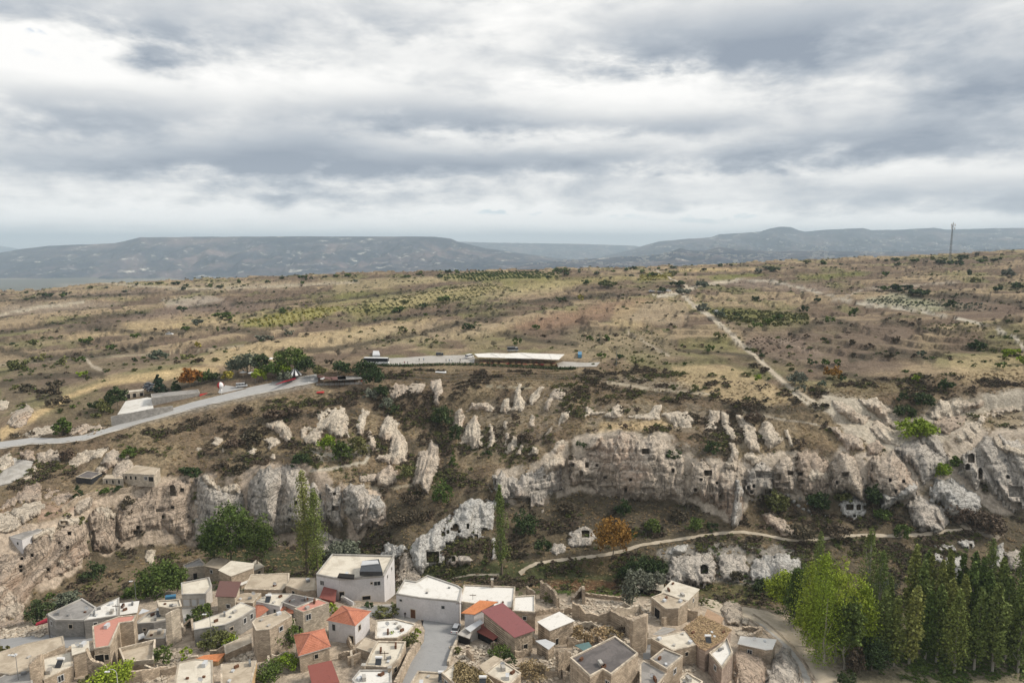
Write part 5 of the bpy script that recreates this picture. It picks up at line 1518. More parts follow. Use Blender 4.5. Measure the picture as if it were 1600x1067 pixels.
# poplar grove at the lower right
PB = [  # bright broad-leaved poplars
 (1280, 1030, 872, 42, 'upright bright green poplar, tallest at the left of the grove'),
 (1304, 1035, 868, 46, 'widest bright green poplar in the middle of the bright ones'),
 (1262, 1010, 886, 38, 'bright green poplar leaning over the pale dirt road'),
 (1240, 978, 896, 30, 'small bright poplar at the edge of the dirt road'),
 (1330, 1030, 892, 40, 'bright green poplar at the right of the bright ones'),
 (1285, 1045, 915, 40, 'lower bright poplar in front of the tallest ones'),
 (1276, 1022, 925, 40, 'bright poplar with low arching branches over the road'),
 (1318, 1045, 925, 38, 'lower bright green poplar before the widest one'),
 (1345, 1035, 925, 30, 'yellowish poplar between the bright and the dark ones'),
 (1226, 957, 893, 40, 'leftmost bright poplar, spreading beyond the pale dirt road'),
]
for k, (px, b_, t_, w_, lab) in enumerate(PB):
    place_tree(px, b_, t_, w_ * 1.25, 'bright' if k % 4 != 3 else 'green', 'round' if k in (1, 4, 6, 7, 9) else 'poplar', lab, 'bright poplars of the grove', 'poplar', nleaf=4600, bark='bark_pale')
PD = [(1275, 975, 838, 24, 'poplar'), (1350, 985, 833, 26, 'poplar'), (1367, 995, 862, 22, 'poplar'), (1420, 985, 855, 20, 'poplar_light'), (1440, 985, 862, 17, 'poplar'),
      (1451, 990, 870, 14, 'poplar_light'), (1432, 1010, 880, 22, 'poplar'), (1465, 1000, 880, 16, 'poplar_light'), (1478, 990, 865, 17, 'poplar_light'), (1492, 990, 867, 15, 'poplar'),
      (1515, 990, 865, 18, 'poplar'), (1526, 1000, 873, 18, 'poplar'), (1539, 985, 845, 24, 'poplar'), (1552, 1000, 872, 18, 'poplar_light'), (1537, 1020, 895, 22, 'poplar'),
      (1580, 1000, 857, 26, 'poplar'), (1596, 1015, 885, 24, 'poplar'), (1570, 1030, 907, 22, 'poplar'), (1480, 1025, 910, 22, 'poplar_light'), (1490, 1053, 932, 28, 'poplar_light'),
      (1420, 1040, 917, 24, 'poplar_light'), (1376, 1035, 927, 24, 'poplar'), (1397, 1040, 938, 20, 'poplar_light'), (1510, 1015, 882, 18, 'poplar'), (1495, 1020, 900, 18, 'poplar_light'),
      (1550, 1050, 915, 26, 'poplar'), (1590, 1050, 920, 30, 'poplar'), (1445, 1030, 925, 18, 'poplar'), (1462, 1035, 915, 18, 'poplar'), (1522, 1048, 925, 22, 'poplar'),
      (1606, 1040, 900, 26, 'poplar'), (1620, 1000, 870, 26, 'poplar'), (1388, 1005, 905, 14, 'poplar'), (1355, 1020, 930, 22, 'poplar'), (1560, 1010, 885, 20, 'poplar')]
POS = {833: 'tallest dark poplar at the left of the dark rows', 845: 'tallest dark poplar right of the middle of the grove', 932: 'pale trunked poplar standing forward of the row',
       838: 'dark poplar rising behind the bright ones', 857: 'tall dark poplar near the right edge of the grove'}
for (px, b_, t_, w_, lf) in PD:
    lab = POS.get(t_, 'tall narrow poplar in the close dark rows of the grove')
    place_tree(px, b_ , t_, w_ * 1.08, lf, 'poplar', lab, 'dark poplars of the grove', 'poplar', nleaf=2600, bark='bark_pale')

# ---- bushes dotted over the plateau that can be told apart
PL = [(26, 577, 562, 28, 'olive'), (62, 565, 553, 20, 'olive'), (99, 571, 556, 20, 'olive'), (126, 566, 556, 14, 'green'), (129, 588, 579, 15, 'bright'), (212, 529, 519, 15, 'green'), (53, 540, 530, 15, 'olive'),
      (135, 537, 525, 20, 'green'), (172, 546, 537, 16, 'green'), (292, 564, 553, 20, 'olive'), (244, 560, 547, 26, 'grey'), (256, 562, 549, 20, 'grey'), (309, 543, 533, 12, 'yellow'), (290, 517, 508, 13, 'green'),
      (308, 507, 498, 20, 'grey'), (349, 497, 487, 28, 'green'), (285, 487, 477, 18, 'dark'), (450, 526, 514, 20, 'grey'), (442, 488, 481, 12, 'green'), (412, 533, 522, 24, 'grey'), (514, 572, 557, 14, 'brown'), (311, 568, 557, 13, 'brown'),
      (808, 539, 526, 20, 'green'), (838, 515, 506, 13, 'green'), (733, 516, 502, 22, 'dark'), (994, 572, 556, 20, 'olive'), (949, 533, 522, 14, 'green'), (922, 532, 524, 12, 'green'), (907, 470, 458, 14, 'yellow'), (915, 445, 435, 14, 'green'),
      (949, 450, 438, 28, 'olive'), (1035, 458, 447, 14, 'dark'), (660, 481, 472, 18, 'dark'), (694, 471, 463, 24, 'green'), (622, 488, 479, 22, 'green'), (630, 519, 509, 14, 'olive'), (877, 471, 463, 14, 'dark'), (634, 475, 467, 14, 'olive'),
      (1068, 461, 450, 24, 'grey'), (1058, 447, 438, 22, 'dark'), (1097, 449, 437, 22, 'grey'), (1125, 497, 483, 22, 'grey'), (1100, 486, 474, 26, 'grey'), (1154, 500, 488, 14, 'dark'), (1180, 514, 500, 20, 'green'), (1168, 506, 494, 18, 'olive'),
      (1200, 506, 496, 18, 'green'), (1215, 500, 490, 18, 'green'), (1240, 500, 491, 20, 'olive'), (1296, 506, 493, 17, 'green'), (1333, 493, 480, 18, 'green'), (1256, 488, 476, 18, 'dark'), (1180, 470, 461, 10, 'dark'), (1278, 472, 464, 10, 'dark'),
      (1110, 550, 537, 18, 'green'), (1125, 532, 516, 20, 'olive'), (1210, 425, 415, 20, 'dark'), (1184, 427, 419, 14, 'grey'), (1484, 481, 467, 20, 'dark'), (1528, 548, 532, 26, 'dark'), (1578, 557, 543, 22, 'bright'), (1565, 577, 562, 18, 'green'),
      (1594, 569, 555, 18, 'bright'), (1407, 454, 443, 30, 'dark'), (1435, 461, 450, 30, 'dark'), (1576, 432, 420, 22, 'grey'), (1515, 430, 421, 10, 'dark'), (1525, 442, 433, 14, 'olive'), (1383, 431, 423, 12, 'green'), (1383, 454, 445, 16, 'green'),
      (1307, 572, 560, 13, 'green'), (1290, 572, 560, 15, 'green'), (1438, 557, 545, 14, 'grey'), (1185, 597, 583, 15, 'bright'), (1246, 603, 580, 28, 'grey'), (1251, 613, 600, 18, 'grey'), (1284, 605, 592, 16, 'grey'), (1053, 612, 597, 14, 'olive'),
      (1087, 613, 599, 14, 'olive'), (1301, 592, 574, 26, 'gold'), (1314, 596, 582, 16, 'dark'), (1268, 572, 560, 14, 'dark'), (1430, 596, 585, 14, 'bright'), (1448, 600, 583, 20, 'brown'), (1479, 608, 592, 24, 'dark'), (1180, 575, 566, 16, 'brown'),
      (1192, 582, 572, 20, 'brown'), (940, 560, 550, 16, 'green'), (970, 560, 552, 12, 'dark'), (1560, 455, 447, 16, 'dark'), (1590, 450, 441, 20, 'dark'), (1500, 415, 406, 14, 'dark'), (1470, 412, 405, 16, 'dark'), (1430, 410, 403, 14, 'green'),
      (1333, 540, 530, 12, 'brown'), (1390, 560, 550, 18, 'brown'), (1356, 545, 535, 20, 'brown'), (1400, 535, 525, 16, 'brown'), (40, 612, 600, 24, 'brown'), (85, 606, 592, 24, 'brown'), (75, 618, 602, 34, 'brown'), (90, 635, 618, 30, 'brown'),
      (380, 645, 632, 30, 'brown'), (430, 655, 640, 34, 'brown'), (460, 645, 634, 24, 'brown'), (330, 660, 650, 14, 'brown'), (392, 690, 674, 30, 'brown'), (365, 700, 685, 28, 'brown'), (345, 735, 718, 24, 'brown'), (300, 745, 728, 30, 'dark'),
      (375, 740, 722, 24, 'brown'), (410, 728, 716, 22, 'brown'), (640, 790, 770, 26, 'brown'), (655, 770, 755, 22, 'brown'), (628, 820, 806, 30, 'brown'), (760, 715, 702, 20, 'dark'), (910, 700, 688, 18, 'dark'), (975, 672, 658, 18, 'brown'),
      (1020, 676, 664, 20, 'brown'), (1175, 662, 645, 24, 'brown'), (1250, 700, 680, 20, 'brown'), (820, 690, 675, 24, 'brown'), (805, 655, 645, 16, 'brown')]
for (px, b_, t_, w_, lf) in PL:
    col_w = {'olive': 'olive', 'green': 'green', 'bright': 'light green', 'grey': 'grey green', 'yellow': 'yellow', 'brown': 'brown leafless', 'dark': 'dark green', 'gold': 'golden'}[lf]
    size = 'broad' if w_ >= 24 else ('medium' if w_ >= 16 else 'small')
    side = 'far left' if px < 320 else 'left' if px < 640 else 'middle' if px < 960 else 'right' if px < 1280 else 'far right'
    zone = 'near the skyline' if b_ < 450 else 'on the upper plateau' if b_ < 500 else 'on the middle plateau' if b_ < 560 else 'on the lower plateau' if b_ < 625 else 'on the slope above the cliffs'
    place_tree(px, b_, t_, w_, lf, 'bush', '%s %s bush %s, %s' % (size, col_w, zone, side), 'bushes dotted over the dry land', 'bush', nleaf=None if w_ > 20 else 150, parts=False)

GOLD = ss(soil[..., 0] - soil[..., 2] * .9, .16, .24) * ss(soil.sum(-1), .72, .92)
# small wild bushes: the 170 largest as individuals, sharing a few meshes
def bushmesh(seed, n, leaf, mat):
    P_, cl = crown_points('bush', 2.0, 1.15, 0.0, n, seed)
    me_ = mesh_data('bush', leaf_quads(P_, leaf, np.random.default_rng(seed)), np.arange(4 * n).reshape(-1, 4))
    me_.materials.append(LM[mat])
    return me_


def cell_area():
    dxx = np.abs(np.gradient(GX, axis=1))
    dyy = np.abs(np.gradient(GY, axis=0))
    return dxx * dyy


AREA = cell_area()
ROCKN = ss(soil.sum(-1), 0.85, 1.05)          # bare pale ground: no plants there
clump = fbm(GX / 22, GY / 12, octv=3, seed=131)
clump2 = fbm(GX / 7, GY / 7, octv=3, seed=141)


def sample(n, wgt, rng):
    w_ = wgt.ravel()
    c = np.cumsum(w_)
    i = np.searchsorted(c, rng.uniform(0, c[-1], n))
    i = np.clip(i, 0, w_.size - 1)
    return i


GNT = {}


def scatter(name, src, pts, sc, rz, kind='stuff'):
    """geometry nodes: instances of a visible bush on points of a mesh; one stuff object"""
    me_ = bpy.data.meshes.new(name)
    me_.vertices.add(len(pts))
    me_.vertices.foreach_set('co', np.asarray(pts, np.float32).ravel())
    a = me_.attributes.new('sc', 'FLOAT_VECTOR', 'POINT')
    a.data.foreach_set('vector', np.asarray(sc, np.float32).ravel())
    a = me_.attributes.new('rz', 'FLOAT', 'POINT')
    a.data.foreach_set('value', np.asarray(rz, np.float32))
    me_.update()
    o = bpy.data.objects.new(name, me_)
    COL.objects.link(o)
    o['kind'] = kind
    ng = bpy.data.node_groups.new(name, 'GeometryNodeTree')
    ng.interface.new_socket('Geometry', in_out='INPUT', socket_type='NodeSocketGeometry')
    ng.interface.new_socket('Geometry', in_out='OUTPUT', socket_type='NodeSocketGeometry')
    N = ng.nodes
    gi, go = N.new('NodeGroupInput'), N.new('NodeGroupOutput')
    inst = N.new('GeometryNodeInstanceOnPoints')
    oi = N.new('GeometryNodeObjectInfo')
    oi.inputs['Object'].default_value = src
    oi.inputs['As Instance'].default_value = True
    n1 = N.new('GeometryNodeInputNamedAttribute'); n1.data_type = 'FLOAT_VECTOR'; n1.inputs[0].default_value = 'sc'
    n2 = N.new('GeometryNodeInputNamedAttribute'); n2.data_type = 'FLOAT'; n2.inputs[0].default_value = 'rz'
    cb = N.new('ShaderNodeCombineXYZ')
    L = ng.links
    L.new(gi.outputs[0], inst.inputs['Points'])
    L.new(oi.outputs['Geometry'], inst.inputs['Instance'])
    L.new(n1.outputs[0], inst.inputs['Scale'])
    L.new(n2.outputs[0], cb.inputs[2])
    L.new(cb.outputs[0], inst.inputs['Rotation'])
    L.new(inst.outputs[0], go.inputs[0])
    md = o.modifiers.new('scatter', 'NODES')
    md.node_group = ng
    return o


rng = np.random.default_rng(99)
inview = (PXX > -60) & (PXX < 1660) & (PYY < 1100)
zslope = (PARG > 4.6) & (PARG < 13.4)
zplate = (PARG >= 13.4) & (PARG < 18.95)
# exclusion around the car parks, roads and buildings of the plateau edge
EXCL = [[(180, 665), (170, 640), (190, 610), (300, 600), (480, 575), (520, 585), (600, 590), (600, 605), (480, 615), (350, 640), (200, 680), (0, 705), (0, 685), (150, 680)],
        [(560, 575), (570, 555), (640, 545), (760, 545), (890, 548), (960, 560), (960, 580), (600, 576)],
        [(115, 765), (115, 735), (150, 700), (260, 715), (255, 750), (150, 775)]]
excl = np.zeros(GX.shape, bool)
for e_ in EXCL:
    sel = inview & (PYY > 530) & (PYY < 790)
    excl[sel] |= sdist(e_, PXX[sel], PYY[sel]) > 0
PATH_PX = [(812, 897), (822, 888), (840, 880), (870, 876), (905, 872), (940, 868), (975, 861), (1000, 852), (1040, 846), (1080, 840), (1120, 834), (1160, 831), (1195, 836), (1230, 844), (1260, 846), (1300, 840), (1350, 836), (1400, 838), (1440, 836), (1480, 830), (1505, 828)]
excl |= pdist(PATH_PX, PXX, PYY + 3) < 6
free = inview & ~excl
inview = inview & ~excl
KINDS_S = [
 # name, leaf, n leaves, leaf size, individuals, scattered, weight, size range
 ('scrub_bush', 'brown', 90, .42, 60, 9000, free * zslope * np.clip(scrub + .12, 0, 1) * ss(clump2, -.1, .5) * (1 - ROCKN) * AREA, (.35, .95)),
 ('scrub_bush', 'olive', 90, .42, 40, 4200, free * zslope * ss(clump2 + clump, .0, .9) * (1 - ROCKN) * AREA, (.3, .9)),
 ('grass_tussock', 'straw', 70, .38, 40, 9000, free * zslope * ss(-clump2, -.2, .5) * (1 - ROCKN) * AREA, (.2, .5)),
 ('grass_tussock', 'green', 70, .34, 40, 3800, (inview & (PXX > 1215) & (PARG > 1.2) & (PARG < 4.8)) * (sdist([(1090, 940), (1240, 962), (1275, 1000), (1330, 1090), (1000, 1090)], PXX, PYY) < 0) * ss(clump2, -.5, .3) * AREA, (.25, .7)),
 ('grass_tussock', 'green', 70, .34, 30, 3000, (inview & (PARG > 4.2) & (PARG < 7.4) & (PXX > 300)) * ss(clump2, -.3, .4) * (1 - ROCKN) * AREA, (.2, .6)),
 ('wild_bush', 'brown', 90, .6, 60, 1500, free * zplate * (bank[..., 0] * 3 + 4 * ss(scrub, .45, .8) + ss(clump, .1, .5) + .03) * (1 - .8 * ROCKN) * (1 - .95 * GOLD) * AREA ** .8, (.4, 1.1)),
 ('wild_bush', 'dark', 90, .6, 50, 450, free * zplate * (1 - .9 * GOLD) * (bank[..., 0] + 2 * ss(scrub, .45, .8) + .6 * ss(clump, .2, .6) + .02) * (1 - ROCKN) * AREA ** .85, (.4, 1.2)),
 ('wild_bush', 'green', 90, .6, 50, 900, free * zplate * (mixg[..., 0] * 1.5 + .06 + ss(clump, .1, .6)) * (1 - ROCKN) * AREA ** .85, (.35, 1.15)),
 ('wild_bush', 'olive', 90, .6, 50, 1300, free * zplate * (mixg[..., 0] * 2 + .05) * AREA ** .85, (.4, 1.3)),
]
VF = VT.reshape(-1, 3)
for (nm, lf, nl, ls, nind, nsc, wgt, (s0, s1)) in KINDS_S:
    me_ = bushmesh(hash(lf) % 7 + 3 if False else len(lf) + nl % 7, nl, ls, lf)
    i = sample(nind + nsc, wgt.astype(float), rng)
    pts = VF[i] + rng.uniform(-.5, .5, (len(i), 3)) * [1, 1, 0] - [0, 0, 0.12]
    s_ = s0 + (s1 - s0) * rng.uniform(0, 1, len(i)) ** 1.8
    app = s_ / pts[:, 1]
    order = np.argsort(-app[:nind * 6]) if len(i) > nind * 6 else np.argsort(-app)
    ind = order[:nind]
    rest = np.setdiff1d(np.arange(len(i)), ind)
    first = None
    cw = {'brown': 'brown leafless', 'olive': 'olive', 'straw': 'dry straw', 'dark': 'dark green', 'green': 'green'}[lf]
    where = ('under the poplar grove' if nind == 40 else 'on the valley floor') if nm == 'grass_tussock' and lf == 'green' else 'on the valley slopes' if zslope.ravel()[i[0]] else 'on the dry plateau'
    for k in ind:
        o = link(nm, me_, None, None, tuple(pts[k].tolist()))
        o.scale = (s_[k] * rng.uniform(.9, 1.4), s_[k] * rng.uniform(.9, 1.4), s_[k] * rng.uniform(.6, .95))
        o.rotation_euler.z = rng.uniform(0, 6.28)
        tag(o, 'one of many small %s %s growing %s' % (cw, 'tussocks' if 'tuss' in nm else 'bushes', where), 'grass tussock' if 'tuss' in nm else 'bush', 'small %s plants %s' % (cw, where))
        first = first or o
    n_ = len(rest)
    scale3 = np.stack([s_[rest] * rng.uniform(.9, 1.5, n_), s_[rest] * rng.uniform(.9, 1.5, n_), s_[rest] * rng.uniform(.5, .9, n_)], 1)
    scatter('undergrowth' if zslope.ravel()[i[0]] else 'far_shrubbery', first, pts[rest], scale3, rng.uniform(0, 6.28, n_))


# planted rows: vineyards and orchards (countless small vines: stuff)
def rows(poly, sp_row, sp, lf, size, ang):
    me_src = None
    p = np.array(poly, float)
    g = [hit(a, b) for a, b in poly]
    xs = [v.x for v in g]; ys = [v.y for v in g]
    ca_, sa_ = math.cos(ang), math.sin(ang)
    cx, cy = (min(xs) + max(xs)) / 2, (min(ys) + max(ys)) / 2
    Rr = max(max(xs) - min(xs), max(ys) - min(ys)) * 0.75
    a = np.arange(-Rr, Rr, sp_row)
    b = np.arange(-Rr, Rr, sp)
    A, B = np.meshgrid(a, b)
    X_ = cx + A * ca_ - B * sa_
    Y_ = cy + A * sa_ + B * ca_
    wp = np.array([(v.x, v.y) for v in g])
    ins = sdist(wp, X_, Y_) > 0
    X_, Y_ = X_[ins], Y_[ins]
    k = rng.uniform(0, 1, len(X_)) < 0.85
    X_, Y_ = X_[k], Y_[k]
    return [(x, y, gz(x, y) - .1) for x, y in zip(X_.tolist(), Y_.tolist())]


VROWS = [([(372, 508), (440, 486), (500, 477), (545, 480), (500, 498), (430, 512)], 4.5, 2.6, 'yellow', .75, .5),
         ([(530, 488), (600, 468), (690, 454), (770, 446), (800, 450), (720, 470), (640, 484), (560, 496)], 5.5, 3.2, 'olive', .8, .5),
         ([(1000, 438), (1000, 428), (1048, 427), (1052, 437)], 5, 3, 'yellow', .9, 1.1),
         ([(1185, 566), (1165, 536), (1190, 524), (1250, 530)], 5, 3, 'brown', .5, .9),
         ([(1440, 520), (1440, 508), (1540, 512), (1580, 530), (1500, 530)], 5, 3, 'olive', .6, .3),
         ([(690, 438), (680, 430), (800, 425), (880, 430), (860, 438)], 5, 2.6, 'green', 1.0, .2),
         ([(920, 570), (900, 530), (1000, 518), (1060, 545), (1040, 590), (960, 590)], 6, 4.2, 'olive', .5, .3),
         ([(1100, 482), (1180, 484), (1265, 494), (1262, 508), (1190, 514), (1130, 500)], 5.5, 4, 'olive', 1.2, .4),
         ([(1350, 470), (1400, 460), (1470, 472), (1560, 485), (1500, 486), (1400, 481)], 5, 3.2, 'grey', .8, .4),
         ([(300, 515), (340, 520), (430, 515), (520, 505), (420, 500)], 7, 5, 'green', .8, .4)]
for poly, sr_, sp_, lf, sz, ang in VROWS:
    pts = rows(poly, sr_, sp_, lf, sz, ang)
    if len(pts) < 4:
        continue
    me_ = bushmesh(17, 60, .6, lf)
    o = link('vine', me_, None, None, pts[0])
    o.scale = (sz, sz, sz * .8)
    tag(o, 'first %s vine of a planted row among many alike' % {'yellow': 'yellow', 'olive': 'olive', 'brown': 'bare brown', 'green': 'green', 'grey': 'grey'}[lf], 'vine', 'planted vines of the plateau fields')
    n_ = len(pts) - 1
    sc3 = sz * rng.uniform(.7, 1.3, (n_, 1)) * np.array([[1, 1, .8]])
    scatter('vineyard_vegetation', o, pts[1:], sc3, rng.uniform(0, 6.28, n_))
# tree line along the skyline: individuals
for k in range(110):
    px = rng.uniform(0, 1600)
    by = np.interp(px, [0, 100, 200, 300, 400, 500, 640, 800, 1000, 1100, 1200, 1300, 1400, 1500, 1600], [459, 453, 446, 441, 436, 432, 427, 424, 421, 418, 412, 407, 405, 401, 394]) + rng.uniform(0, 7) ** 1.3
    hgt = rng.uniform(2.5, 6.5)
    lf = ['dark', 'green', 'dark', 'olive', 'grey', 'green'][k % 6]
    cw = {'dark': 'dark green', 'green': 'green', 'olive': 'olive', 'grey': 'grey green'}[lf]
    side = 'far left' if px < 320 else 'left' if px < 640 else 'middle' if px < 960 else 'right' if px < 1280 else 'far right'
    place_tree(px, by, by - hgt, hgt * rng.uniform(1.2, 2.4), lf, 'bush', 'low %s tree in the line along the skyline, %s part' % (cw, side), 'trees along the skyline', 'bush', nleaf=150, parts=False)

# ------------------------------------------------------------------ building materials
def mat_wall(name, c, joint=0.6, bw=0.55, bh=0.28, var=0.22, dirt=0.35):
    m, t, b, pos = new_mat(name, 0.95, 0.1)
    sp = t.new('ShaderNodeSeparateXYZ')
    t.link(pos, sp.inputs[0])
    cb = t.new('ShaderNodeCombineXYZ')
    t.put(cb.inputs[0], t.math('ADD', t.math('MULTIPLY', sp.outputs[0], .8), t.math('MULTIPLY', sp.outputs[1], .62)))
    t.put(cb.inputs[1], sp.outputs[2])
    br = t.new('ShaderNodeTexBrick')
    t.link(cb.outputs[0], br.inputs['Vector'])
    br.inputs['Scale'].default_value = 1.0
    br.inputs['Brick Width'].default_value = bw
    br.inputs['Row Height'].default_value = bh
    br.inputs['Mortar Size'].default_value = 0.03
    br.inputs['Mortar Smooth'].default_value = 0.4
    br.inputs['Color1'].default_value = col4([x * (1 - var) for x in c])
    br.inputs['Color2'].default_value = col4([min(1, x * (1 + var)) for x in c])
    br.inputs['Mortar'].default_value = col4([x * joint for x in c])
    n1 = t.noise(pos, 0.55, 5, 0.65, .4)
    n2 = t.noise(t.scale(pos, 1, 1, .25), 1.2, 4, 0.65, .4)
    cc = t.mix(1.0, br.outputs['Color'], t.ramp(n1, [(0.3, 1 - dirt), (0.6, 1.08)]), 'MULTIPLY')
    cc = t.mix(t.math('MULTIPLY', t.smooth(n2, 0.55, 0.7), dirt * .8), cc, col4([x * .45 for x in c]))
    t.link(cc, b.inputs['Base Color'])
    bump(t, b, t.math('ADD', t.math('MULTIPLY', br.outputs['Fac'], -0.6), n1), 0.7, 0.08)
    return m


def mat_plaster(name, c, dirt=0.2, stain=.5):
    m, t, b, pos = new_mat(name, 0.9, 0.15)
    n1 = t.noise(pos, 0.35, 5, 0.65, .5)
    n2 = t.noise(t.scale(pos, 1, 1, .2), 1.1, 5, 0.7, .4)
    n3 = t.noise(pos, 2.6, 4, 0.7)
    cc = t.mix(1.0, col4(c), t.ramp(n1, [(0.3, 1 - dirt), (0.65, 1.06)]), 'MULTIPLY')
    cc = t.mix(t.math('MULTIPLY', t.smooth(n2, 0.56, 0.72), stain), cc, col4([x * .5 for x in c]))
    cc = t.mix(1.0, cc, t.ramp(n3, [(0.3, .88), (0.7, 1.08)]), 'MULTIPLY')
    t.link(cc, b.inputs['Base Color'])
    bump(t, b, n3, 0.4, 0.05)
    return m


def mat_roofstain(name, c, c2, f=(.42, .62)):
    m, t, b, pos = new_mat(name, 0.9, 0.15)
    n1 = t.noise(pos, 0.28, 6, 0.65, .7)
    n3 = t.noise(pos, 1.6, 6, 0.75)
    cc = t.mix(t.smooth(n1, *f), col4(c), col4(c2))
    cc = t.mix(t.math('MULTIPLY', t.smooth(n3, .55, .7), .6), cc, col4([x * .6 for x in c2]))
    t.link(cc, b.inputs['Base Color'])
    bump(t, b, n3, 0.4, 0.06)
    return m


def mat_tile(name, c):
    m, t, b, pos = new_mat(name, 0.8, 0.2)
    n = t.noise(pos, 0.7, 5, .7)
    n2 = t.noise(pos, 4, 3, .7)
    cc = t.ramp(t.math('MULTIPLY', t.math('ADD', n, n2), .5), [(.3, [x * .6 for x in c]), (.5, c), (.7, [min(1, x * 1.25 + .03) for x in c])])
    t.link(cc, b.inputs['Base Color'])
    return m


W = {
 'white': mat_plaster('white_plaster', (.60, .58, .58), .12, .3),
 'pale': mat_plaster('pale_plaster', (.50, .47, .43), .2, .5),
 'cream': mat_plaster('cream_plaster', (.52, .46, .37), .2, .4),
 'grey': mat_wall('grey_block', (.30, .285, .265), .8, .6, .3, .12, .3),
 'stone': mat_wall('tan_stone', (.46, .375, .285)),
 'stone_pale': mat_wall('pale_stone', (.52, .45, .36), .7),
 'stone_pink': mat_wall('pinkish_stone', (.40, .315, .26), .75),
 'rubble': mat_wall('rubble_stone', (.46, .375, .285), .5, .38, .26, .4, .5),
 'orange': mat_plaster('ochre_plaster', (.52, .36, .20), .25, .4),
 'r_cream': mat_roofstain('cream_roof', (.62, .57, .48), (.50, .45, .37)),
 'r_white': mat_roofstain('white_roof', (.68, .66, .62), (.52, .49, .44), (.5, .7)),
 'r_grey': mat_roofstain('grey_roof', (.30, .285, .27), (.21, .20, .19)),
 'r_dark': mat_roofstain('dark_roof', (.155, .14, .135), (.11, .10, .098)),
 'r_tan': mat_roofstain('tan_roof', (.47, .40, .31), (.35, .29, .22)),
 'r_salmon': mat_roofstain('salmon_roof', (.50, .24, .19), (.44, .20, .155), (.5, .8)),
 'r_red': mat_roofstain('dark_red_roof', (.24, .085, .07), (.20, .07, .058), (.5, .8)),
 'r_rose': mat_roofstain('rose_red_roof', (.235, .095, .095), (.20, .085, .085), (.5, .8)),
 'r_brown': mat_roofstain('brown_roof', (.15, .085, .075), (.12, .07, .06), (.5, .8)),
 'r_orange': mat_tile('orange_roof', (.52, .20, .085)),
 'tile': mat_tile('red_roof_tile', (.43, .17, .105)),
 'tile2': mat_tile('weathered_roof_tile', (.36, .15, .105)),
 'rubbletile': mat_tile('old_clay_tile', (.36, .245, .16)),
 'metal': mat_simple('sheet_metal', (.50, .51, .52), .15, .8, .5, .4),
 'teal': mat_simple('teal_sheet', (.10, .17, .17), .2, 1, .5),
 'blue': mat_simple('blue_plastic', (.07, .20, .33), .2, 1, .5),
 'glass': mat_simple('window_glass', (.030, .034, .040), .3, .5, .15, .5),
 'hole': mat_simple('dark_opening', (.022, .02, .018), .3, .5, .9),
 'frame': mat_simple('white_frame', (.55, .54, .52), .1, 2),
 'stoneframe': mat_simple('stone_frame', (.48, .42, .34), .1, 2),
 'wood': mat_simple('brown_wood', (.12, .06, .035), .3, 2),
 'asphalt': mat_roofstain('asphalt', (.30, .30, .30), (.26, .26, .262), (.3, .8)),
 'road': mat_roofstain('worn_asphalt', (.40, .395, .385), (.34, .335, .33), (.3, .8)),
 'paving': mat_roofstain('pale_paving', (.40, .38, .35), (.34, .32, .29)),
 'dirt': mat_roofstain('pale_dirt', (.47, .405, .315), (.38, .325, .245)),
 'kerb': mat_simple('kerb_stone', (.48, .45, .40), .15, 1),
 'red': mat_simple('red_paint', (.42, .03, .03), .15, 1, .5),
 'redcloth': mat_simple('red_awning', (.30, .02, .035), .2, 1, .7),
 'whitep': mat_simple('white_paint', (.72, .72, .72), .06, 1, .4),
 'black': mat_simple('black_paint', (.02, .02, .022), .2, 1, .4),
 'tyre': mat_simple('tyre_rubber', (.02, .02, .02), .2, 1, .9),
 'darkcar': mat_simple('dark_car_paint', (.04, .045, .055), .1, 1, .3, .5),
 'pole': mat_simple('grey_pole', (.20, .20, .20), .1, 1),
 'polewood': mat_simple('wooden_pole', (.10, .07, .05), .2, 1),
 'skin': mat_simple('skin', (.42, .26, .18), .05, 1),
 'concrete': mat_roofstain('concrete', (.42, .40, .37), (.32, .30, .27)),
 'water': mat_simple('canal_water', (.10, .13, .12), .2, .6, .2, .5),
}


def box_vf(c, ax, ay, hx_, hy_, z0, z1):
    """box about c (x,y) with unit axes ax, ay"""
    V = []
    for z in (z0, z1):
        for sx, sy in ((-1, -1), (1, -1), (1, 1), (-1, 1)):
            V.append((c[0] + ax[0] * hx_ * sx + ay[0] * hy_ * sy, c[1] + ax[1] * hx_ * sx + ay[1] * hy_ * sy, z))
    return V, [(0, 3, 2, 1), (4, 5, 6, 7), (0, 1, 5, 4), (1, 2, 6, 5), (2, 3, 7, 6), (3, 0, 4, 7)]


def join(parts):
    V, Fq = [], []
    for v, f in parts:
        o = len(V)
        V.extend([tuple(p) for p in v])
        Fq.extend([tuple(i + o for i in q) for q in f])
    return V, Fq


def prism(P2, z0, z1, top=True):
    n = len(P2)
    z0s = z0 if hasattr(z0, '__len__') else [z0] * n
    V = [(p[0], p[1], z0s[i]) for i, p in enumerate(P2)] + [(p[0], p[1], z1) for p in P2]
    Fq = [(i, (i + 1) % n, n + (i + 1) % n, n + i) for i in range(n)]
    if top:
        Fq.append(tuple(range(n, 2 * n)))
    return V, Fq


def area2(P2):
    return sum(P2[i][0] * P2[(i + 1) % len(P2)][1] - P2[(i + 1) % len(P2)][0] * P2[i][1] for i in range(len(P2))) / 2


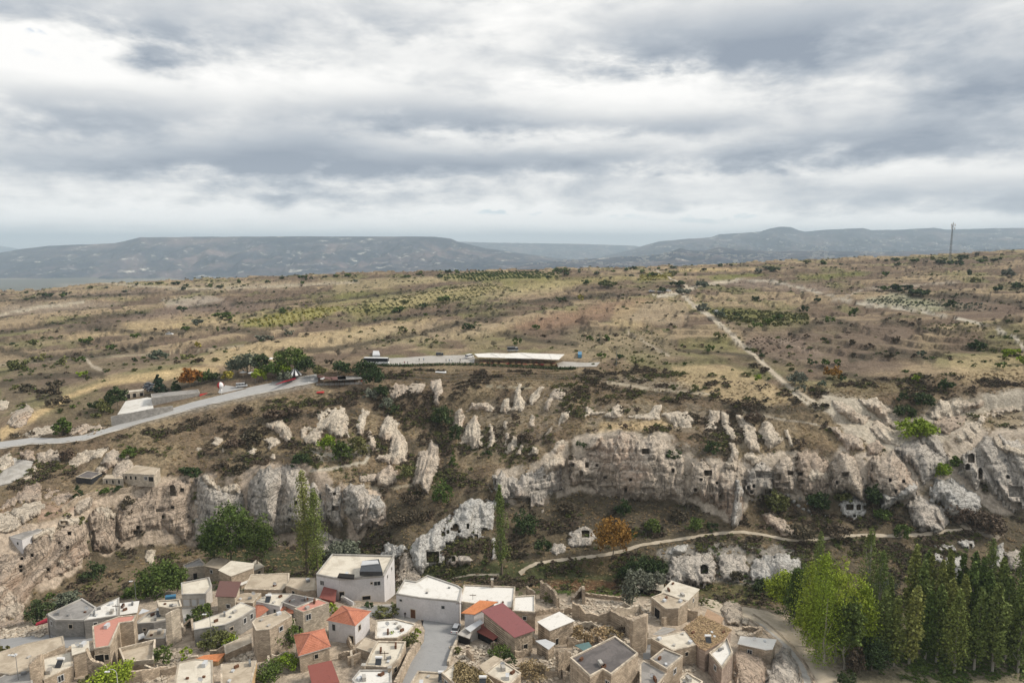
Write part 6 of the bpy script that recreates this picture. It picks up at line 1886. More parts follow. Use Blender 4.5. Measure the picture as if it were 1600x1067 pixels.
def inset(P2, d):
    n = len(P2)
    out = []
    for i in range(n):
        p0, p1, p2 = np.array(P2[i - 1][:2]), np.array(P2[i][:2]), np.array(P2[(i + 1) % n][:2])
        e1, e2 = p1 - p0, p2 - p1
        e1 = e1 / (np.linalg.norm(e1) + 1e-9)
        e2 = e2 / (np.linalg.norm(e2) + 1e-9)
        n1, n2 = np.array([-e1[1], e1[0]]), np.array([-e2[1], e2[0]])
        b = n1 + n2
        k = max(0.35, (b @ b) / 2)
        out.append(tuple(p1 + b * d / k))
    return out


HOUSES = {}


def opening(root, P2, e, u, zc, wd, ht, kind, wallm):
    """window or door on wall edge e at fraction u; zc = z of its centre"""
    n = len(P2)
    a, b = np.array(P2[e][:2]), np.array(P2[(e + 1) % n][:2])
    d = b - a
    L = np.linalg.norm(d)
    d = d / L
    nn = np.array([d[1], -d[0]])          # outward for ccw polygons
    c = a + d * L * u
    fr_, dp = 0.12, 0.06
    bars = []
    for (ox, oz, hw, hh) in ((0, ht / 2 + fr_ / 2, wd / 2 + fr_, fr_ / 2), (0, -ht / 2 - fr_ / 2, wd / 2 + fr_, fr_ / 2), (-wd / 2 - fr_ / 2, 0, fr_ / 2, ht / 2), (wd / 2 + fr_ / 2, 0, fr_ / 2, ht / 2)):
        cc = c + d * ox + nn * dp / 2
        bars.append(box_vf(cc, d, nn, hw, dp, zc + oz - hh, zc + oz + hh))
    if kind == 'window' and wd > .9:
        bars.append(box_vf(c + nn * dp / 2, d, nn, 0.04, dp * .7, zc - ht / 2, zc + ht / 2))
    V, Fq = join(bars)
    nm = 'door' if kind in ('door', 'dark_door') else 'window'
    fo = obj(nm, V, Fq, W['stoneframe' if kind != 'window' else 'frame'], root)
    V, Fq = box_vf(c + nn * 0.012, d, nn, wd / 2, 0.01, zc - ht / 2, zc + ht / 2)
    mt = {'window': 'glass', 'door': 'wood', 'hole': 'hole', 'dark_door': 'hole', 'garage': 'metal'}[kind]
    obj('pane' if nm == 'window' else 'leaf', V, Fq, W[mt], fo)


def roof_courses(A, B, Cc, D, n=12, lap=0.05):
    """stepped tile courses on a slope: eave A-B, ridge D-C (D above A)"""
    A, B, Cc, D = [np.array(p, float) for p in (A, B, Cc, D)]
    V, Fq = [], []
    up = np.array([0, 0, lap])
    for k in range(n):
        s0, s1 = k / n, (k + 1) / n
        l0, r0 = A + (D - A) * s0, B + (Cc - B) * s0
        l1, r1 = A + (D - A) * s1, B + (Cc - B) * s1
        o = len(V)
        V += [tuple(l0 + up), tuple(r0 + up), tuple(r1), tuple(l1), tuple(l0), tuple(r0)]
        Fq += [(o, o + 1, o + 2, o + 3), (o + 4, o + 5, o + 1, o)]
    return V, Fq


def house(label, roof, fi, base, rm='r_cream', wm='stone', kind='flat', name='house', group='houses of the old village', apex=None, rise=1.6,
          para=0.35, wins=(), chim=(), cat='house', auto=True, hmax=9.0, over=0.3, hgt=None, foot=None):
    px_, py_ = roof[fi]
    G = hit(px_, base)
    if hgt is None:
        zr = at_Y(px_, py_, G.y)[2]
        zr = min(zr, G.z + hmax)
    else:
        zr = G.z + hgt
    P3 = [at_Z(a, b, zr) for a, b in roof]
    P2 = [(float(p[0]), float(p[1])) for p in P3]
    order = list(range(len(P2)))
    if area2(P2) < 0:
        P2 = P2[::-1]
        order = order[::-1]
    emap = {}
    n = len(P2)
    for i in range(n):                       # edge number in the caller's order -> ours
        a, b = order[i], order[(i + 1) % n]
        k = a if (b - a) % n == 1 else b
        emap[k] = i
    zg = [gz(x, y) for x, y in P2]
    z0 = min(min(zg), G.z) - 1.2 if foot is None else G.z - foot
    cx, cy = sum(p[0] for p in P2) / n, sum(p[1] for p in P2) / n
    root = empty(name, (cx, cy, min(zg)))
    tag(root, label, cat, group)
    wallP = P2 if kind == 'flat' else inset(P2, over)
    V, Fq = prism(wallP, z0, zr, True)
    obj('wall', V, Fq, W[wm], root)
    if kind == 'flat':
        t_ = 0.28
        inn = inset(P2, t_)
        if para > 0:
            out_ = inset(P2, -0.05)
            V = [(p[0], p[1], zr - .05) for p in out_] + [(p[0], p[1], zr + para) for p in out_] + [(p[0], p[1], zr + para) for p in inn] + [(p[0], p[1], zr - .05) for p in inn]
            Fq = []
            for i in range(n):
                j = (i + 1) % n
                Fq += [(i, j, n + j, n + i), (n + i, n + j, 2 * n + j, 2 * n + i), (2 * n + i, 2 * n + j, 3 * n + j, 3 * n + i)]
            obj('parapet', V, Fq, W['concrete' if wm in ('grey', 'white', 'pale') else 'stone_pale'], root)
            V, Fq = prism(inset(P2, t_ - .02), zr + .004, zr + .06, True)
        else:
            V, Fq = prism(inset(P2, -0.2), zr + .004, zr + .16, True)
        obj('roof', V, Fq, W[rm], root)
        ztop = zr + (para if para else .16)
    elif kind == 'hip':
        ap = at_Z(apex[0], apex[1], zr + rise)
        ap = np.array([float(ap[0]), float(ap[1]), zr + rise])
        parts = []
        for i in range(n):
            a, b = P2[i], P2[(i + 1) % n]
            A = (a[0], a[1], zr + .02)
            B = (b[0], b[1], zr + .02)
            V, Fq = roof_courses(A, B, ap, ap, 11, .07)
            obj('roof_slope', V, Fq, W[rm], root)
            v, f = tube(A, ap, .12, .12, 5)
            parts.append((v, f))
        V, Fq = prism(P2, zr - .12, zr + .02, True)
        obj('eaves', V, Fq, W['frame'], root)
        V, Fq = join(parts)
        obj('ridge_tiles', V, Fq, W['tile2'], root)
        ztop = zr + rise
    elif kind == 'mono':                     # tilted sheet: apex = (edge index raised, rise)
        e = emap[apex]
        V = []
        zz = [zr + .05] * n
        zz[e] += rise
        zz[(e + 1) % n] += rise
        Q = inset(P2, -0.15)
        V = [(Q[i][0], Q[i][1], zz[i]) for i in range(n)] + [(Q[i][0], Q[i][1], zz[i] + .12) for i in range(n)]
        Fq = [tuple(range(n))[::-1], tuple(range(n, 2 * n))] + [(i, (i + 1) % n, n + (i + 1) % n, n + i) for i in range(n)]
        obj('roof', V, Fq, W[rm], root)
        ztop = zr + rise
        Vw = [(wallP[i][0], wallP[i][1], zr - .02) for i in range(n)] + [(wallP[i][0], wallP[i][1], zz[i]) for i in range(n)]
        obj('upper_wall', Vw, [(i, (i + 1) % n, n + (i + 1) % n, n + i) for i in range(n)], W[wm], root)
    for (e, u, zd, wd, ht, kd) in wins:
        zc = zr - zd if zd > 0 else G.z + ht / 2 + .05
        opening(root, wallP, emap[e], u, zc, wd, ht, kd, wm)
    if not wins and (auto or (cat == 'house' and G.y < 190)):
        for i in range(n):
            a, b = np.array(wallP[i]), np.array(wallP[(i + 1) % n])
            d = b - a
            L = np.linalg.norm(d)
            nn = np.array([d[1], -d[0]]) / (L + 1e-9)
            mid = (a + b) / 2
            if nn @ (-mid / np.linalg.norm(mid)) > 0.25 and L > 2.8 and zr - gz(*mid) > 2.2:
                cnt = max(1, int(L / 3.4))
                for k in range(cnt):
                    u = (k + 0.5) / cnt + random.uniform(-.08, .08)
                    if random.random() < (.8 if auto else .6):
                        opening(root, wallP, i, u, zr - 1.35, random.uniform(.7, 1.0), random.uniform(.9, 1.3), random.choice(['window', 'hole', 'window']), wm)
    for (cpx, cpy, hh) in chim:
        c = at_Z(cpx, cpy, zr + .1)
        V, Fq = box_vf((float(c[0]), float(c[1])), (1, 0), (0, 1), .3, .3, zr, zr + hh)
        ch = obj('chimney', V, Fq, W['stone'], root)
        V, Fq = box_vf((float(c[0]), float(c[1])), (1, 0), (0, 1), .4, .4, zr + hh, zr + hh + .12)
        obj('cap', V, Fq, W['concrete'], ch)
    HOUSES[label] = (P2, zr, G, root)
    return root


def ruin(label, pts, mat='stone', th=0.6, noise=.35, group='ruined walls of the old village', name='stone_wall', cat='wall'):
    """standing wall: pts = (px, base py, top py)"""
    B, Tz = [], []
    for px, b_, t_ in pts:
        g = hit(px, b_)
        B.append((g.x, g.y))
        Tz.append((g.z, float(at_Y(px, t_, g.y)[2])))
    # subdivide
    Q = []
    for i in range(len(B) - 1):
        L = math.hypot(B[i + 1][0] - B[i][0], B[i + 1][1] - B[i][1])
        k = max(1, int(L / .7))
        for j in range(k):
            f = j / k
            Q.append((B[i][0] + (B[i + 1][0] - B[i][0]) * f, B[i][1] + (B[i + 1][1] - B[i][1]) * f, Tz[i][0] + (Tz[i + 1][0] - Tz[i][0]) * f, Tz[i][1] + (Tz[i + 1][1] - Tz[i][1]) * f))
    Q.append((B[-1][0], B[-1][1], Tz[-1][0], Tz[-1][1]))
    V, Fq = [], []
    for i, (x, y, zb, zt) in enumerate(Q):
        p0, p1 = Q[max(0, i - 1)], Q[min(len(Q) - 1, i + 1)]
        d = np.array([p1[0] - p0[0], p1[1] - p0[1]])
        d = d / (np.linalg.norm(d) + 1e-9)
        nn = np.array([-d[1], d[0]]) * th / 2
        zt = zt + random.uniform(-noise, noise)
        zt = max(zt, zb + .4)
        V += [(x - nn[0], y - nn[1], zb - 1.2), (x + nn[0], y + nn[1], zb - 1.2), (x + nn[0], y + nn[1], zt), (x - nn[0], y - nn[1], zt)]
    m_ = len(Q)
    for i in range(m_ - 1):
        a, b = 4 * i, 4 * i + 4
        Fq += [(a, b, b + 3, a + 3), (a + 3, b + 3, b + 2, a + 2), (a + 2, b + 2, b + 1, a + 1)]
    Fq += [(0, 3, 2, 1), (4 * m_ - 4, 4 * m_ - 3, 4 * m_ - 2, 4 * m_ - 1)]
    o = obj(name, V, Fq, W[mat])
    return tag(o, label, cat, group, 'thing')


from mathutils.geometry import delaunay_2d_cdt


def drape(name, poly, mat, lift=0.06, step=4.0, kind='structure'):
    p = np.array(poly, float)
    pts = []
    for i in range(len(p)):
        a, b = p[i], p[(i + 1) % len(p)]
        k = max(1, int(np.linalg.norm(b - a) / step))
        for j in range(k):
            pts.append(tuple(a + (b - a) * j / k))
    nb = len(pts)
    gx, gy = np.meshgrid(np.arange(p[:, 0].min(), p[:, 0].max(), step), np.arange(p[:, 1].min(), p[:, 1].max(), step * .6))
    s = sdist(p, gx, gy)
    pts += [tuple(q) for q in np.stack([gx[s > 1], gy[s > 1]], 1)]
    r = delaunay_2d_cdt([Vector(q) for q in pts], [], [list(range(nb))], 1, 1e-5)
    V = []
    for q in r[0]:
        h_ = hit(q[0], q[1])
        V.append((h_.x, h_.y, h_.z + lift))
    Fq = [tuple(f)[::-1] for f in r[2]]
    me_ = mesh_data(name, V, Fq)
    o = obj(name, V, Fq, W[mat])
    for pl in o.data.polygons:
        pass
    return tag(o, kind=kind)


def strip(name, line, wid, mat, lift=0.07, kind='structure'):
    """path of a given width in metres along photo pixels"""
    L = np.array(line, float)
    t_ = np.arange(len(L))
    tt_ = np.linspace(0, len(L) - 1, len(L) * 8)
    P_ = [hit(a, b) for a, b in zip(np.interp(tt_, t_, L[:, 0]), np.interp(tt_, t_, L[:, 1]))]
    A = np.array([(p.x, p.y) for p in P_])
    for _ in range(4):
        A[1:-1] = (A[:-2] + 2 * A[1:-1] + A[2:]) / 4
    V, Fq = [], []
    for i in range(len(A)):
        d = A[min(len(A) - 1, i + 1)] - A[max(0, i - 1)]
        d = d / (np.linalg.norm(d) + 1e-9)
        nn = np.array([-d[1], d[0]])
        w_ = wid * (1 + .12 * math.sin(i * 1.7) + .08 * math.sin(i * .61))
        zs = []
        for s in (-.5, -.17, .17, .5):
            q = A[i] + nn * s * w_
            zs.append((q[0], q[1], gz(q[0], q[1]) + lift))
        V += zs
    for i in range(len(A) - 1):
        for k in range(3):
            a = i * 4 + k
            Fq.append((a, a + 4, a + 5, a + 1))
    o = obj(name, V, Fq, W[mat])
    return tag(o, kind=kind)


# ------------------------------------------------------------------ roads, lanes and paths
drape('road', [(-30, 694), (0, 690.5), (50, 684), (90, 685), (130, 680), (200, 659), (300, 628.5), (400, 604), (494, 584.5), (497, 592), (497, 597), (400, 615.5), (300, 638.5), (200, 666.5), (130, 687.5), (90, 692.5), (50, 692.5), (0, 700), (-30, 705)], 'road', .10)
strip('road_kerb', [(-30, 706.5), (0, 701.5), (50, 693.5), (90, 693.5), (130, 688.5), (200, 667.5), (300, 639.5), (400, 616.5), (494, 598)], .5, 'kerb', .2)
drape('car_park', [(340, 613), (352, 602), (384, 607), (420, 605), (424, 597), (470, 588), (492, 585), (400, 603), (345, 615)], 'road', .08)
drape('terrace_paving', [(183, 648), (196, 627), (230, 621), (237, 622), (240, 640)], 'r_white', .1)
drape('plaza', [(600, 566), (608, 560), (631, 559), (675, 556), (728, 555), (742, 559), (741, 567), (675, 567.5), (609, 571)], 'paving', .12)
drape('plaza', [(870, 568), (880, 565), (915, 567), (938, 566), (932, 573), (872, 574)], 'paving', .12)
drape('street', [(655, 962), (664, 965), (718, 963), (711, 980), (716, 996), (707, 1020), (700, 1040), (694, 1052), (655, 1056), (636, 1085), (622, 1085), (634, 1040), (655, 1012), (662, 1003), (664, 985)], 'asphalt', .05)
drape('street', [(548, 950), (600, 944), (622, 944), (622, 958), (660, 964), (645, 975), (600, 965), (560, 962)], 'paving', .05)
drape('lane', [(0, 998), (60, 992), (98, 990), (140, 985), (145, 1000), (105, 1012), (60, 1005), (0, 1016)], 'asphalt', .05)
drape('lane', [(283, 950), (310, 945), (318, 950), (300, 968), (288, 975)], 'paving', .05)
drape('lane', [(1005, 1000), (1017, 996), (1018, 1030), (1005, 1030)], 'asphalt', .05)
drape('side_road', [(-20, 722), (4, 716), (22, 716), (52, 722), (45, 741), (15, 756), (-20, 764)], 'concrete', .25)
strip('dirt_track', [(1070, 464), (1083, 476), (1110, 494), (1135, 515), (1158, 538), (1178, 555), (1205, 580), (1230, 602), (1262, 622), (1285, 636)], 2.0, 'dirt', .12)
strip('dirt_track', [(1020, 462), (1040, 459), (1062, 457), (1085, 449), (1105, 444), (1150, 440)], 2.5, 'dirt', .3)
strip('dirt_track', [(1062, 457), (1075, 449), (1062, 442), (1048, 436), (1036, 428), (1022, 422)], 3.5, 'dirt', .4)
drape('dirt_road', [(1092, 945), (1098, 934), (1120, 938), (1130, 946), (1165, 948), (1200, 955), (1240, 975), (1262, 1000), (1285, 1030), (1310, 1060), (1320, 1085), (1288, 1085), (1272, 1055), (1250, 1025), (1222, 1000), (1190, 975), (1160, 962), (1125, 958)], 'dirt', .06)
strip('irrigation_ditch', [(1172, 962), (1195, 978), (1220, 1000), (1240, 1022), (1255, 1045), (1265, 1075)], 1.6, 'concrete', .05)
strip('ditch_wall', [(1176, 960), (1200, 975), (1226, 997), (1248, 1020), (1264, 1045), (1275, 1075)], .35, 'rubble', .35)
strip('ditch_wall', [(1168, 966), (1190, 982), (1212, 1004), (1232, 1027), (1246, 1048), (1255, 1075)], .35, 'rubble', .35)
strip('footpath', PATH_PX, 1.35, 'dirt', .15)
strip('footpath', [(1475, 790), (1490, 805), (1500, 818), (1520, 834)], 1.8, 'dirt', .08)
strip('footpath', [(700, 905), (735, 898), (780, 898)], .7, 'dirt', .07)

# ------------------------------------------------------------------ houses (roof outline in photo pixels, front corner, ground pixel below it)
house('large white house with a flat roof terrace and small square windows', [(494, 899), (519, 867.5), (616, 870), (600, 901), (556, 905), (530, 906)], 0, 932, 'r_cream', 'white', para=.5,
      wins=[(5, .25, 1.7, 1.1, 1.2, 'window'), (4, .12, -1, 1.2, 2.6, 'dark_door'), (3, .75, 1.6, 1.6, 1.1, 'window'), (3, .55, 1.4, .5, .5, 'hole'), (3, .35, 5.3, 2.0, 1.0, 'hole'), (2, .3, 1.7, .8, 1.0, 'window'), (2, .7, 1.7, .8, 1.0, 'window')], cat='house', hmax=8)
house('small red roofed shed against the large white house', [(500, 934), (507, 921), (526, 921), (523, 940)], 0, 942, 'r_red', 'r_red', 'mono', apex=1, rise=.8, auto=False, cat='shed', name='shed')
house('long white roofed stone house with an arched brown door by the street', [(619, 929), (632, 907), (650, 910), (668, 900), (715, 916), (722, 921), (717, 941), (655, 935)], 0, 961, 'r_white', 'white',
      wins=[(7, .72, -1, 1.2, 2.2, 'door'), (7, .2, 1.2, .7, .6, 'window'), (6, .6, 1.6, .8, .8, 'window')])
house('white roofed house right of the arched door house, chimney at its back', [(717, 941), (725, 915), (805, 918), (803, 938), (800, 951), (757, 947)], 0, 963, 'r_white', 'stone_pale', chim=[(769, 917, 2.2)], wins=[(5, .6, 1.5, .8, .8, 'window')])
house('stone house with a square white roof behind the rose red roof', [(803, 933), (836, 931), (836, 958), (801, 956)], 3, 985, 'r_white', 'stone', auto=False)
house('white house with a bright orange sheet roof at the street corner', [(722, 958), (750, 942), (776, 944), (741, 960)], 3, 990, 'r_orange', 'white', 'mono', apex=1, rise=.5, auto=False, hmax=6)
house('stone house with a large rose red metal roof', [(753, 958), (785, 946), (799, 956), (835, 985), (804, 996)], 4, 1026, 'r_rose', 'rubble', 'mono', apex=0, rise=.5, wins=[(3, .6, -1, 1.0, 1.8, 'hole')])
house('low open shed roofed with blue white metal sheets', [(728, 982), (750, 971), (754, 975), (735, 987)], 0, 1000, 'metal', 'pale', 'mono', apex=1, rise=.3, auto=False, cat='shed', name='shed')
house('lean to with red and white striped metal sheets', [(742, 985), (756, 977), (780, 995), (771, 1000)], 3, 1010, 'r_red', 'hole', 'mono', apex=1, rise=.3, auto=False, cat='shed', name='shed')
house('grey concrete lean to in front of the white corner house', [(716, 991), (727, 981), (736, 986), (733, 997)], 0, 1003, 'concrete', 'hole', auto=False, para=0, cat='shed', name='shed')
house('stone hut with a stained white roof between the rose roof and the ruins', [(841, 972), (874, 957), (896, 970), (859, 985)], 3, 1012, 'r_white', 'rubble', wins=[(2, .3, -1, .9, 1.5, 'hole')], para=0)
house('tiny stone hut with a blue and white sheet roof', [(839, 1002), (852, 1000), (866, 1006), (857, 1014)], 3, 1032, 'metal', 'rubble', auto=False, para=0, cat='hut', name='hut')
house('big stone house with a dark flat roof and pale parapet, bottom centre', [(891, 1029), (961, 995), (997, 1022), (955, 1055), (942, 1047), (922, 1058)], 3, 1100, 'r_dark', 'stone', wins=[(3, .6, 2.2, 1.0, 1.2, 'window')], hmax=8)
house('house with a small grey flat roof right of the big dark roof', [(1016, 1031), (1037, 1014), (1067, 1026), (1042, 1047)], 3, 1085, 'r_grey', 'stone', wins=[(2, .5, 1.7, .9, 1.1, 'window')])
house('house with a broad cream flat roof behind the small grey roof', [(1017, 997), (1072, 986), (1094, 1006), (1052, 1017)], 3, 1042, 'r_cream', 'stone', wins=[(2, .5, 1.5, .8, .9, 'hole')], para=.15)
house('gravelly grey roof at the bottom edge, right of the big dark roof', [(1000, 1037), (1005, 1032), (1042, 1052), (1028, 1070), (1000, 1072)], 2, 1085, 'r_grey', 'stone', auto=False, para=.1)
house('cream roof at the bottom edge below the small grey roof', [(1062, 1062), (1073, 1052), (1098, 1066), (1090, 1085), (1066, 1085)], 0, 1085, 'r_cream', 'stone', auto=False)
house('old house roofed with loose brown clay tiles', [(1069, 982), (1095, 962), (1142, 984), (1130, 1000), (1102, 1016), (1093, 1012)], 4, 1050, 'rubbletile', 'stone_pink', para=0, wins=[(3, .5, 1.7, 1.0, 1.4, 'hole'), (3, .8, 1.7, .8, 1.2, 'hole')])
house('small tiled roof beside the dark boulder stack', [(1102, 963), (1106, 953), (1130, 966), (1124, 976)], 3, 985, 'rubbletile', 'stone', para=0, auto=False)
house('white patio building with black roof holes, right of the loose tile roof', [(1108, 1022), (1122, 1012), (1136, 998), (1145, 1022), (1128, 1046)], 4, 1080, 'r_white', 'stone_pink', auto=False, para=.5)
house('white slab roof on the rock above the ditch', [(1154, 1006), (1158, 995), (1212, 1000), (1206, 1014), (1196, 1015)], 0, 1020, 'r_white', 'stone', auto=False, para=0, name='ruined_house')
house('cream gabled house at the rear edge of the village, above the canal', [(1036, 922), (1050, 908), (1048, 907), (1092, 921), (1075, 938), (1035, 926)], 4, 956, 'r_cream', 'stone_pale', para=0, wins=[(4, .3, 1.5, .7, 1.0, 'window'), (4, .6, 3.0, .7, 1.0, 'hole'), (3, .5, 1.5, .7, .9, 'window')])
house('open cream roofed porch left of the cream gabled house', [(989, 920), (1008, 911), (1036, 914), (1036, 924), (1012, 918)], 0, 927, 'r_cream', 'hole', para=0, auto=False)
house('house with an arched stone gallery in front of the gabled house', [(1018, 934), (1036, 927), (1075, 940), (1060, 951), (1040, 952)], 0, 960, 'r_tan', 'stone', para=.3, wins=[(4, .45, -1, 2.2, 3.0, 'hole')])
# left cluster
house('grey flat roofed stone house at the village left end, red awning at its corner', [(73, 961), (128, 936), (150, 950), (146, 956), (130, 970), (87, 970)], 5, 996, 'r_grey', 'grey', auto=False)
house('long white roofed house joined to the grey roof, village left', [(148, 951), (186, 934), (184, 962), (131, 970)], 3, 998, 'r_white', 'grey', auto=False, para=.2)
house('house under a white corrugated sheet roof', [(184, 944), (216, 940), (213, 957), (186, 961)], 3, 975, 'r_white', 'stone', auto=False, para=0)
house('house with a steeply falling salmon pink roof', [(144, 979), (184, 964), (213, 961), (208, 971), (187, 974), (171, 1010), (147, 1014)], 6, 1050, 'r_salmon', 'stone', para=.2, wins=[(5, .3, 2.5, 1.6, 2.2, 'hole'), (5, .75, 2.2, .8, 1.2, 'hole')], hmax=7)
house('tan flat roofed house right of the salmon roof', [(210, 976), (232, 959), (266, 950), (262, 969), (240, 974)], 0, 1000, 'r_cream', 'grey', wins=[(4, .5, 1.3, .6, .6, 'hole')])
house('lower terrace house with a tan slab below the flat tan roof', [(225, 998), (233, 984), (259, 983), (257, 997)], 0, 1012, 'r_tan', 'grey', auto=False, para=.1)
house('stone house with a narrow stair wall, below the garage house', [(245, 940), (281, 938), (284, 949), (266, 952), (248, 949)], 2, 984, 'r_cream', 'stone_pale', wins=[(1, .4, 2.2, .7, .9, 'hole')])
house('garage house with a cream flat roof and grey shutters', [(283, 912), (327, 903), (331, 917), (321, 929), (284, 930)], 4, 951, 'r_cream', 'pale', wins=[(3, .2, 2.0, 2.0, 1.8, 'garage'), (3, .5, 2.0, 2.0, 1.8, 'garage'), (3, .8, 2.0, 2.0, 1.8, 'garage')])
house('small house with a grey roof and one dark door at the rear left', [(286, 884), (312, 873), (320, 881), (319, 885), (289, 889)], 4, 908, 'r_grey', 'stone_pale', wins=[(3, .5, -1, 1.1, 2.2, 'dark_door')])
house('tumbledown house with a rubble roof at the rear left', [(319, 884), (335, 871), (358, 875), (343, 889)], 0, 908, 'r_tan', 'stone', para=0)
house('house with a tilted cream roof behind the brown shed', [(342, 891), (361, 877), (396, 881), (394, 888), (361, 900)], 4, 921, 'r_cream', 'stone', para=0)
house('small cream roofed house at the rear, right of the tilted cream roof', [(392, 882), (400, 876), (412, 885), (397, 891)], 3, 902, 'r_cream', 'stone', para=0, wins=[(2, .5, 1.2, .9, .9, 'hole')])
house('shed with a brown metal roof and a blue door', [(337, 932), (344, 912), (376, 913), (368, 933)], 0, 960, 'r_brown', 'stone_pale', 'mono', apex=1, rise=.6, wins=[(3, .6, 2.6, .9, 1.0, 'window')])
house('white sheeted roof behind the brown metal roof', [(344, 912), (365, 902), (390, 908), (377, 914)], 0, 920, 'r_white', 'stone', para=0, auto=False)
house('wide tan patched roof in the middle of the rear row', [(381, 921), (392, 898), (452, 896), (451, 912), (441, 922)], 0, 932, 'r_tan', 'stone', para=.2, auto=False)
house('low tan roofed ruin left of the large white house', [(446, 915), (454, 903), (493, 903), (493, 922), (474, 924)], 4, 934, 'r_tan', 'stone', para=.15, auto=False)
house('tan roofed house below the wide tan roof, left', [(366, 932), (380, 927), (408, 927), (395, 942), (368, 941)], 4, 955, 'r_tan', 'stone', para=.1)
house('house with a clean cream roof and one round chimney', [(400, 940), (420, 928), (456, 928), (437, 948)], 3, 965, 'r_cream', 'white', para=.15, chim=[(421, 934, 1.2)])
house('house with a dark bitumen roof right of the cream chimney roof', [(440, 941), (456, 928), (497, 936), (463, 949)], 3, 965, 'r_dark', 'pale', para=.15, auto=False)
house('small red tiled lean to left of the cream chimney roof', [(397, 952), (404, 946), (419, 957), (400, 967)], 3, 975, 'tile', 'pale', 'mono', apex=1, rise=.7, auto=False, cat='shed', name='shed')
house('small red tiled porch under the dark bitumen roof', [(435, 949), (460, 949), (457, 958), (441, 957)], 3, 966, 'tile', 'pale', 'mono', apex=0, rise=.5, auto=False, cat='shed', name='shed')
house('long cream roofed house with twin windows in its end wall', [(303, 984), (302, 973), (354, 955), (376, 941), (399, 950), (376, 965), (351, 976)], 6, 1001, 'r_cream', 'grey', para=.1, wins=[(4, .25, 1.3, .8, 1.2, 'window'), (4, .7, 1.3, .8, 1.2, 'window'), (5, .4, 1.6, .8, .8, 'hole')])
house('tall tan stone house left of the ivy', [(394, 972), (400, 966), (445, 954), (456, 962), (421, 983), (400, 985)], 5, 1034, 'r_tan', 'stone', para=.1, auto=False, hmax=8)
house('tan house with a flat salmon tiled roof and pale rim', [(460, 951), (497, 936), (514, 942), (473, 957)], 3, 990, 'r_salmon', 'stone_pale', para=.12, wins=[(2, .2, 1.5, 1.1, 1.3, 'window'), (3, .6, 4.4, 1.0, 1.6, 'dark_door')])
house('white house with the upper red hipped tile roof', [(510, 969), (534, 946), (580, 955), (555, 978)], 3, 1008, 'tile', 'white', 'hip', apex=(543, 953), rise=2.0, wins=[(3, .2, 1.5, .8, 1.5, 'window'), (3, .85, -1, 1.0, 1.8, 'dark_door'), (2, .3, 1.5, .8, 1.2, 'hole')])
house('tan house with the lower red hipped tile roof', [(459, 992), (507, 982), (517, 1010), (466, 1025)], 3, 1053, 'tile', 'stone', 'hip', apex=(485, 990), rise=1.9, auto=False)
house('dark red flat roof at the bottom edge below the lower hipped roof', [(482, 1044), (517, 1036), (529, 1066), (489, 1072)], 3, 1085, 'r_red', 'stone', 'mono', apex=0, rise=.4, auto=False)
house('white roofed terrace house left of the street with a grape vine', [(586, 999), (588, 970), (618, 968), (650, 976), (637, 990), (620, 998)], 0, 1010, 'r_white', 'stone', para=.3, auto=False)
house('stone terrace right of the upper hipped roof, edged by a low wall', [(571, 996), (589, 1002), (581, 1020), (557, 1012)], 3, 1026, 'r_tan', 'stone', para=.1, auto=False, group='terraces and yards')
house('long cream terrace beside the street with a water heater on it', [(580, 1020), (590, 1003), (634, 1004), (624, 1030), (608, 1044), (570, 1042)], 5, 1062, 'r_cream', 'stone', para=.35, auto=False)
house('white roofed house at the bottom edge with a chimney pot', [(550, 1063), (562, 1048), (612, 1048), (612, 1068), (560, 1075)], 4, 1095, 'r_white', 'white', para=.3, chim=[(568, 1045, 1.0), (609, 1049, 1.0)], auto=False)
house('flat tan roof at the bottom edge right of the street', [(640, 1072), (653, 1050), (697, 1053), (716, 1062), (712, 1085), (645, 1085)], 0, 1090, 'r_tan', 'stone', para=.35, auto=False)
house('cream roof half covered by dry grass at the bottom edge', [(690, 1052), (718, 1032), (757, 1052), (775, 1072), (730, 1085)], 0, 1085, 'r_cream', 'stone', para=.2, auto=False)
house('house with a pale flat roof and a dark rim, bottom centre', [(757, 1052), (783, 1032), (814, 1052), (796, 1072)], 3, 1090, 'r_cream', 'stone', para=.25, auto=False)
house('small tan roof pressed against the pale roof with the dark rim', [(750, 1041), (772, 1026), (784, 1031), (757, 1049)], 0, 1055, 'r_tan', 'stone', para=0, auto=False)
house('cream roofed house at the bottom with an orange strip behind it', [(273, 1064), (278, 1036), (305, 1030), (332, 1032), (333, 1067), (330, 1080), (272, 1080)], 0, 1095, 'r_cream', 'orange', para=.15, auto=False)
house('narrow orange sheet roof behind the bottom cream roof', [(307, 1030), (319, 1025), (350, 1022), (340, 1033)], 3, 1040, 'r_orange', 'orange', para=0, auto=False, cat='shed', name='shed')
house('wide tan roof at the bottom edge with an ochre side wall', [(345, 1038), (401, 1032), (392, 1070), (345, 1072)], 3, 1092, 'r_tan', 'orange', para=.1, auto=False)
house('tan stone roof at the left edge below the lane', [(-10, 1022), (40, 1006), (98, 994), (101, 1007), (50, 1030), (45, 1048), (15, 1054), (-10, 1050)], 6, 1080, 'r_tan', 'stone', para=.15, hmax=5)
house('house with a jagged hole in its pale roof, bottom left', [(66, 1030), (112, 1018), (114, 1040), (68, 1062)], 3, 1080, 'r_cream', 'stone', para=.1, auto=False)
house('small square cream roof between the holed roof and the salmon roof', [(113, 1008), (137, 1003), (138, 1016), (114, 1023)], 3, 1058, 'r_cream', 'stone', para=0, auto=False)
house('grey roofed stone house at the lower left corner', [(-10, 1064), (15, 1050), (48, 1048), (52, 1075), (-10, 1085)], 3, 1095, 'r_grey', 'grey', para=.1, auto=False)
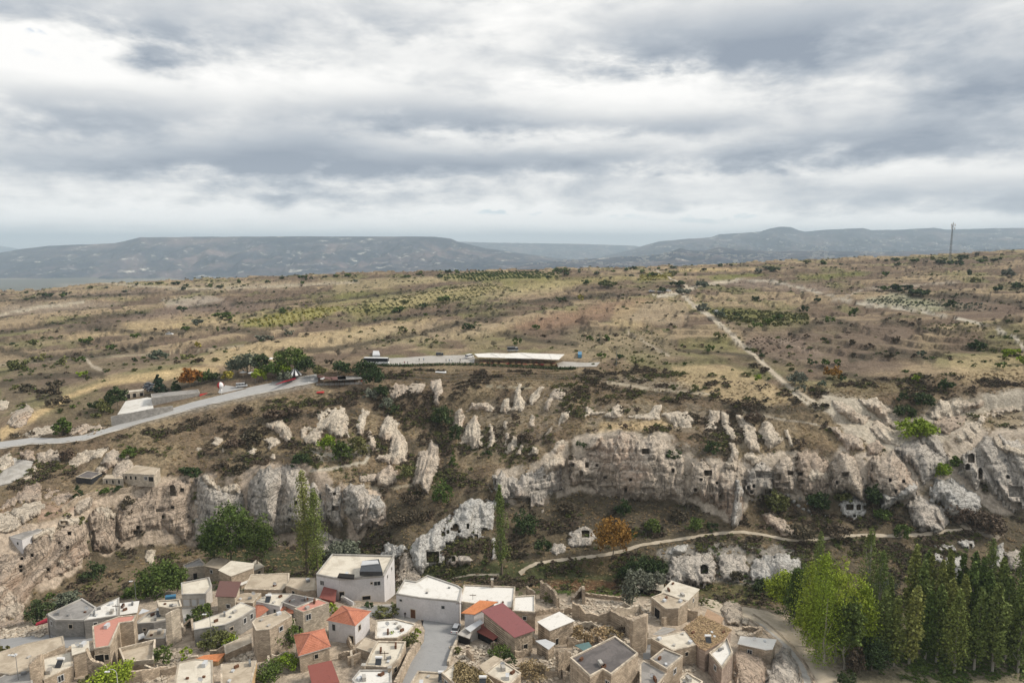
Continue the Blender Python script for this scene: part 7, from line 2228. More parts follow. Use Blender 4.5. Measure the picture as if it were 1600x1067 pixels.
house('roofless walled yard below the tan house', [(186, 1018), (243, 1004), (240, 1036), (195, 1040)], 3, 1052, 'r_tan', 'stone', para=.9, auto=False, group='terraces and yards')
house('narrow shed with a white metal roof in the yard', [(192, 1002), (223, 990), (225, 996), (193, 1008)], 3, 1014, 'metal', 'stone', para=0, auto=False, cat='shed', name='shed')
house('small metal roof over the stepped lane, centre left', [(347, 1004), (368, 994), (372, 998), (350, 1008)], 3, 1014, 'metal', 'grey', para=0, auto=False, cat='shed', name='shed')
house('stone store below the small metal roof', [(350, 1008), (392, 990), (393, 1004), (352, 1022)], 3, 1034, 'r_tan', 'stone', para=.1, auto=False)
# white house by the cliff and the cave restaurant
house('white painted house with a grey roof on the ledge of the pink cliff', [(-12, 833), (34, 843), (66, 828), (33, 820), (-12, 824)], 1, 867, 'r_grey', 'white', para=.12, group='buildings by the left cliff', wins=[(0, .35, 1.4, .7, .8, 'window'), (0, .6, 1.9, .9, 1.9, 'door'), (0, .85, 1.4, .7, .8, 'window')], chim=[(36, 828, 1.0)])
house('glass walled pavilion with a dark roof at the cave restaurant', [(118, 745), (136, 736), (159, 739), (142, 748)], 3, 757, 'r_dark', 'glass', para=.12, group='buildings by the left cliff', auto=False, cat='pavilion', name='pavilion')
house('arcaded cave restaurant with a flat cream roof', [(192, 740), (212, 727), (250, 732), (240, 742), (222, 741)], 0, 752, 'r_tan', 'stone_pale', para=.15, group='buildings by the left cliff', wins=[(4, .15, 1.3, .7, 1.2, 'hole'), (4, .4, 1.3, .7, 1.2, 'hole'), (4, .65, 1.3, .7, 1.2, 'hole'), (3, .3, 1.3, 1.0, 1.1, 'window'), (3, .75, 1.5, 1.8, 1.6, 'hole')], cat='restaurant', hmax=3.4, foot=1.5)
house('low stone wing of the cave restaurant with narrow openings', [(160, 748), (166, 742), (192, 741), (192, 748)], 0, 756, 'r_tan', 'stone_pale', para=.1, group='buildings by the left cliff', wins=[(3, .2, 1.0, .6, 1.3, 'hole'), (3, .5, 1.0, .6, 1.3, 'hole'), (3, .8, 1.0, .6, 1.3, 'hole')], cat='restaurant')
# restaurant by the road
house('long low grey building with a white roof edge beside the road', [(237, 622), (236, 616), (309, 609), (312, 614)], 0, 634, 'r_grey', 'grey', para=.25, group='buildings along the upper road', auto=False, cat='building', name='long_building')
house('small stone pavilion with three arched doors above the white terrace', [(194, 614), (196, 611), (224, 608), (225, 611)], 0, 624, 'r_cream', 'stone_pale', para=.2, group='buildings along the upper road', wins=[(3, .2, -1, 1.2, 2.2, 'hole'), (3, .5, -1, 1.2, 2.2, 'hole'), (3, .85, -1, 1.2, 2.2, 'hole')], cat='building', name='pavilion')

# ------------------------------------------------------------------ ruined and standing walls
ruin('tall narrow tower wall of tan stone between the ruins and the lane', [(986, 1020, 968), (1006, 1018, 960), (1008, 1008, 958)], 'stone', 1.0, .2)
ruin('long curving ruin wall in the middle of the ruins', [(894, 966, 940), (905, 968, 945), (915, 972, 957), (935, 974, 960), (954, 975, 952), (972, 985, 962), (986, 1000, 968)], 'stone', .7, .25)
ruin('pointed ruin gable near the canal', [(845, 935, 908), (852, 937, 912), (866, 944, 923), (872, 950, 935)], 'rubble', .7, .3)
ruin('broken wall stub left of the pointed ruin gable', [(823, 933, 916), (836, 936, 925)], 'rubble', .6, .2)
ruin('leaning ruin wall left of the curving wall', [(894, 940, 935), (910, 932, 915), (912, 945, 920)], 'stone', .7, .3)
ruin('low garden wall along the canal behind the ruins', [(905, 930, 925), (945, 936, 930), (975, 938, 933)], 'rubble', .6, .15)
ruin('ruined front wall with window gaps behind the tower wall', [(955, 966, 950), (975, 962, 948), (1000, 958, 945), (1006, 962, 952)], 'stone_pale', .6, .5)
ruin('arched ruin wall below the cream gabled house', [(1035, 978, 965), (1050, 972, 955), (1065, 965, 948), (1090, 972, 955)], 'stone', .7, .2)
ruin('broken wall in front of the tiny hut', [(870, 1060, 1018), (880, 1050, 1014), (890, 1045, 1020)], 'rubble', .7, .5)
ruin('collapsed wall along the lane below the rose red roof', [(795, 1048, 1040), (845, 1050, 1036), (855, 1060, 1045)], 'rubble', .6, .3)
ruin('stone retaining wall on the left side of the street', [(655, 1012, 998), (640, 1035, 1018), (630, 1058, 1040), (618, 1085, 1065)], 'stone', .6, .05)
ruin('low stone kerb wall on the right side of the street', [(716, 1000, 994), (706, 1022, 1015), (700, 1040, 1033)], 'stone_pale', .5, .05)
ruin('yard wall below the garage lane', [(288, 982, 975), (300, 978, 965), (303, 1000, 985)], 'stone', .5, .15)
ruin('stone stair wall right of the steep track', [(262, 1010, 960), (270, 1008, 955), (283, 1000, 950)], 'stone_pale', .5, .1)
ruin('broken wall at the rear of the salmon roof', [(188, 1030, 990), (184, 1012, 975), (187, 1000, 965)], 'stone', .6, .2)
ruin('jagged ruin wall with steps below the salmon roof', [(140, 1060, 1015), (150, 1062, 1035), (175, 1060, 1042), (190, 1058, 1030)], 'rubble', .6, .5)
ruin('pale ruined wall at the bottom left corner', [(50, 1085, 1040), (66, 1080, 1025), (70, 1070, 1020)], 'stone', .6, .4)
ruin('low yard wall by the bottom left tree', [(198, 1070, 1050), (222, 1066, 1046), (262, 1052, 1040)], 'stone', .5, .2)
ruin('roadside stone retaining wall under the white terrace', [(174, 665, 651), (200, 660, 646), (240, 650, 638), (270, 641, 634)], 'grey', .8, .05, None)
ruin('small flight wall beside the white house steps', [(538, 940, 932), (552, 946, 940)], 'white', .3, .02)
ruin('ruined wall behind the white roofed hut', [(836, 962, 955), (860, 958, 950), (880, 956, 950)], 'rubble', .6, .4)
ruin('rubble wall at the right end of the village above the ditch', [(1165, 1010, 1000), (1190, 990, 980), (1160, 985, 978)], 'rubble', .6, .3)
ruin('low wall under the vine opposite the upper hipped roof', [(583, 1002, 996), (600, 1006, 998), (634, 1008, 1000)], 'stone', .4, .05)
ruin('stone wall edging the cave restaurant garden', [(112, 788, 782), (140, 778, 770), (170, 772, 765), (200, 768, 762), (225, 760, 752)], 'rubble', .6, .1, None)
ruin('stepped garden wall down to the pink cliff', [(96, 800, 794), (116, 790, 780), (122, 785, 775)], 'rubble', .6, .2, None)

# low yard walls and terraces that fill the village between the houses
rw = random.Random(77)
VZ = np.array([(0, 1000), (150, 985), (290, 955), (400, 945), (500, 950), (700, 1000), (860, 950), (1000, 950), (1100, 975), (1150, 1060), (0, 1067)], float)
HP = [np.array(h_[0]) for h_ in HOUSES.values()]
nwall = 0
for _ in range(900):
    a, b = rw.uniform(0, 1150), rw.uniform(945, 1066)
    if nwall >= 62 or sdist(VZ, np.array([a]), np.array([b]))[0] < 2 or (625 < a < 722 and b > 955):
        continue
    g = hit(a, b)
    if max(sdist(q, np.array([g.x]), np.array([g.y]))[0] for q in HP) > -.7:
        continue
    th_ = rw.choice([.35, .35 + 1.57]) + rw.uniform(-.3, .3)
    L = rw.uniform(2, 5)
    pts = []
    for k in range(4):
        x, y = g.x + math.cos(th_) * L * (k / 3 - .5), g.y + math.sin(th_) * L * (k / 3 - .5)
        z_ = gz(x, y)
        p0, p1 = project(x, y, z_), project(x, y, z_ + rw.uniform(1.1, 2.3))
        pts.append((p0[0], p0[1], p1[1]))
    ruin('low broken stone wall filling a gap between the village houses', pts, rw.choice(['stone', 'rubble', 'stone_pale']), .45, .3, 'low broken walls between the houses')
    nwall += 1

# rubble: countless loose stones between the ruins
rs = np.random.default_rng(5)
sv_, sf_ = [], []
ZON = [([(845, 940), (900, 935), (990, 945), (1000, 960), (960, 970), (900, 990), (860, 950)], 420), ([(830, 1035), (900, 1010), (900, 1060), (800, 1075)], 200), ([(920, 975), (985, 985), (985, 1010), (900, 1000)], 200),
       ([(1060, 990), (1100, 1020), (1080, 1060), (1040, 1050)], 120), ([(1150, 985), (1200, 990), (1160, 1010)], 100), ([(240, 1020), (300, 1010), (290, 1050), (230, 1060)], 150), ([(350, 1015), (400, 1020), (390, 1035), (340, 1030)], 120),
       ([(700, 1010), (760, 1010), (800, 1045), (720, 1040)], 160), ([(0, 985), (70, 975), (70, 995), (0, 998)], 120), ([(1010, 935), (1060, 950), (1030, 975), (1005, 960)], 120), ([(180, 1040), (260, 1030), (270, 1070), (190, 1075)], 120)]
for zone, cnt in ZON:
    zp = np.array(zone, float)
    k = 0
    cnt = int(cnt * 1.8)
    while k < cnt:
        a, b = rs.uniform(zp[:, 0].min(), zp[:, 0].max()), rs.uniform(zp[:, 1].min(), zp[:, 1].max())
        if sdist(zp, np.array([a]), np.array([b]))[0] < 0:
            continue
        g = hit(a, b)
        s = rs.uniform(.12, .5) * rs.uniform(.5, 1)
        th_ = rs.uniform(0, 6.28)
        v, f = box_vf((g.x, g.y), (math.cos(th_), math.sin(th_)), (-math.sin(th_), math.cos(th_)), s, s * rs.uniform(.5, 1), g.z - .1, g.z + s * rs.uniform(.5, 1.2))
        v = [tuple(np.array(q) + rs.uniform(-.25, .25, 3) * s) for q in v]
        o_ = len(sv_)
        sv_ += v
        sf_ += [tuple(i + o_ for i in q) for q in f]
        k += 1
tag(obj('rubble', sv_, sf_, W['stone_pale']), kind='stuff')

# ------------------------------------------------------------------ vehicles
def prof(P_, w0, w1=None):
    """extrude a side profile (x,z) across y from -w0 to w0 (w1 = half width of upper points)"""
    n = len(P_)
    zm = max(p[1] for p in P_)
    zl = min(p[1] for p in P_)
    f = lambda z: w0 + ((w1 if w1 else w0) - w0) * (z - zl) / (zm - zl)
    V = [(x, -f(z), z) for x, z in P_] + [(x, f(z), z) for x, z in P_]
    Fq = [(i, (i + 1) % n, n + (i + 1) % n, n + i) for i in range(n)] + [tuple(range(n))[::-1], tuple(range(n, 2 * n))]
    return V, Fq


def wheel(x, y, r, wd):
    V, Fq = [], []
    for s in (-wd / 2, wd / 2):
        for k in range(10):
            a = 2 * math.pi * k / 10
            V.append((x + r * math.cos(a), y + s, r + r * math.sin(a)))
    Fq = [(k, (k + 1) % 10, 10 + (k + 1) % 10, 10 + k) for k in range(10)] + [tuple(range(10))[::-1], tuple(range(10, 20))]
    return V, Fq


VEH = {
 'car': dict(L=4.3, body=[(-2.15, .3), (2.15, .3), (2.15, .72), (1.2, .92), (-2.1, .95)], w=.88, cab=[(-1.75, .95), (.85, .92), (.25, 1.42), (-1.3, 1.45)], cw=.66, roof=(-1.25, .2, 1.45, .62), r=.32, wx=(-1.3, 1.35)),
 'van': dict(L=5.6, body=[(-2.8, .35), (2.8, .35), (2.8, .95), (2.3, 1.15), (-2.8, 1.2)], w=1.0, cab=[(-2.75, 1.2), (2.25, 1.15), (1.6, 1.95), (-2.7, 2.0)], cw=.92, roof=(-2.7, 1.55, 1.99, .95), r=.36, wx=(-1.8, 1.8)),
 'coach': dict(L=12.2, body=[(-6.1, .4), (6.1, .4), (6.1, 1.5), (-6.1, 1.5)], w=1.25, cab=[(-6.05, 1.5), (6.1, 1.5), (5.9, 3.2), (-6.0, 3.2)], cw=1.22, roof=(-6.0, 5.8, 3.2, 1.24), r=.5, wx=(-3.6, 4.0)),
 'truck': dict(L=6.5, body=[(-3.2, .6), (3.2, .6), (3.2, 1.2), (-3.2, 1.2)], w=1.05, cab=[(1.3, 1.2), (3.2, 1.2), (2.9, 2.3), (1.4, 2.3)], cw=.98, roof=(1.4, 2.85, 2.3, 1.0), r=.42, wx=(-2.1, 2.2)),
}
VM = {}


def vehicle(kind, rear, front, paint, label, group=None, name=None, cat=None, scale=1.0):
    a, b = hit(*rear), hit(*front)
    c = (a + b) / 2
    yaw = math.atan2(b.y - a.y, b.x - a.x)
    S = VEH[kind]
    root = empty(name or ('parked_car' if kind == 'car' else kind), (c.x, c.y, c.z + .12))
    root.rotation_euler.z = yaw
    root.scale = (scale,) * 3
    tag(root, label, cat or kind, group)
    def part(nm, VF_, mt, par=None):
        me_ = mesh_data(nm, VF_[0], VF_[1])
        return link(nm, me_, mt, par or root)
    bd = part('body', prof(S['body'], S['w']), W[paint])
    part('windows', prof(S['cab'], S['w'] - .02, S['cw']), W['glass'])
    x0, x1, z, hw = S['roof']
    part('roof', prof([(x0, z), (x1, z), (x1 - .05, z + .07), (x0 + .05, z + .07)], hw), W[paint])
    for wx in S['wx']:
        for sy in (-1, 1):
            wm_ = part('wheel', wheel(wx, sy * (S['w'] - .1), S['r'], .24), W['tyre'])
            part('rim', wheel(wx, sy * (S['w'] + .02), S['r'] * .55, .02), W['metal'], wm_).location.z = S['r'] * .45
    L = S['L'] / 2
    for sy in (-1, 1):
        v, f = box_vf((L, sy * S['w'] * .72), (1, 0), (0, 1), .03, .14, .62, .78)
        part('headlight', (v, f), W['metal'])
        v, f = box_vf((-L, sy * S['w'] * .78), (1, 0), (0, 1), .03, .1, .62, .85)
        part('tail_light', (v, f), W['red'])
    if kind == 'truck':
        part('cargo_box', box_vf((-1.0, 0), (1, 0), (0, 1), 2.1, 1.08, 1.2, 2.7), W['darkcar'])
    if kind in ('van', 'coach'):
        for k in range(3 if kind == 'van' else 6):
            x = x0 + (x1 - x0) * (k + .7) / (3 if kind == 'van' else 6)
            part('window_pillar', prof([(x, S['body'][-1][1]), (x + .12, S['body'][-1][1]), (x + .12, z), (x, z)], S['w'], S['cw'] + .03), W[paint if kind == 'van' else 'black'])
    return root


vehicle('coach', (571, 569), (605, 570), 'whitep', 'white and black coach parked above the round dark tree', None, 'coach', 'coach')
vehicle('van', (729, 561), (738, 558), 'whitep', 'white minibus parked at the left end of the long white canopy', None, 'minibus', 'minibus', .9)
vehicle('van', (371, 606), (384, 604), 'metal', 'silver minibus on the road side car park', None, 'minibus', 'minibus', .85)
vehicle('truck', (790, 550), (812, 549), 'metal', 'dark truck parked behind the long white canopy', None, 'truck', 'truck', .9)
vehicle('truck', (680, 556), (694, 556), 'darkcar', 'dark box van on the plaza left of the minibus', None, 'truck', 'truck', .6)
vehicle('car', (709, 992), (716, 979), 'whitep', 'small white car parked in the village street', 'cars', 'parked_car', 'car', .9)
vehicle('car', (226, 608), (236, 606), 'darkcar', 'dark car left of the dark conifer', 'cars', 'parked_car', 'car')
vehicle('car', (232, 612), (242, 610), 'darkcar', 'dark car behind the long grey building', 'cars', 'parked_car', 'car')
vehicle('car', (226, 604), (240, 602), 'darkcar', 'dark car furthest back above the long grey building', 'cars', 'parked_car', 'car')
for k, (px, py, lb) in enumerate([(1015, 456.5, 'first'), (1029, 457, 'second'), (1035, 455, 'third'), (1041, 455.5, 'fourth'), (1062, 455, 'last')]):
    vehicle('car', (px, py), (px + 7, py - .3), 'whitep', '%s from the left of the white cars far off where the tracks meet' % lb, 'white cars far off where the tracks meet', 'parked_car', 'car', 1.25)
vehicle('car', (262, 523.5), (268, 523.3), 'whitep', 'white car alone among the left fields', 'cars', 'parked_car', 'car', 1.1)
vehicle('van', (1116, 489.5), (1123, 489), 'whitep', 'white van by the grey bushes beside the long dirt track', None, 'van', 'van', .9)


# ------------------------------------------------------------------ restaurant on the plateau rim
def pt(px, py, z):
    a = at_Z(px, py, z)
    return (float(a[0]), float(a[1]), z)


G0 = hit(745, 568)
zc = G0.z + 2.9
root = empty('canopy_restaurant', tuple(hit(810, 568)))
tag(root, 'long open restaurant under a pale fabric canopy on the plateau rim', 'restaurant')
strips_ = [(741, 766, 747, 781), (766, 792, 781, 812), (792, 812, 812, 834), (812, 836, 834, 850), (836, 858, 850, 862), (858, 882, 862, 873)]
for k, (a, b, c, d) in enumerate(strips_):
    zz = zc + (.12 if k % 2 else 0)
    bk = [553.2, 551.8, 552.6, 551.4, 552.4, 553.0, 553.8]
    ft = [558.2, 559.3, 560.2, 560.6, 561.2, 561.8, 562.2]
    Q = [pt(c, ft[k], zz), pt(d, ft[k + 1], zz), pt(b, bk[k + 1], zz + .5), pt(a, bk[k], zz + .5)]
    V = Q + [(x, y, z + .1) for x, y, z in Q]
    obj('canopy_panel', V, HF, W['r_white'], root)
for k in range(12):
    f = k / 11
    q = pt(750 + 122 * f, 559 + 3 * f, zc)
    V, Fq = tube((q[0], q[1], q[2] - 3.4), q, .07, .07, 6)
    obj('post', V, Fq, W['wood'], root)
    if k < 11:
        q2 = pt(750 + 122 * (f + .9 / 11), 559 + 3 * (f + .9 / 11), zc)
        V = [(q[0], q[1], q[2] - 3.2), (q2[0], q2[1], q2[2] - 3.2), (q2[0], q2[1], q2[2] - 2.2), (q[0], q[1], q[2] - 2.2)]
        V = V + [(x, y + .12, z) for x, y, z in V]
        obj('low_wall', V, [(0, 1, 2, 3), (7, 6, 5, 4), (3, 2, 6, 7), (0, 4, 5, 1), (1, 5, 6, 2), (0, 3, 7, 4)], W['wood' if k % 3 else 'orange'], root)
rt = np.random.default_rng(12)
for k in range(26):
    f = (k // 2 + .5) / 13
    q = pt(752 + 118 * f, (560 if k % 2 else 557.5) + 2.6 * f, zc)
    v1, f1 = box_vf((q[0], q[1]), (1, 0), (0, 1), .8, .45, q[2] - 2.25, q[2] - 2.18)
    v2, f2 = tube((q[0], q[1], q[2] - 3.0), (q[0], q[1], q[2] - 2.2), .08, .08, 5)
    V, Fq = join([(v1, f1), (v2, f2)])
    tag(obj('table', V, Fq, W['redcloth' if k % 3 == 0 else 'orange']), 'dining table under the long pale canopy', 'table', 'dining tables under the long canopy')
# clipped hedge in front
hp = [(600, 572), (640, 572.5), (690, 570.5), (745, 571), (800, 573.5), (850, 576), (880, 577.5), (900, 577)]
P_, n_ = [], 0
for (a, b) in zip(hp[:-1], hp[1:]):
    for j in range(6):
        g = hit(a[0] + (b[0] - a[0]) * j / 6, a[1] + (b[1] - a[1]) * j / 6)
        P_.append(rng.normal(size=(60, 3)) * [.8, .45, .35] + [g.x, g.y, g.z + .55])
P_ = np.concatenate(P_)
tag(obj('hedge', leaf_quads(P_, .45, rng), np.arange(4 * len(P_)).reshape(-1, 4), LM['dark']), 'long low dark hedge along the plateau rim below the canopy restaurant', 'hedge')
# left: open terrace restaurant, garden tent, parasols, balloon
root = empty('terrace_restaurant', tuple(hit(530, 598)))
tag(root, 'open terrace restaurant with dark sagging roofs left of the big dark tree', 'restaurant')
g = hit(520, 600)
zt = g.z + 2.6
for (q, mt) in [([(495, 589.5), (520, 594), (517, 590), (497, 586)], 'r_brown'), ([(518, 594), (541, 593), (540, 588), (516, 589)], 'r_brown'), ([(528, 594), (566, 592), (565, 588.5), (527, 588)], 'r_grey')]:
    Q = [pt(a, b, zt) for a, b in q]
    V = Q + [(x, y, z + .12) for x, y, z in Q]
    obj('roof', V, HF, W[mt], root)
for k in range(9):
    q = pt(498 + 8 * k, 592.5, zt)
    V, Fq = tube((q[0], q[1], zt - 3.5), q, .09, .09, 5)
    obj('post', V, Fq, W['wood'], root)
for k in range(8):
    a, b = hit(494 + 9 * k, 602.5 - k * .25), hit(503 + 9 * k, 602.3 - k * .25)
    V = [(a.x, a.y, a.z), (b.x, b.y, b.z), (b.x, b.y, b.z + 1), (a.x, a.y, a.z + 1)]
    V = V + [(x, y + .15, z) for x, y, z in V]
    obj('parapet', V, [(0, 1, 2, 3), (7, 6, 5, 4), (3, 2, 6, 7), (0, 4, 5, 1)], W['grey'], root)


def parasol(px, py, r, h_, mt, label, group, top=.6, n=8, name='parasol'):
    g = hit(px, py)
    e = empty(name, tuple(g))
    tag(e, label, name, group)
    V = [(g.x + r * math.cos(2 * math.pi * k / n), g.y + r * math.sin(2 * math.pi * k / n), g.z + h_) for k in range(n)] + [(g.x, g.y, g.z + h_ + top)] + [(g.x, g.y, g.z + h_ + top - .08)]
    Fq = [(k, (k + 1) % n, n) for k in range(n)] + [((k + 1) % n, k, n + 1) for k in range(n)]
    o = obj('canopy', V, Fq, W[mt], e)
    if mt == 'black':
        o.data.materials.append(W['whitep'])
        for i, p in enumerate(o.data.polygons):
            p.material_index = i % 2
    V, Fq = tube(tuple(g), (g.x, g.y, g.z + h_ + top - .1), .05, .05, 5)
    obj('pole', V, Fq, W['frame'], e)


parasol(461, 592, 3.2, 2.0, 'black', 'pointed black and white striped tent in the garden grove', None, 3.2, 16, 'tent')
for k, (a, b, lb) in enumerate([(506, 599, 'white parasol at the left of the terrace restaurant'), (424, 567, 'pale parasol behind the garden grove'), (380, 589, 'white parasol left in the grove garden'), (393, 590, 'white parasol right in the grove garden')]):
    parasol(a, b, 1.7, 2.2, 'whitep', lb, 'parasols')
g = hit(345, 615)
e = empty('balloon_sign', tuple(g))
tag(e, 'red and white model balloon on a white stand beside the road', 'balloon')
V, Fq = [], []
nr_, ns_ = 9, 12
for i in range(nr_ + 1):
    th_ = math.pi * i / nr_
    for j in range(ns_):
        a = 2 * math.pi * j / ns_
        rr = 1.35 * math.sin(th_) * (1 if th_ < 1.8 else 1 - .25 * (th_ - 1.8))
        V.append((g.x + rr * math.cos(a), g.y + rr * math.sin(a), g.z + 3.6 + 1.5 * math.cos(th_)))
Fq = [(i * ns_ + j, i * ns_ + (j + 1) % ns_, (i + 1) * ns_ + (j + 1) % ns_, (i + 1) * ns_ + j) for i in range(nr_) for j in range(ns_)]
o = obj('envelope', V, Fq, W['red'], e, smooth=True)
o.data.materials.append(W['whitep'])
for i, p in enumerate(o.data.polygons):
    p.material_index = (i % ns_) // 3 % 2
V, Fq = box_vf((g.x, g.y), (1, 0), (0, 1), .45, .45, g.z + 1.1, g.z + 1.9)
obj('basket', V, Fq, W['whitep'], e)
V, Fq = join([tube((g.x + sx * .4, g.y + sy * .4, g.z - .1), (g.x + sx * .3, g.y + sy * .3, g.z + 2.3), .06, .06, 4) for sx in (-1, 1) for sy in (-1, 1)])
obj('stand', V, Fq, W['whitep'], e)


def slab(name, q, z_off, th, mt, label, cat, group=None, base=None):
    g = hit(*(base or q[0]))
    Q = [pt(a, b, g.z + z_off) for a, b in q]
    V = Q + [(x, y, z + th) for x, y, z in Q]
    return tag(obj(name, V, HF, W[mt]), label, cat, group)


slab('retaining_wall', [(312, 619), (345, 613), (345, 612.3), (312, 618.3)], .0, .7, 'red', 'low red wall between the car park and the road', 'wall')
slab('banner', [(494, 614), (506, 614), (507, 610), (496, 610)], .2, .1, 'red', 'red banner lying on the slope below the terrace restaurant', 'banner')
slab('awning', [(430, 601), (448, 596), (462, 592), (462, 588), (444, 594), (430, 597)][:4], 2.0, .1, 'redcloth', 'faded red awning at the road edge under the striped tent', 'awning')
slab('white_tarpaulin', [(680, 582), (697, 583), (698, 578), (681, 577)], .1, .2, 'whitep', 'white sheet lying on the slope below the plaza', 'sheet')
slab('water_tank', [(903, 559), (909, 559), (909, 554), (903, 554)], .2, 1.6, 'blue', 'blue water tank right of the long canopy', 'tank')
slab('small_hut', [(582, 558), (594, 558), (592, 551), (583, 551)], .8, 1.0, 'metal', 'small pale metal hut just above the coach', 'hut')
slab('barrel', [(258, 937), (275, 935), (275, 931.5), (259, 933)], .7, .7, 'blue', 'blue tank beside the garage house', 'tank')
slab('awning', [(55, 978), (76, 972), (75, 966), (57, 974)], 2.4, .25, 'redcloth', 'dark red awning at the corner of the grey flat roof', 'awning', None, (60, 988))
slab('teal_sheet', [(898, 1008), (912, 1017), (927, 1013), (920, 1003)], 1.2, .1, 'teal', 'tilted teal metal sheet roof behind the big dark roof', 'roof sheet', None, (905, 1018))
slab('tarpaulin', [(216, 960), (226, 957), (234, 954), (222, 951)], 3.2, .1, 'metal', 'pale blue tarpaulin beside the white corrugated roof', 'tarpaulin', None, (220, 972))
slab('glass_roof', [(562, 899), (598, 899), (592, 879), (566, 882)], 7.0, 1.1, 'glass', 'glass and steel shelter on the large white house roof', 'shelter', None, (560, 938))
slab('tank_cover', [(564, 884), (592, 881), (590, 876), (566, 877)], 8.1, .2, 'metal', 'white sheet on the rooftop shelter of the large white house', 'sheet', None, (560, 938))
# open stairwell of the big white house
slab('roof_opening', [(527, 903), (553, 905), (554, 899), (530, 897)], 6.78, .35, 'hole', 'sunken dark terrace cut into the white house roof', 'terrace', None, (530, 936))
# pergola
e0 = hit(1022, 1000)
e = empty('pergola', tuple(e0))
tag(e, 'white beamed pergola beside the broad cream roof', 'pergola')
for k in range(6):
    f = k / 5
    a, b = pt(1021 + 14 * f, 990 - 10 * f, e0.z + 4.2), pt(1040 + 16 * f, 992 - 9 * f, e0.z + 4.2)
    V, Fq = tube(a, b, .14, .14, 4)
    obj('beam', V, Fq, W['frame'], e)
# stair of the white house
sx0, sx1 = hit(533, 938), hit(553, 944)
e = empty('outdoor_stairs', tuple(sx1))
tag(e, 'concrete steps with a rail in front of the white house', 'stairs')
for k in range(8):
    p = sx1.lerp(sx0, k / 8)
    V, Fq = box_vf((p.x, p.y), (1, 0), (0, 1), .35, .6, p.z - .3, p.z + .12 + k * .17)
    obj('step', V, Fq, W['concrete'], e)


# ------------------------------------------------------------------ mast, poles, lamps
def pole(px, b_, t_, r, mt, label, group, name='utility_pole', lamp=0, cat='pole'):
    g = hit(px, b_)
    top = at_Y(px, t_, g.y)
    e = empty(name, tuple(g))
    tag(e, label, cat, group)
    zt_ = float(top[2])
    V, Fq = tube((g.x, g.y, g.z - .5), (g.x, g.y, zt_), r, r * .7, 7)
    obj('shaft', V, Fq, W[mt], e)
    if lamp:
        parts = []
        P0 = np.array([g.x, g.y, zt_])
        for k in range(5):
            a0, a1 = math.pi * k / 6, math.pi * (k + 1) / 6
            q0 = P0 + [lamp * (1 - math.cos(a0)), 0, .9 * math.sin(a0)]
            q1 = P0 + [lamp * (1 - math.cos(a1)), 0, .9 * math.sin(a1)]
            parts.append(tube(q0, q1, r * .6, r * .5, 5))
        V, Fq = join(parts)
        obj('arm', V, Fq, W[mt], e)
        q = P0 + [lamp * 1.95, 0, .3]
        V, Fq = box_vf((q[0], q[1]), (1, 0), (0, 1), .45, .16, q[2], q[2] + .14)
        obj('lamp_head', V, Fq, W['whitep'], e)
    elif name == 'utility_pole':
        V, Fq = box_vf((g.x, g.y), (1, 0), (0, 1), .8, .05, zt_ - .5, zt_ - .38)
        obj('crossarm', V, Fq, W[mt], e)
        for s in (-.7, 0, .7):
            V, Fq = tube((g.x + s, g.y, zt_ - .38), (g.x + s, g.y, zt_ - .2), .05, .04, 5)
            obj('insulator', V, Fq, W['frame'], e)


pole(186, 1095, 1052, .08, 'frame', 'curved white street lamp over the yellow green tree', 'street lamps', 'street_lamp', -.9, 'lamp')
pole(331, 1014, 962, .07, 'pole', 'street lamp in front of the long cream roof', 'street lamps', 'street_lamp', -.6, 'lamp')
pole(31, 1085, 1026, .07, 'pole', 'street lamp at the lower left corner roof', 'street lamps', 'street_lamp', -.5, 'lamp')
pole(213, 945, 910, .07, 'pole', 'street lamp behind the white corrugated roof', 'street lamps', 'street_lamp', -.5, 'lamp')
pole(602, 1052, 1017, .09, 'polewood', 'dark pole standing on the long cream terrace', 'poles in the village')
pole(718, 985, 940, .09, 'polewood', 'dark pole beside the orange roof in the street', 'poles in the village')
pole(78, 996, 950, .07, 'polewood', 'wooden pole at the corner of the grey flat roof', 'poles in the village')
pole(184, 985, 944, .08, 'polewood', 'pole between the white and salmon roofs', 'poles in the village')
pole(739, 960, 927, .06, 'polewood', 'thin dark pole rising behind the orange roof', 'poles in the village')
pole(963, 572, 548, .12, 'pole', 'thin pole right of the canopy restaurant', 'poles on the plateau', 'plain_pole')
pole(627, 900, 862, .05, 'polewood', 'thin pole beside the rear corner of the white house', 'poles in the village')
for k in range(7):
    px = 382 + k * 17
    pole(px, 603 - k * 2.1, 594 - k * 2.1, .06, 'pole', 'road side post number %s from the car park end' % ['one', 'two', 'three', 'four', 'five', 'six', 'seven'][k], 'posts along the upper road', 'road_post')
g = hit(1484, 408)
mh = float(at_Y(1484, 349, g.y)[2]) - g.z
e = empty('radio_mast', tuple(g))
tag(e, 'lattice radio mast on the right skyline', 'mast')
legs = []
for sx, sy in ((-1, -1), (1, -1), (1, 1), (-1, 1)):
    V, Fq = tube((g.x + sx * 1.0, g.y + sy * 1.0, g.z - 1), (g.x + sx * .4, g.y + sy * .4, g.z + mh * .95), .16, .12, 5)
    obj('leg', V, Fq, W['pole'], e)
parts = []
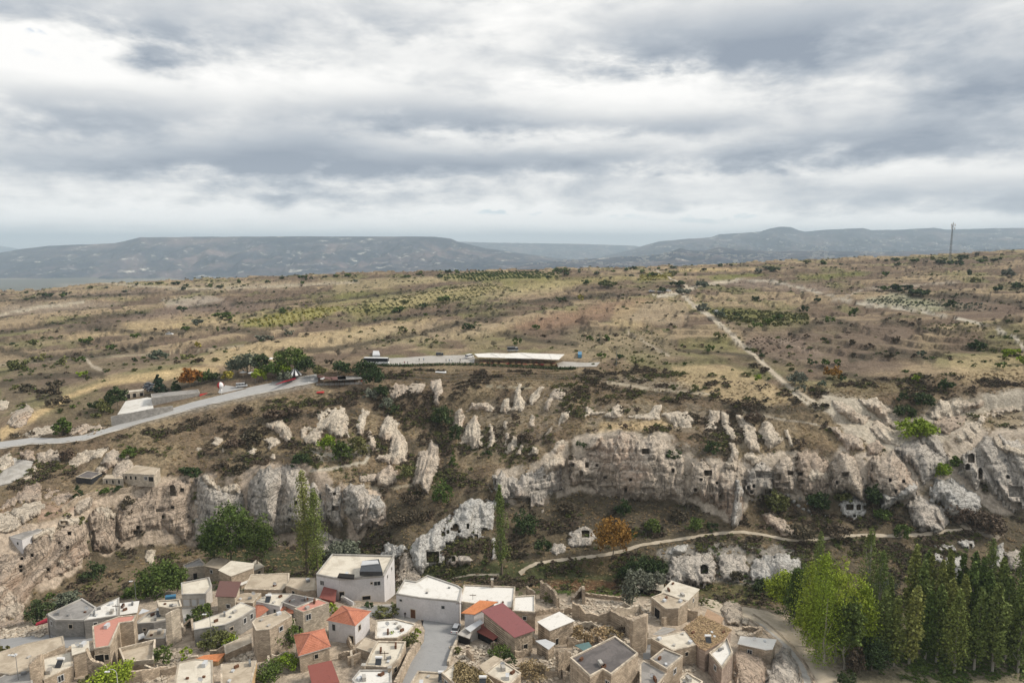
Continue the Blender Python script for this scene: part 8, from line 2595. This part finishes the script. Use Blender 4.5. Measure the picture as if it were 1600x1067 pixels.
for k in range(12):
    f0, f1 = k / 12, (k + 1) / 12
    w0, w1 = 1.0 - .6 * f0, 1.0 - .6 * f1
    z0_, z1_ = g.z + mh * .95 * f0, g.z + mh * .95 * f1
    for (ax, ay, bx, by) in ((-1, -1, 1, -1), (1, -1, 1, 1), (1, 1, -1, 1), (-1, 1, -1, -1)):
        parts.append(tube((g.x + ax * w0, g.y + ay * w0, z0_), (g.x + bx * w1, g.y + by * w1, z1_), .07, .07, 4))
        parts.append(tube((g.x + ax * w1, g.y + ay * w1, z1_), (g.x + bx * w1, g.y + by * w1, z1_), .06, .06, 4))
V, Fq = join(parts)
obj('bracing', V, Fq, W['pole'], e)
for k, (dx_, dz_) in enumerate([(-2.2, .97), (2.2, .97), (-1.8, .9), (2.0, .88), (0, 1.0)]):
    V, Fq = box_vf((g.x + dx_, g.y - 1), (1, 0), (0, 1), .4, .3, g.z + mh * dz_ - 2.2, g.z + mh * dz_ + .6)
    obj('antenna', V, Fq, W['frame'], e)
V, Fq = tube((g.x, g.y, g.z + mh * .95), (g.x, g.y, g.z + mh * 1.05), .15, .08, 5)
obj('spike', V, Fq, W['pole'], e)


# ------------------------------------------------------------------ people: one continuous body each
def person_mesh(pose):
    me_ = bpy.data.meshes.new('body')
    s = .22 if pose else .1
    J = [(0, 0, .95, .15), (0, 0, 1.15, .15), (0, 0, 1.4, .17), (0, 0, 1.52, .06), (0, .02, 1.66, .105),
         (-.2, 0, 1.4, .06), (-.27, s * .6, 1.15, .045), (-.26, s * 1.6, .92, .035), (.2, 0, 1.4, .06), (.27, -s * .6, 1.15, .045), (.26, -s * .6, .9, .035),
         (-.1, 0, .88, .10), (-.11, -s, .48, .075), (-.11, -s * 1.5, .06, .05), (.1, 0, .88, .10), (.11, s, .48, .075), (.11, s * 1.2, .06, .05), (-.11, -s * 1.5 + .14, .04, .04), (.11, s * 1.2 + .14, .04, .04)]
    E = [(0, 1), (1, 2), (2, 3), (3, 4), (2, 5), (5, 6), (6, 7), (2, 8), (8, 9), (9, 10), (0, 11), (11, 12), (12, 13), (0, 14), (14, 15), (15, 16), (13, 17), (16, 18)]
    me_.from_pydata([j[:3] for j in J], E, [])
    o = bpy.data.objects.new('tmp', me_)
    COL.objects.link(o)
    o.modifiers.new('skin', 'SKIN')
    sk = me_.skin_vertices[0].data
    for i, j in enumerate(J):
        sk[i].radius = (j[3], j[3] * .8)
        sk[i].use_root = i == 0
    o.modifiers.new('sub', 'SUBSURF').levels = 1
    dg = bpy.context.evaluated_depsgraph_get()
    dg.update()
    r = bpy.data.meshes.new_from_object(o.evaluated_get(dg))
    bpy.data.objects.remove(o)
    r.name = 'body'
    r.polygons.foreach_set('use_smooth', np.ones(len(r.polygons), bool))
    return r


PM = [person_mesh(0), person_mesh(1)]
CLO = {}


def person(px, py, top, bot, yaw, pose, label, group):
    key = (top, bot, pose)
    if key not in CLO:
        m_ = PM[pose].copy()
        m_.materials.clear()
        for q in (top, bot, 'skin', 'black'):
            m_.materials.append(W[q])
        for p in m_.polygons:
            z = p.center.z
            hand = abs(p.center.x) > .2 and z < 1.0
            p.material_index = 2 if (hand or (1.5 < z < 1.70)) else (3 if z >= 1.70 or z < .09 else (0 if z > .93 else 1))
        CLO[key] = m_
    g = hit(px, py)
    o = link('person', CLO[key], None, None, (g.x, g.y, g.z + .05))
    o.rotation_euler.z = yaw
    tag(o, label, 'person', group)


PG = 'people in the village street'
person(633, 966, 'black', 'black', .3, 0, 'person in black standing left of the arched brown door', PG)
person(646, 963, 'black', 'darkcar', 1.2, 0, 'person in dark clothes right beside the arched brown door', PG)
person(594, 968, 'black', 'black', 2.0, 1, 'person in black walking past the weedy patch', PG)
person(615, 968, 'darkcar', 'black', 2.4, 1, 'person in dark clothes by the wall left of the street', PG)
person(660, 978, 'black', 'black', .5, 0, 'person in black at the vine corner of the street', PG)
person(1007, 927, 'whitep', 'darkcar', .2, 0, 'person in a white shirt under the cream porch', None)
for k, (px, py, c1) in enumerate([(632, 569.5, 'redcloth'), (637, 569.5, 'darkcar'), (655, 565, 'black'), (662, 564.5, 'blue'), (697, 565.5, 'black'), (702, 566, 'blue'), (706, 565, 'whitep'), (719, 565.5, 'black'), (565, 599, 'red'), (561, 600, 'whitep'), (569, 600, 'blue')]):
    person(px, py, c1, 'black', k * 1.3, k % 2, 'person in %s %s' % ({'redcloth': 'dark red', 'darkcar': 'dark blue', 'black': 'black', 'blue': 'bright blue', 'whitep': 'white', 'red': 'bright red'}[c1],
           ['near the left hedge of the plaza', 'just right of the one in dark red', 'in the middle of the plaza', 'beside the black one mid plaza', 'left in the group near the minibus', 'in the group near the minibus', 'right in the group near the minibus', 'closest to the white minibus', 'at the end of the terrace restaurant', 'left at the end of the terrace restaurant', 'right at the end of the terrace restaurant'][k]), 'people at the restaurants')


# ------------------------------------------------------------------ things on the roofs
def dish(px, py, z, label):
    c = pt(px, py, z)
    e = empty('satellite_dish', c)
    tag(e, label, 'satellite dish', 'satellite dishes on the roofs')
    V = [(c[0], c[1] - .05, c[2] + .9)]
    for r_, d_ in ((.25, .02), (.5, -.12)):
        for k in range(10):
            a = 2 * math.pi * k / 10
            V.append((c[0] + r_ * math.cos(a), c[1] + d_ - .25, c[2] + .9 + r_ * math.sin(a)))
    Fq = [(0, 1 + k, 1 + (k + 1) % 10) for k in range(10)] + [(1 + k, 11 + k, 11 + (k + 1) % 10, 1 + (k + 1) % 10) for k in range(10)]
    obj('reflector', V, Fq, W['whitep'], e)
    V, Fq = tube((c[0], c[1], c[2]), (c[0], c[1], c[2] + .9), .04, .04, 5)
    obj('mount', V, Fq, W['pole'], e)


def water_heater(px, py, z, label):
    c = pt(px, py, z)
    e = empty('solar_water_heater', c)
    tag(e, label, 'water heater', 'solar water heaters on the roofs')
    V, Fq = tube((c[0] - .7, c[1], c[2] + 1.3), (c[0] + .7, c[1], c[2] + 1.3), .28, .28, 10)
    obj('tank', V, Fq + [tuple(range(10))[::-1], tuple(range(10, 20))], W['whitep'], e)
    V = [(c[0] - .6, c[1] - 1.2, c[2] + .1), (c[0] + .6, c[1] - 1.2, c[2] + .1), (c[0] + .6, c[1] - .1, c[2] + 1.1), (c[0] - .6, c[1] - .1, c[2] + 1.1)]
    obj('collector', V + [(x, y + .08, z_) for x, y, z_ in V], HF, W['glass'], e)
    V, Fq = join([tube((c[0] + s, c[1], c[2]), (c[0] + s, c[1], c[2] + 1.3), .04, .04, 4) for s in (-.5, .5)])
    obj('stand', V, Fq, W['pole'], e)


def clutter(px, py, z, k, where):
    c = pt(px, py, z)
    V, Fq = box_vf((c[0], c[1]), (math.cos(k), math.sin(k)), (-math.sin(k), math.cos(k)), .25 + .2 * (k % 3), .2 + .15 * (k % 2), z, z + .3 + .25 * (k % 3))
    kind_ = [('crate', 'wood', 'brown crate'), ('concrete_block', 'concrete', 'grey block'), ('water_butt', 'pole', 'grey tub'), ('metal_box', 'metal', 'grey metal box')][k % 4]
    tag(obj(kind_[0], V, Fq, W[kind_[1]]), '%s lying on the %s' % (kind_[2], where), kind_[0].replace('_', ' '), 'odds and ends on the roofs')


rc = random.Random(31)
n_d = 0
for lab, (P2, zr, G, rt_) in list(HOUSES.items()):
    if G.y > 190 or 'shed' in lab or 'pitched' in lab or 'hipped' in lab or 'hut' in lab or 'metal' in lab or 'rose red' in lab or 'orange sheet' in lab or 'dark red' in lab or 'boulder' in lab or 'yard' in lab:
        continue
    cx, cy = sum(p[0] for p in P2) / len(P2), sum(p[1] for p in P2) / len(P2)
    short = ' '.join(lab.split()[:9])
    for w_ in range(rc.randint(2, 5)):
        a = rc.randrange(len(P2))
        x, y = cx + (P2[a][0] - cx) * rc.uniform(.2, .7), cy + (P2[a][1] - cy) * rc.uniform(.2, .7)
        px, py = project(x, y, zr)
        if sdist(np.array(P2), np.array([x]), np.array([y]))[0] < .8:
            continue
        t_ = rc.random()
        n_d += 1
        if t_ < .3 and w_ == 0:
            dish(px, py, zr + .06, 'white satellite dish on the %s' % short)
        elif t_ < .42 and w_ == 0:
            water_heater(px, py, zr + .06, 'solar water heater on the %s' % short)
        else:
            clutter(px, py, zr + .06, rc.randrange(12), short)
water_heater(592, 1036, HOUSES['long cream terrace beside the street with a water heater on it'][1] + .06, 'tall blue grey water heater on the terrace beside the street')

# loose clay tiles of the old roof, and dry grass on the bottom roof: real pieces
P2, zr, G, rt_ = HOUSES['old house roofed with loose brown clay tiles']
vs, fs = [], []
bb = np.array(P2)
r2 = np.random.default_rng(8)
for k in range(2600):
    x, y = r2.uniform(bb[:, 0].min(), bb[:, 0].max()), r2.uniform(bb[:, 1].min(), bb[:, 1].max())
    if sdist(bb, np.array([x]), np.array([y]))[0] < -.1:
        continue
    th_ = r2.uniform(-.5, .5) + (1.57 if k % 2 else 0)
    v, f = box_vf((x, y), (math.cos(th_), math.sin(th_)), (-math.sin(th_), math.cos(th_)), .2, .09, 0, .05)
    zz = zr + r2.uniform(.14, .3)
    v = [(a, b, c + zz + (a - x) * r2.uniform(-.2, .2)) for a, b, c in v]
    o_ = len(vs)
    vs += v
    fs += [tuple(i + o_ for i in q) for q in f]
lm = leaf_mat('loose_tile', (.40, .27, .175), .55)
tag(obj('loose_tiles', vs, fs, lm, rt_), kind='stuff')
P2, zr, G, rt_ = HOUSES['cream roof half covered by dry grass at the bottom edge']
bb = np.array(P2)
q = r2.uniform(bb.min(0), bb.max(0), (5000, 2))
q = q[(sdist(bb, q[:, 0], q[:, 1]) > .2) & (q[:, 0] > np.median(bb[:, 0]) - 3)]
P_ = np.concatenate([q, zr + r2.uniform(.05, .5, (len(q), 1))], 1)
tag(obj('dry_grass', leaf_quads(P_, .3, r2), np.arange(4 * len(P_)).reshape(-1, 4), LM['straw']), kind='stuff')

# distant town and farm buildings on the far hills: thousands of specks, one object
dv, df = [], []
r3 = np.random.default_rng(3)
hills = [o for o in bpy.data.objects if o.name.startswith(('hills', 'mesa')) and o.type == 'MESH']
for o in hills:
    n_ = len(o.data.vertices)
    co = np.empty(n_ * 3, np.float32)
    o.data.vertices.foreach_get('co', co)
    co = co.reshape(-1, 3) + np.array(o.location)
    px, py = project(co[:, 0], co[:, 1], co[:, 2])
    ok = np.flatnonzero((px > 780) & (px < 1600) & (py > 388) & (py < 416) & (co[:, 1] < 8500)) if o.name.startswith('hills') else np.flatnonzero((px > 1100) & (px < 1600) & (py > 372) & (py < 395) & (co[:, 1] < 10500))
    if len(ok) == 0:
        continue
    cl_ = fbm(px[ok] / 40, py[ok] / 8, octv=2, seed=5)
    ok = ok[cl_ > 0.0]
    for i in r3.choice(ok, min(len(ok), 300), replace=False):
        c = co[i] + r3.uniform(-30, 30, 3) * [1, 1, 0]
        s = r3.uniform(6, 16)
        v, f = box_vf(c[:2], (1, 0), (0, 1), s, s * .7, c[2] - 12, c[2] + s * .8)
        o_ = len(dv)
        dv += v
        df += [tuple(k_ + o_ for k_ in q_) for q_ in f]
if dv:
    tag(obj('distant_town', dv, df, W['pale']), kind='stuff')
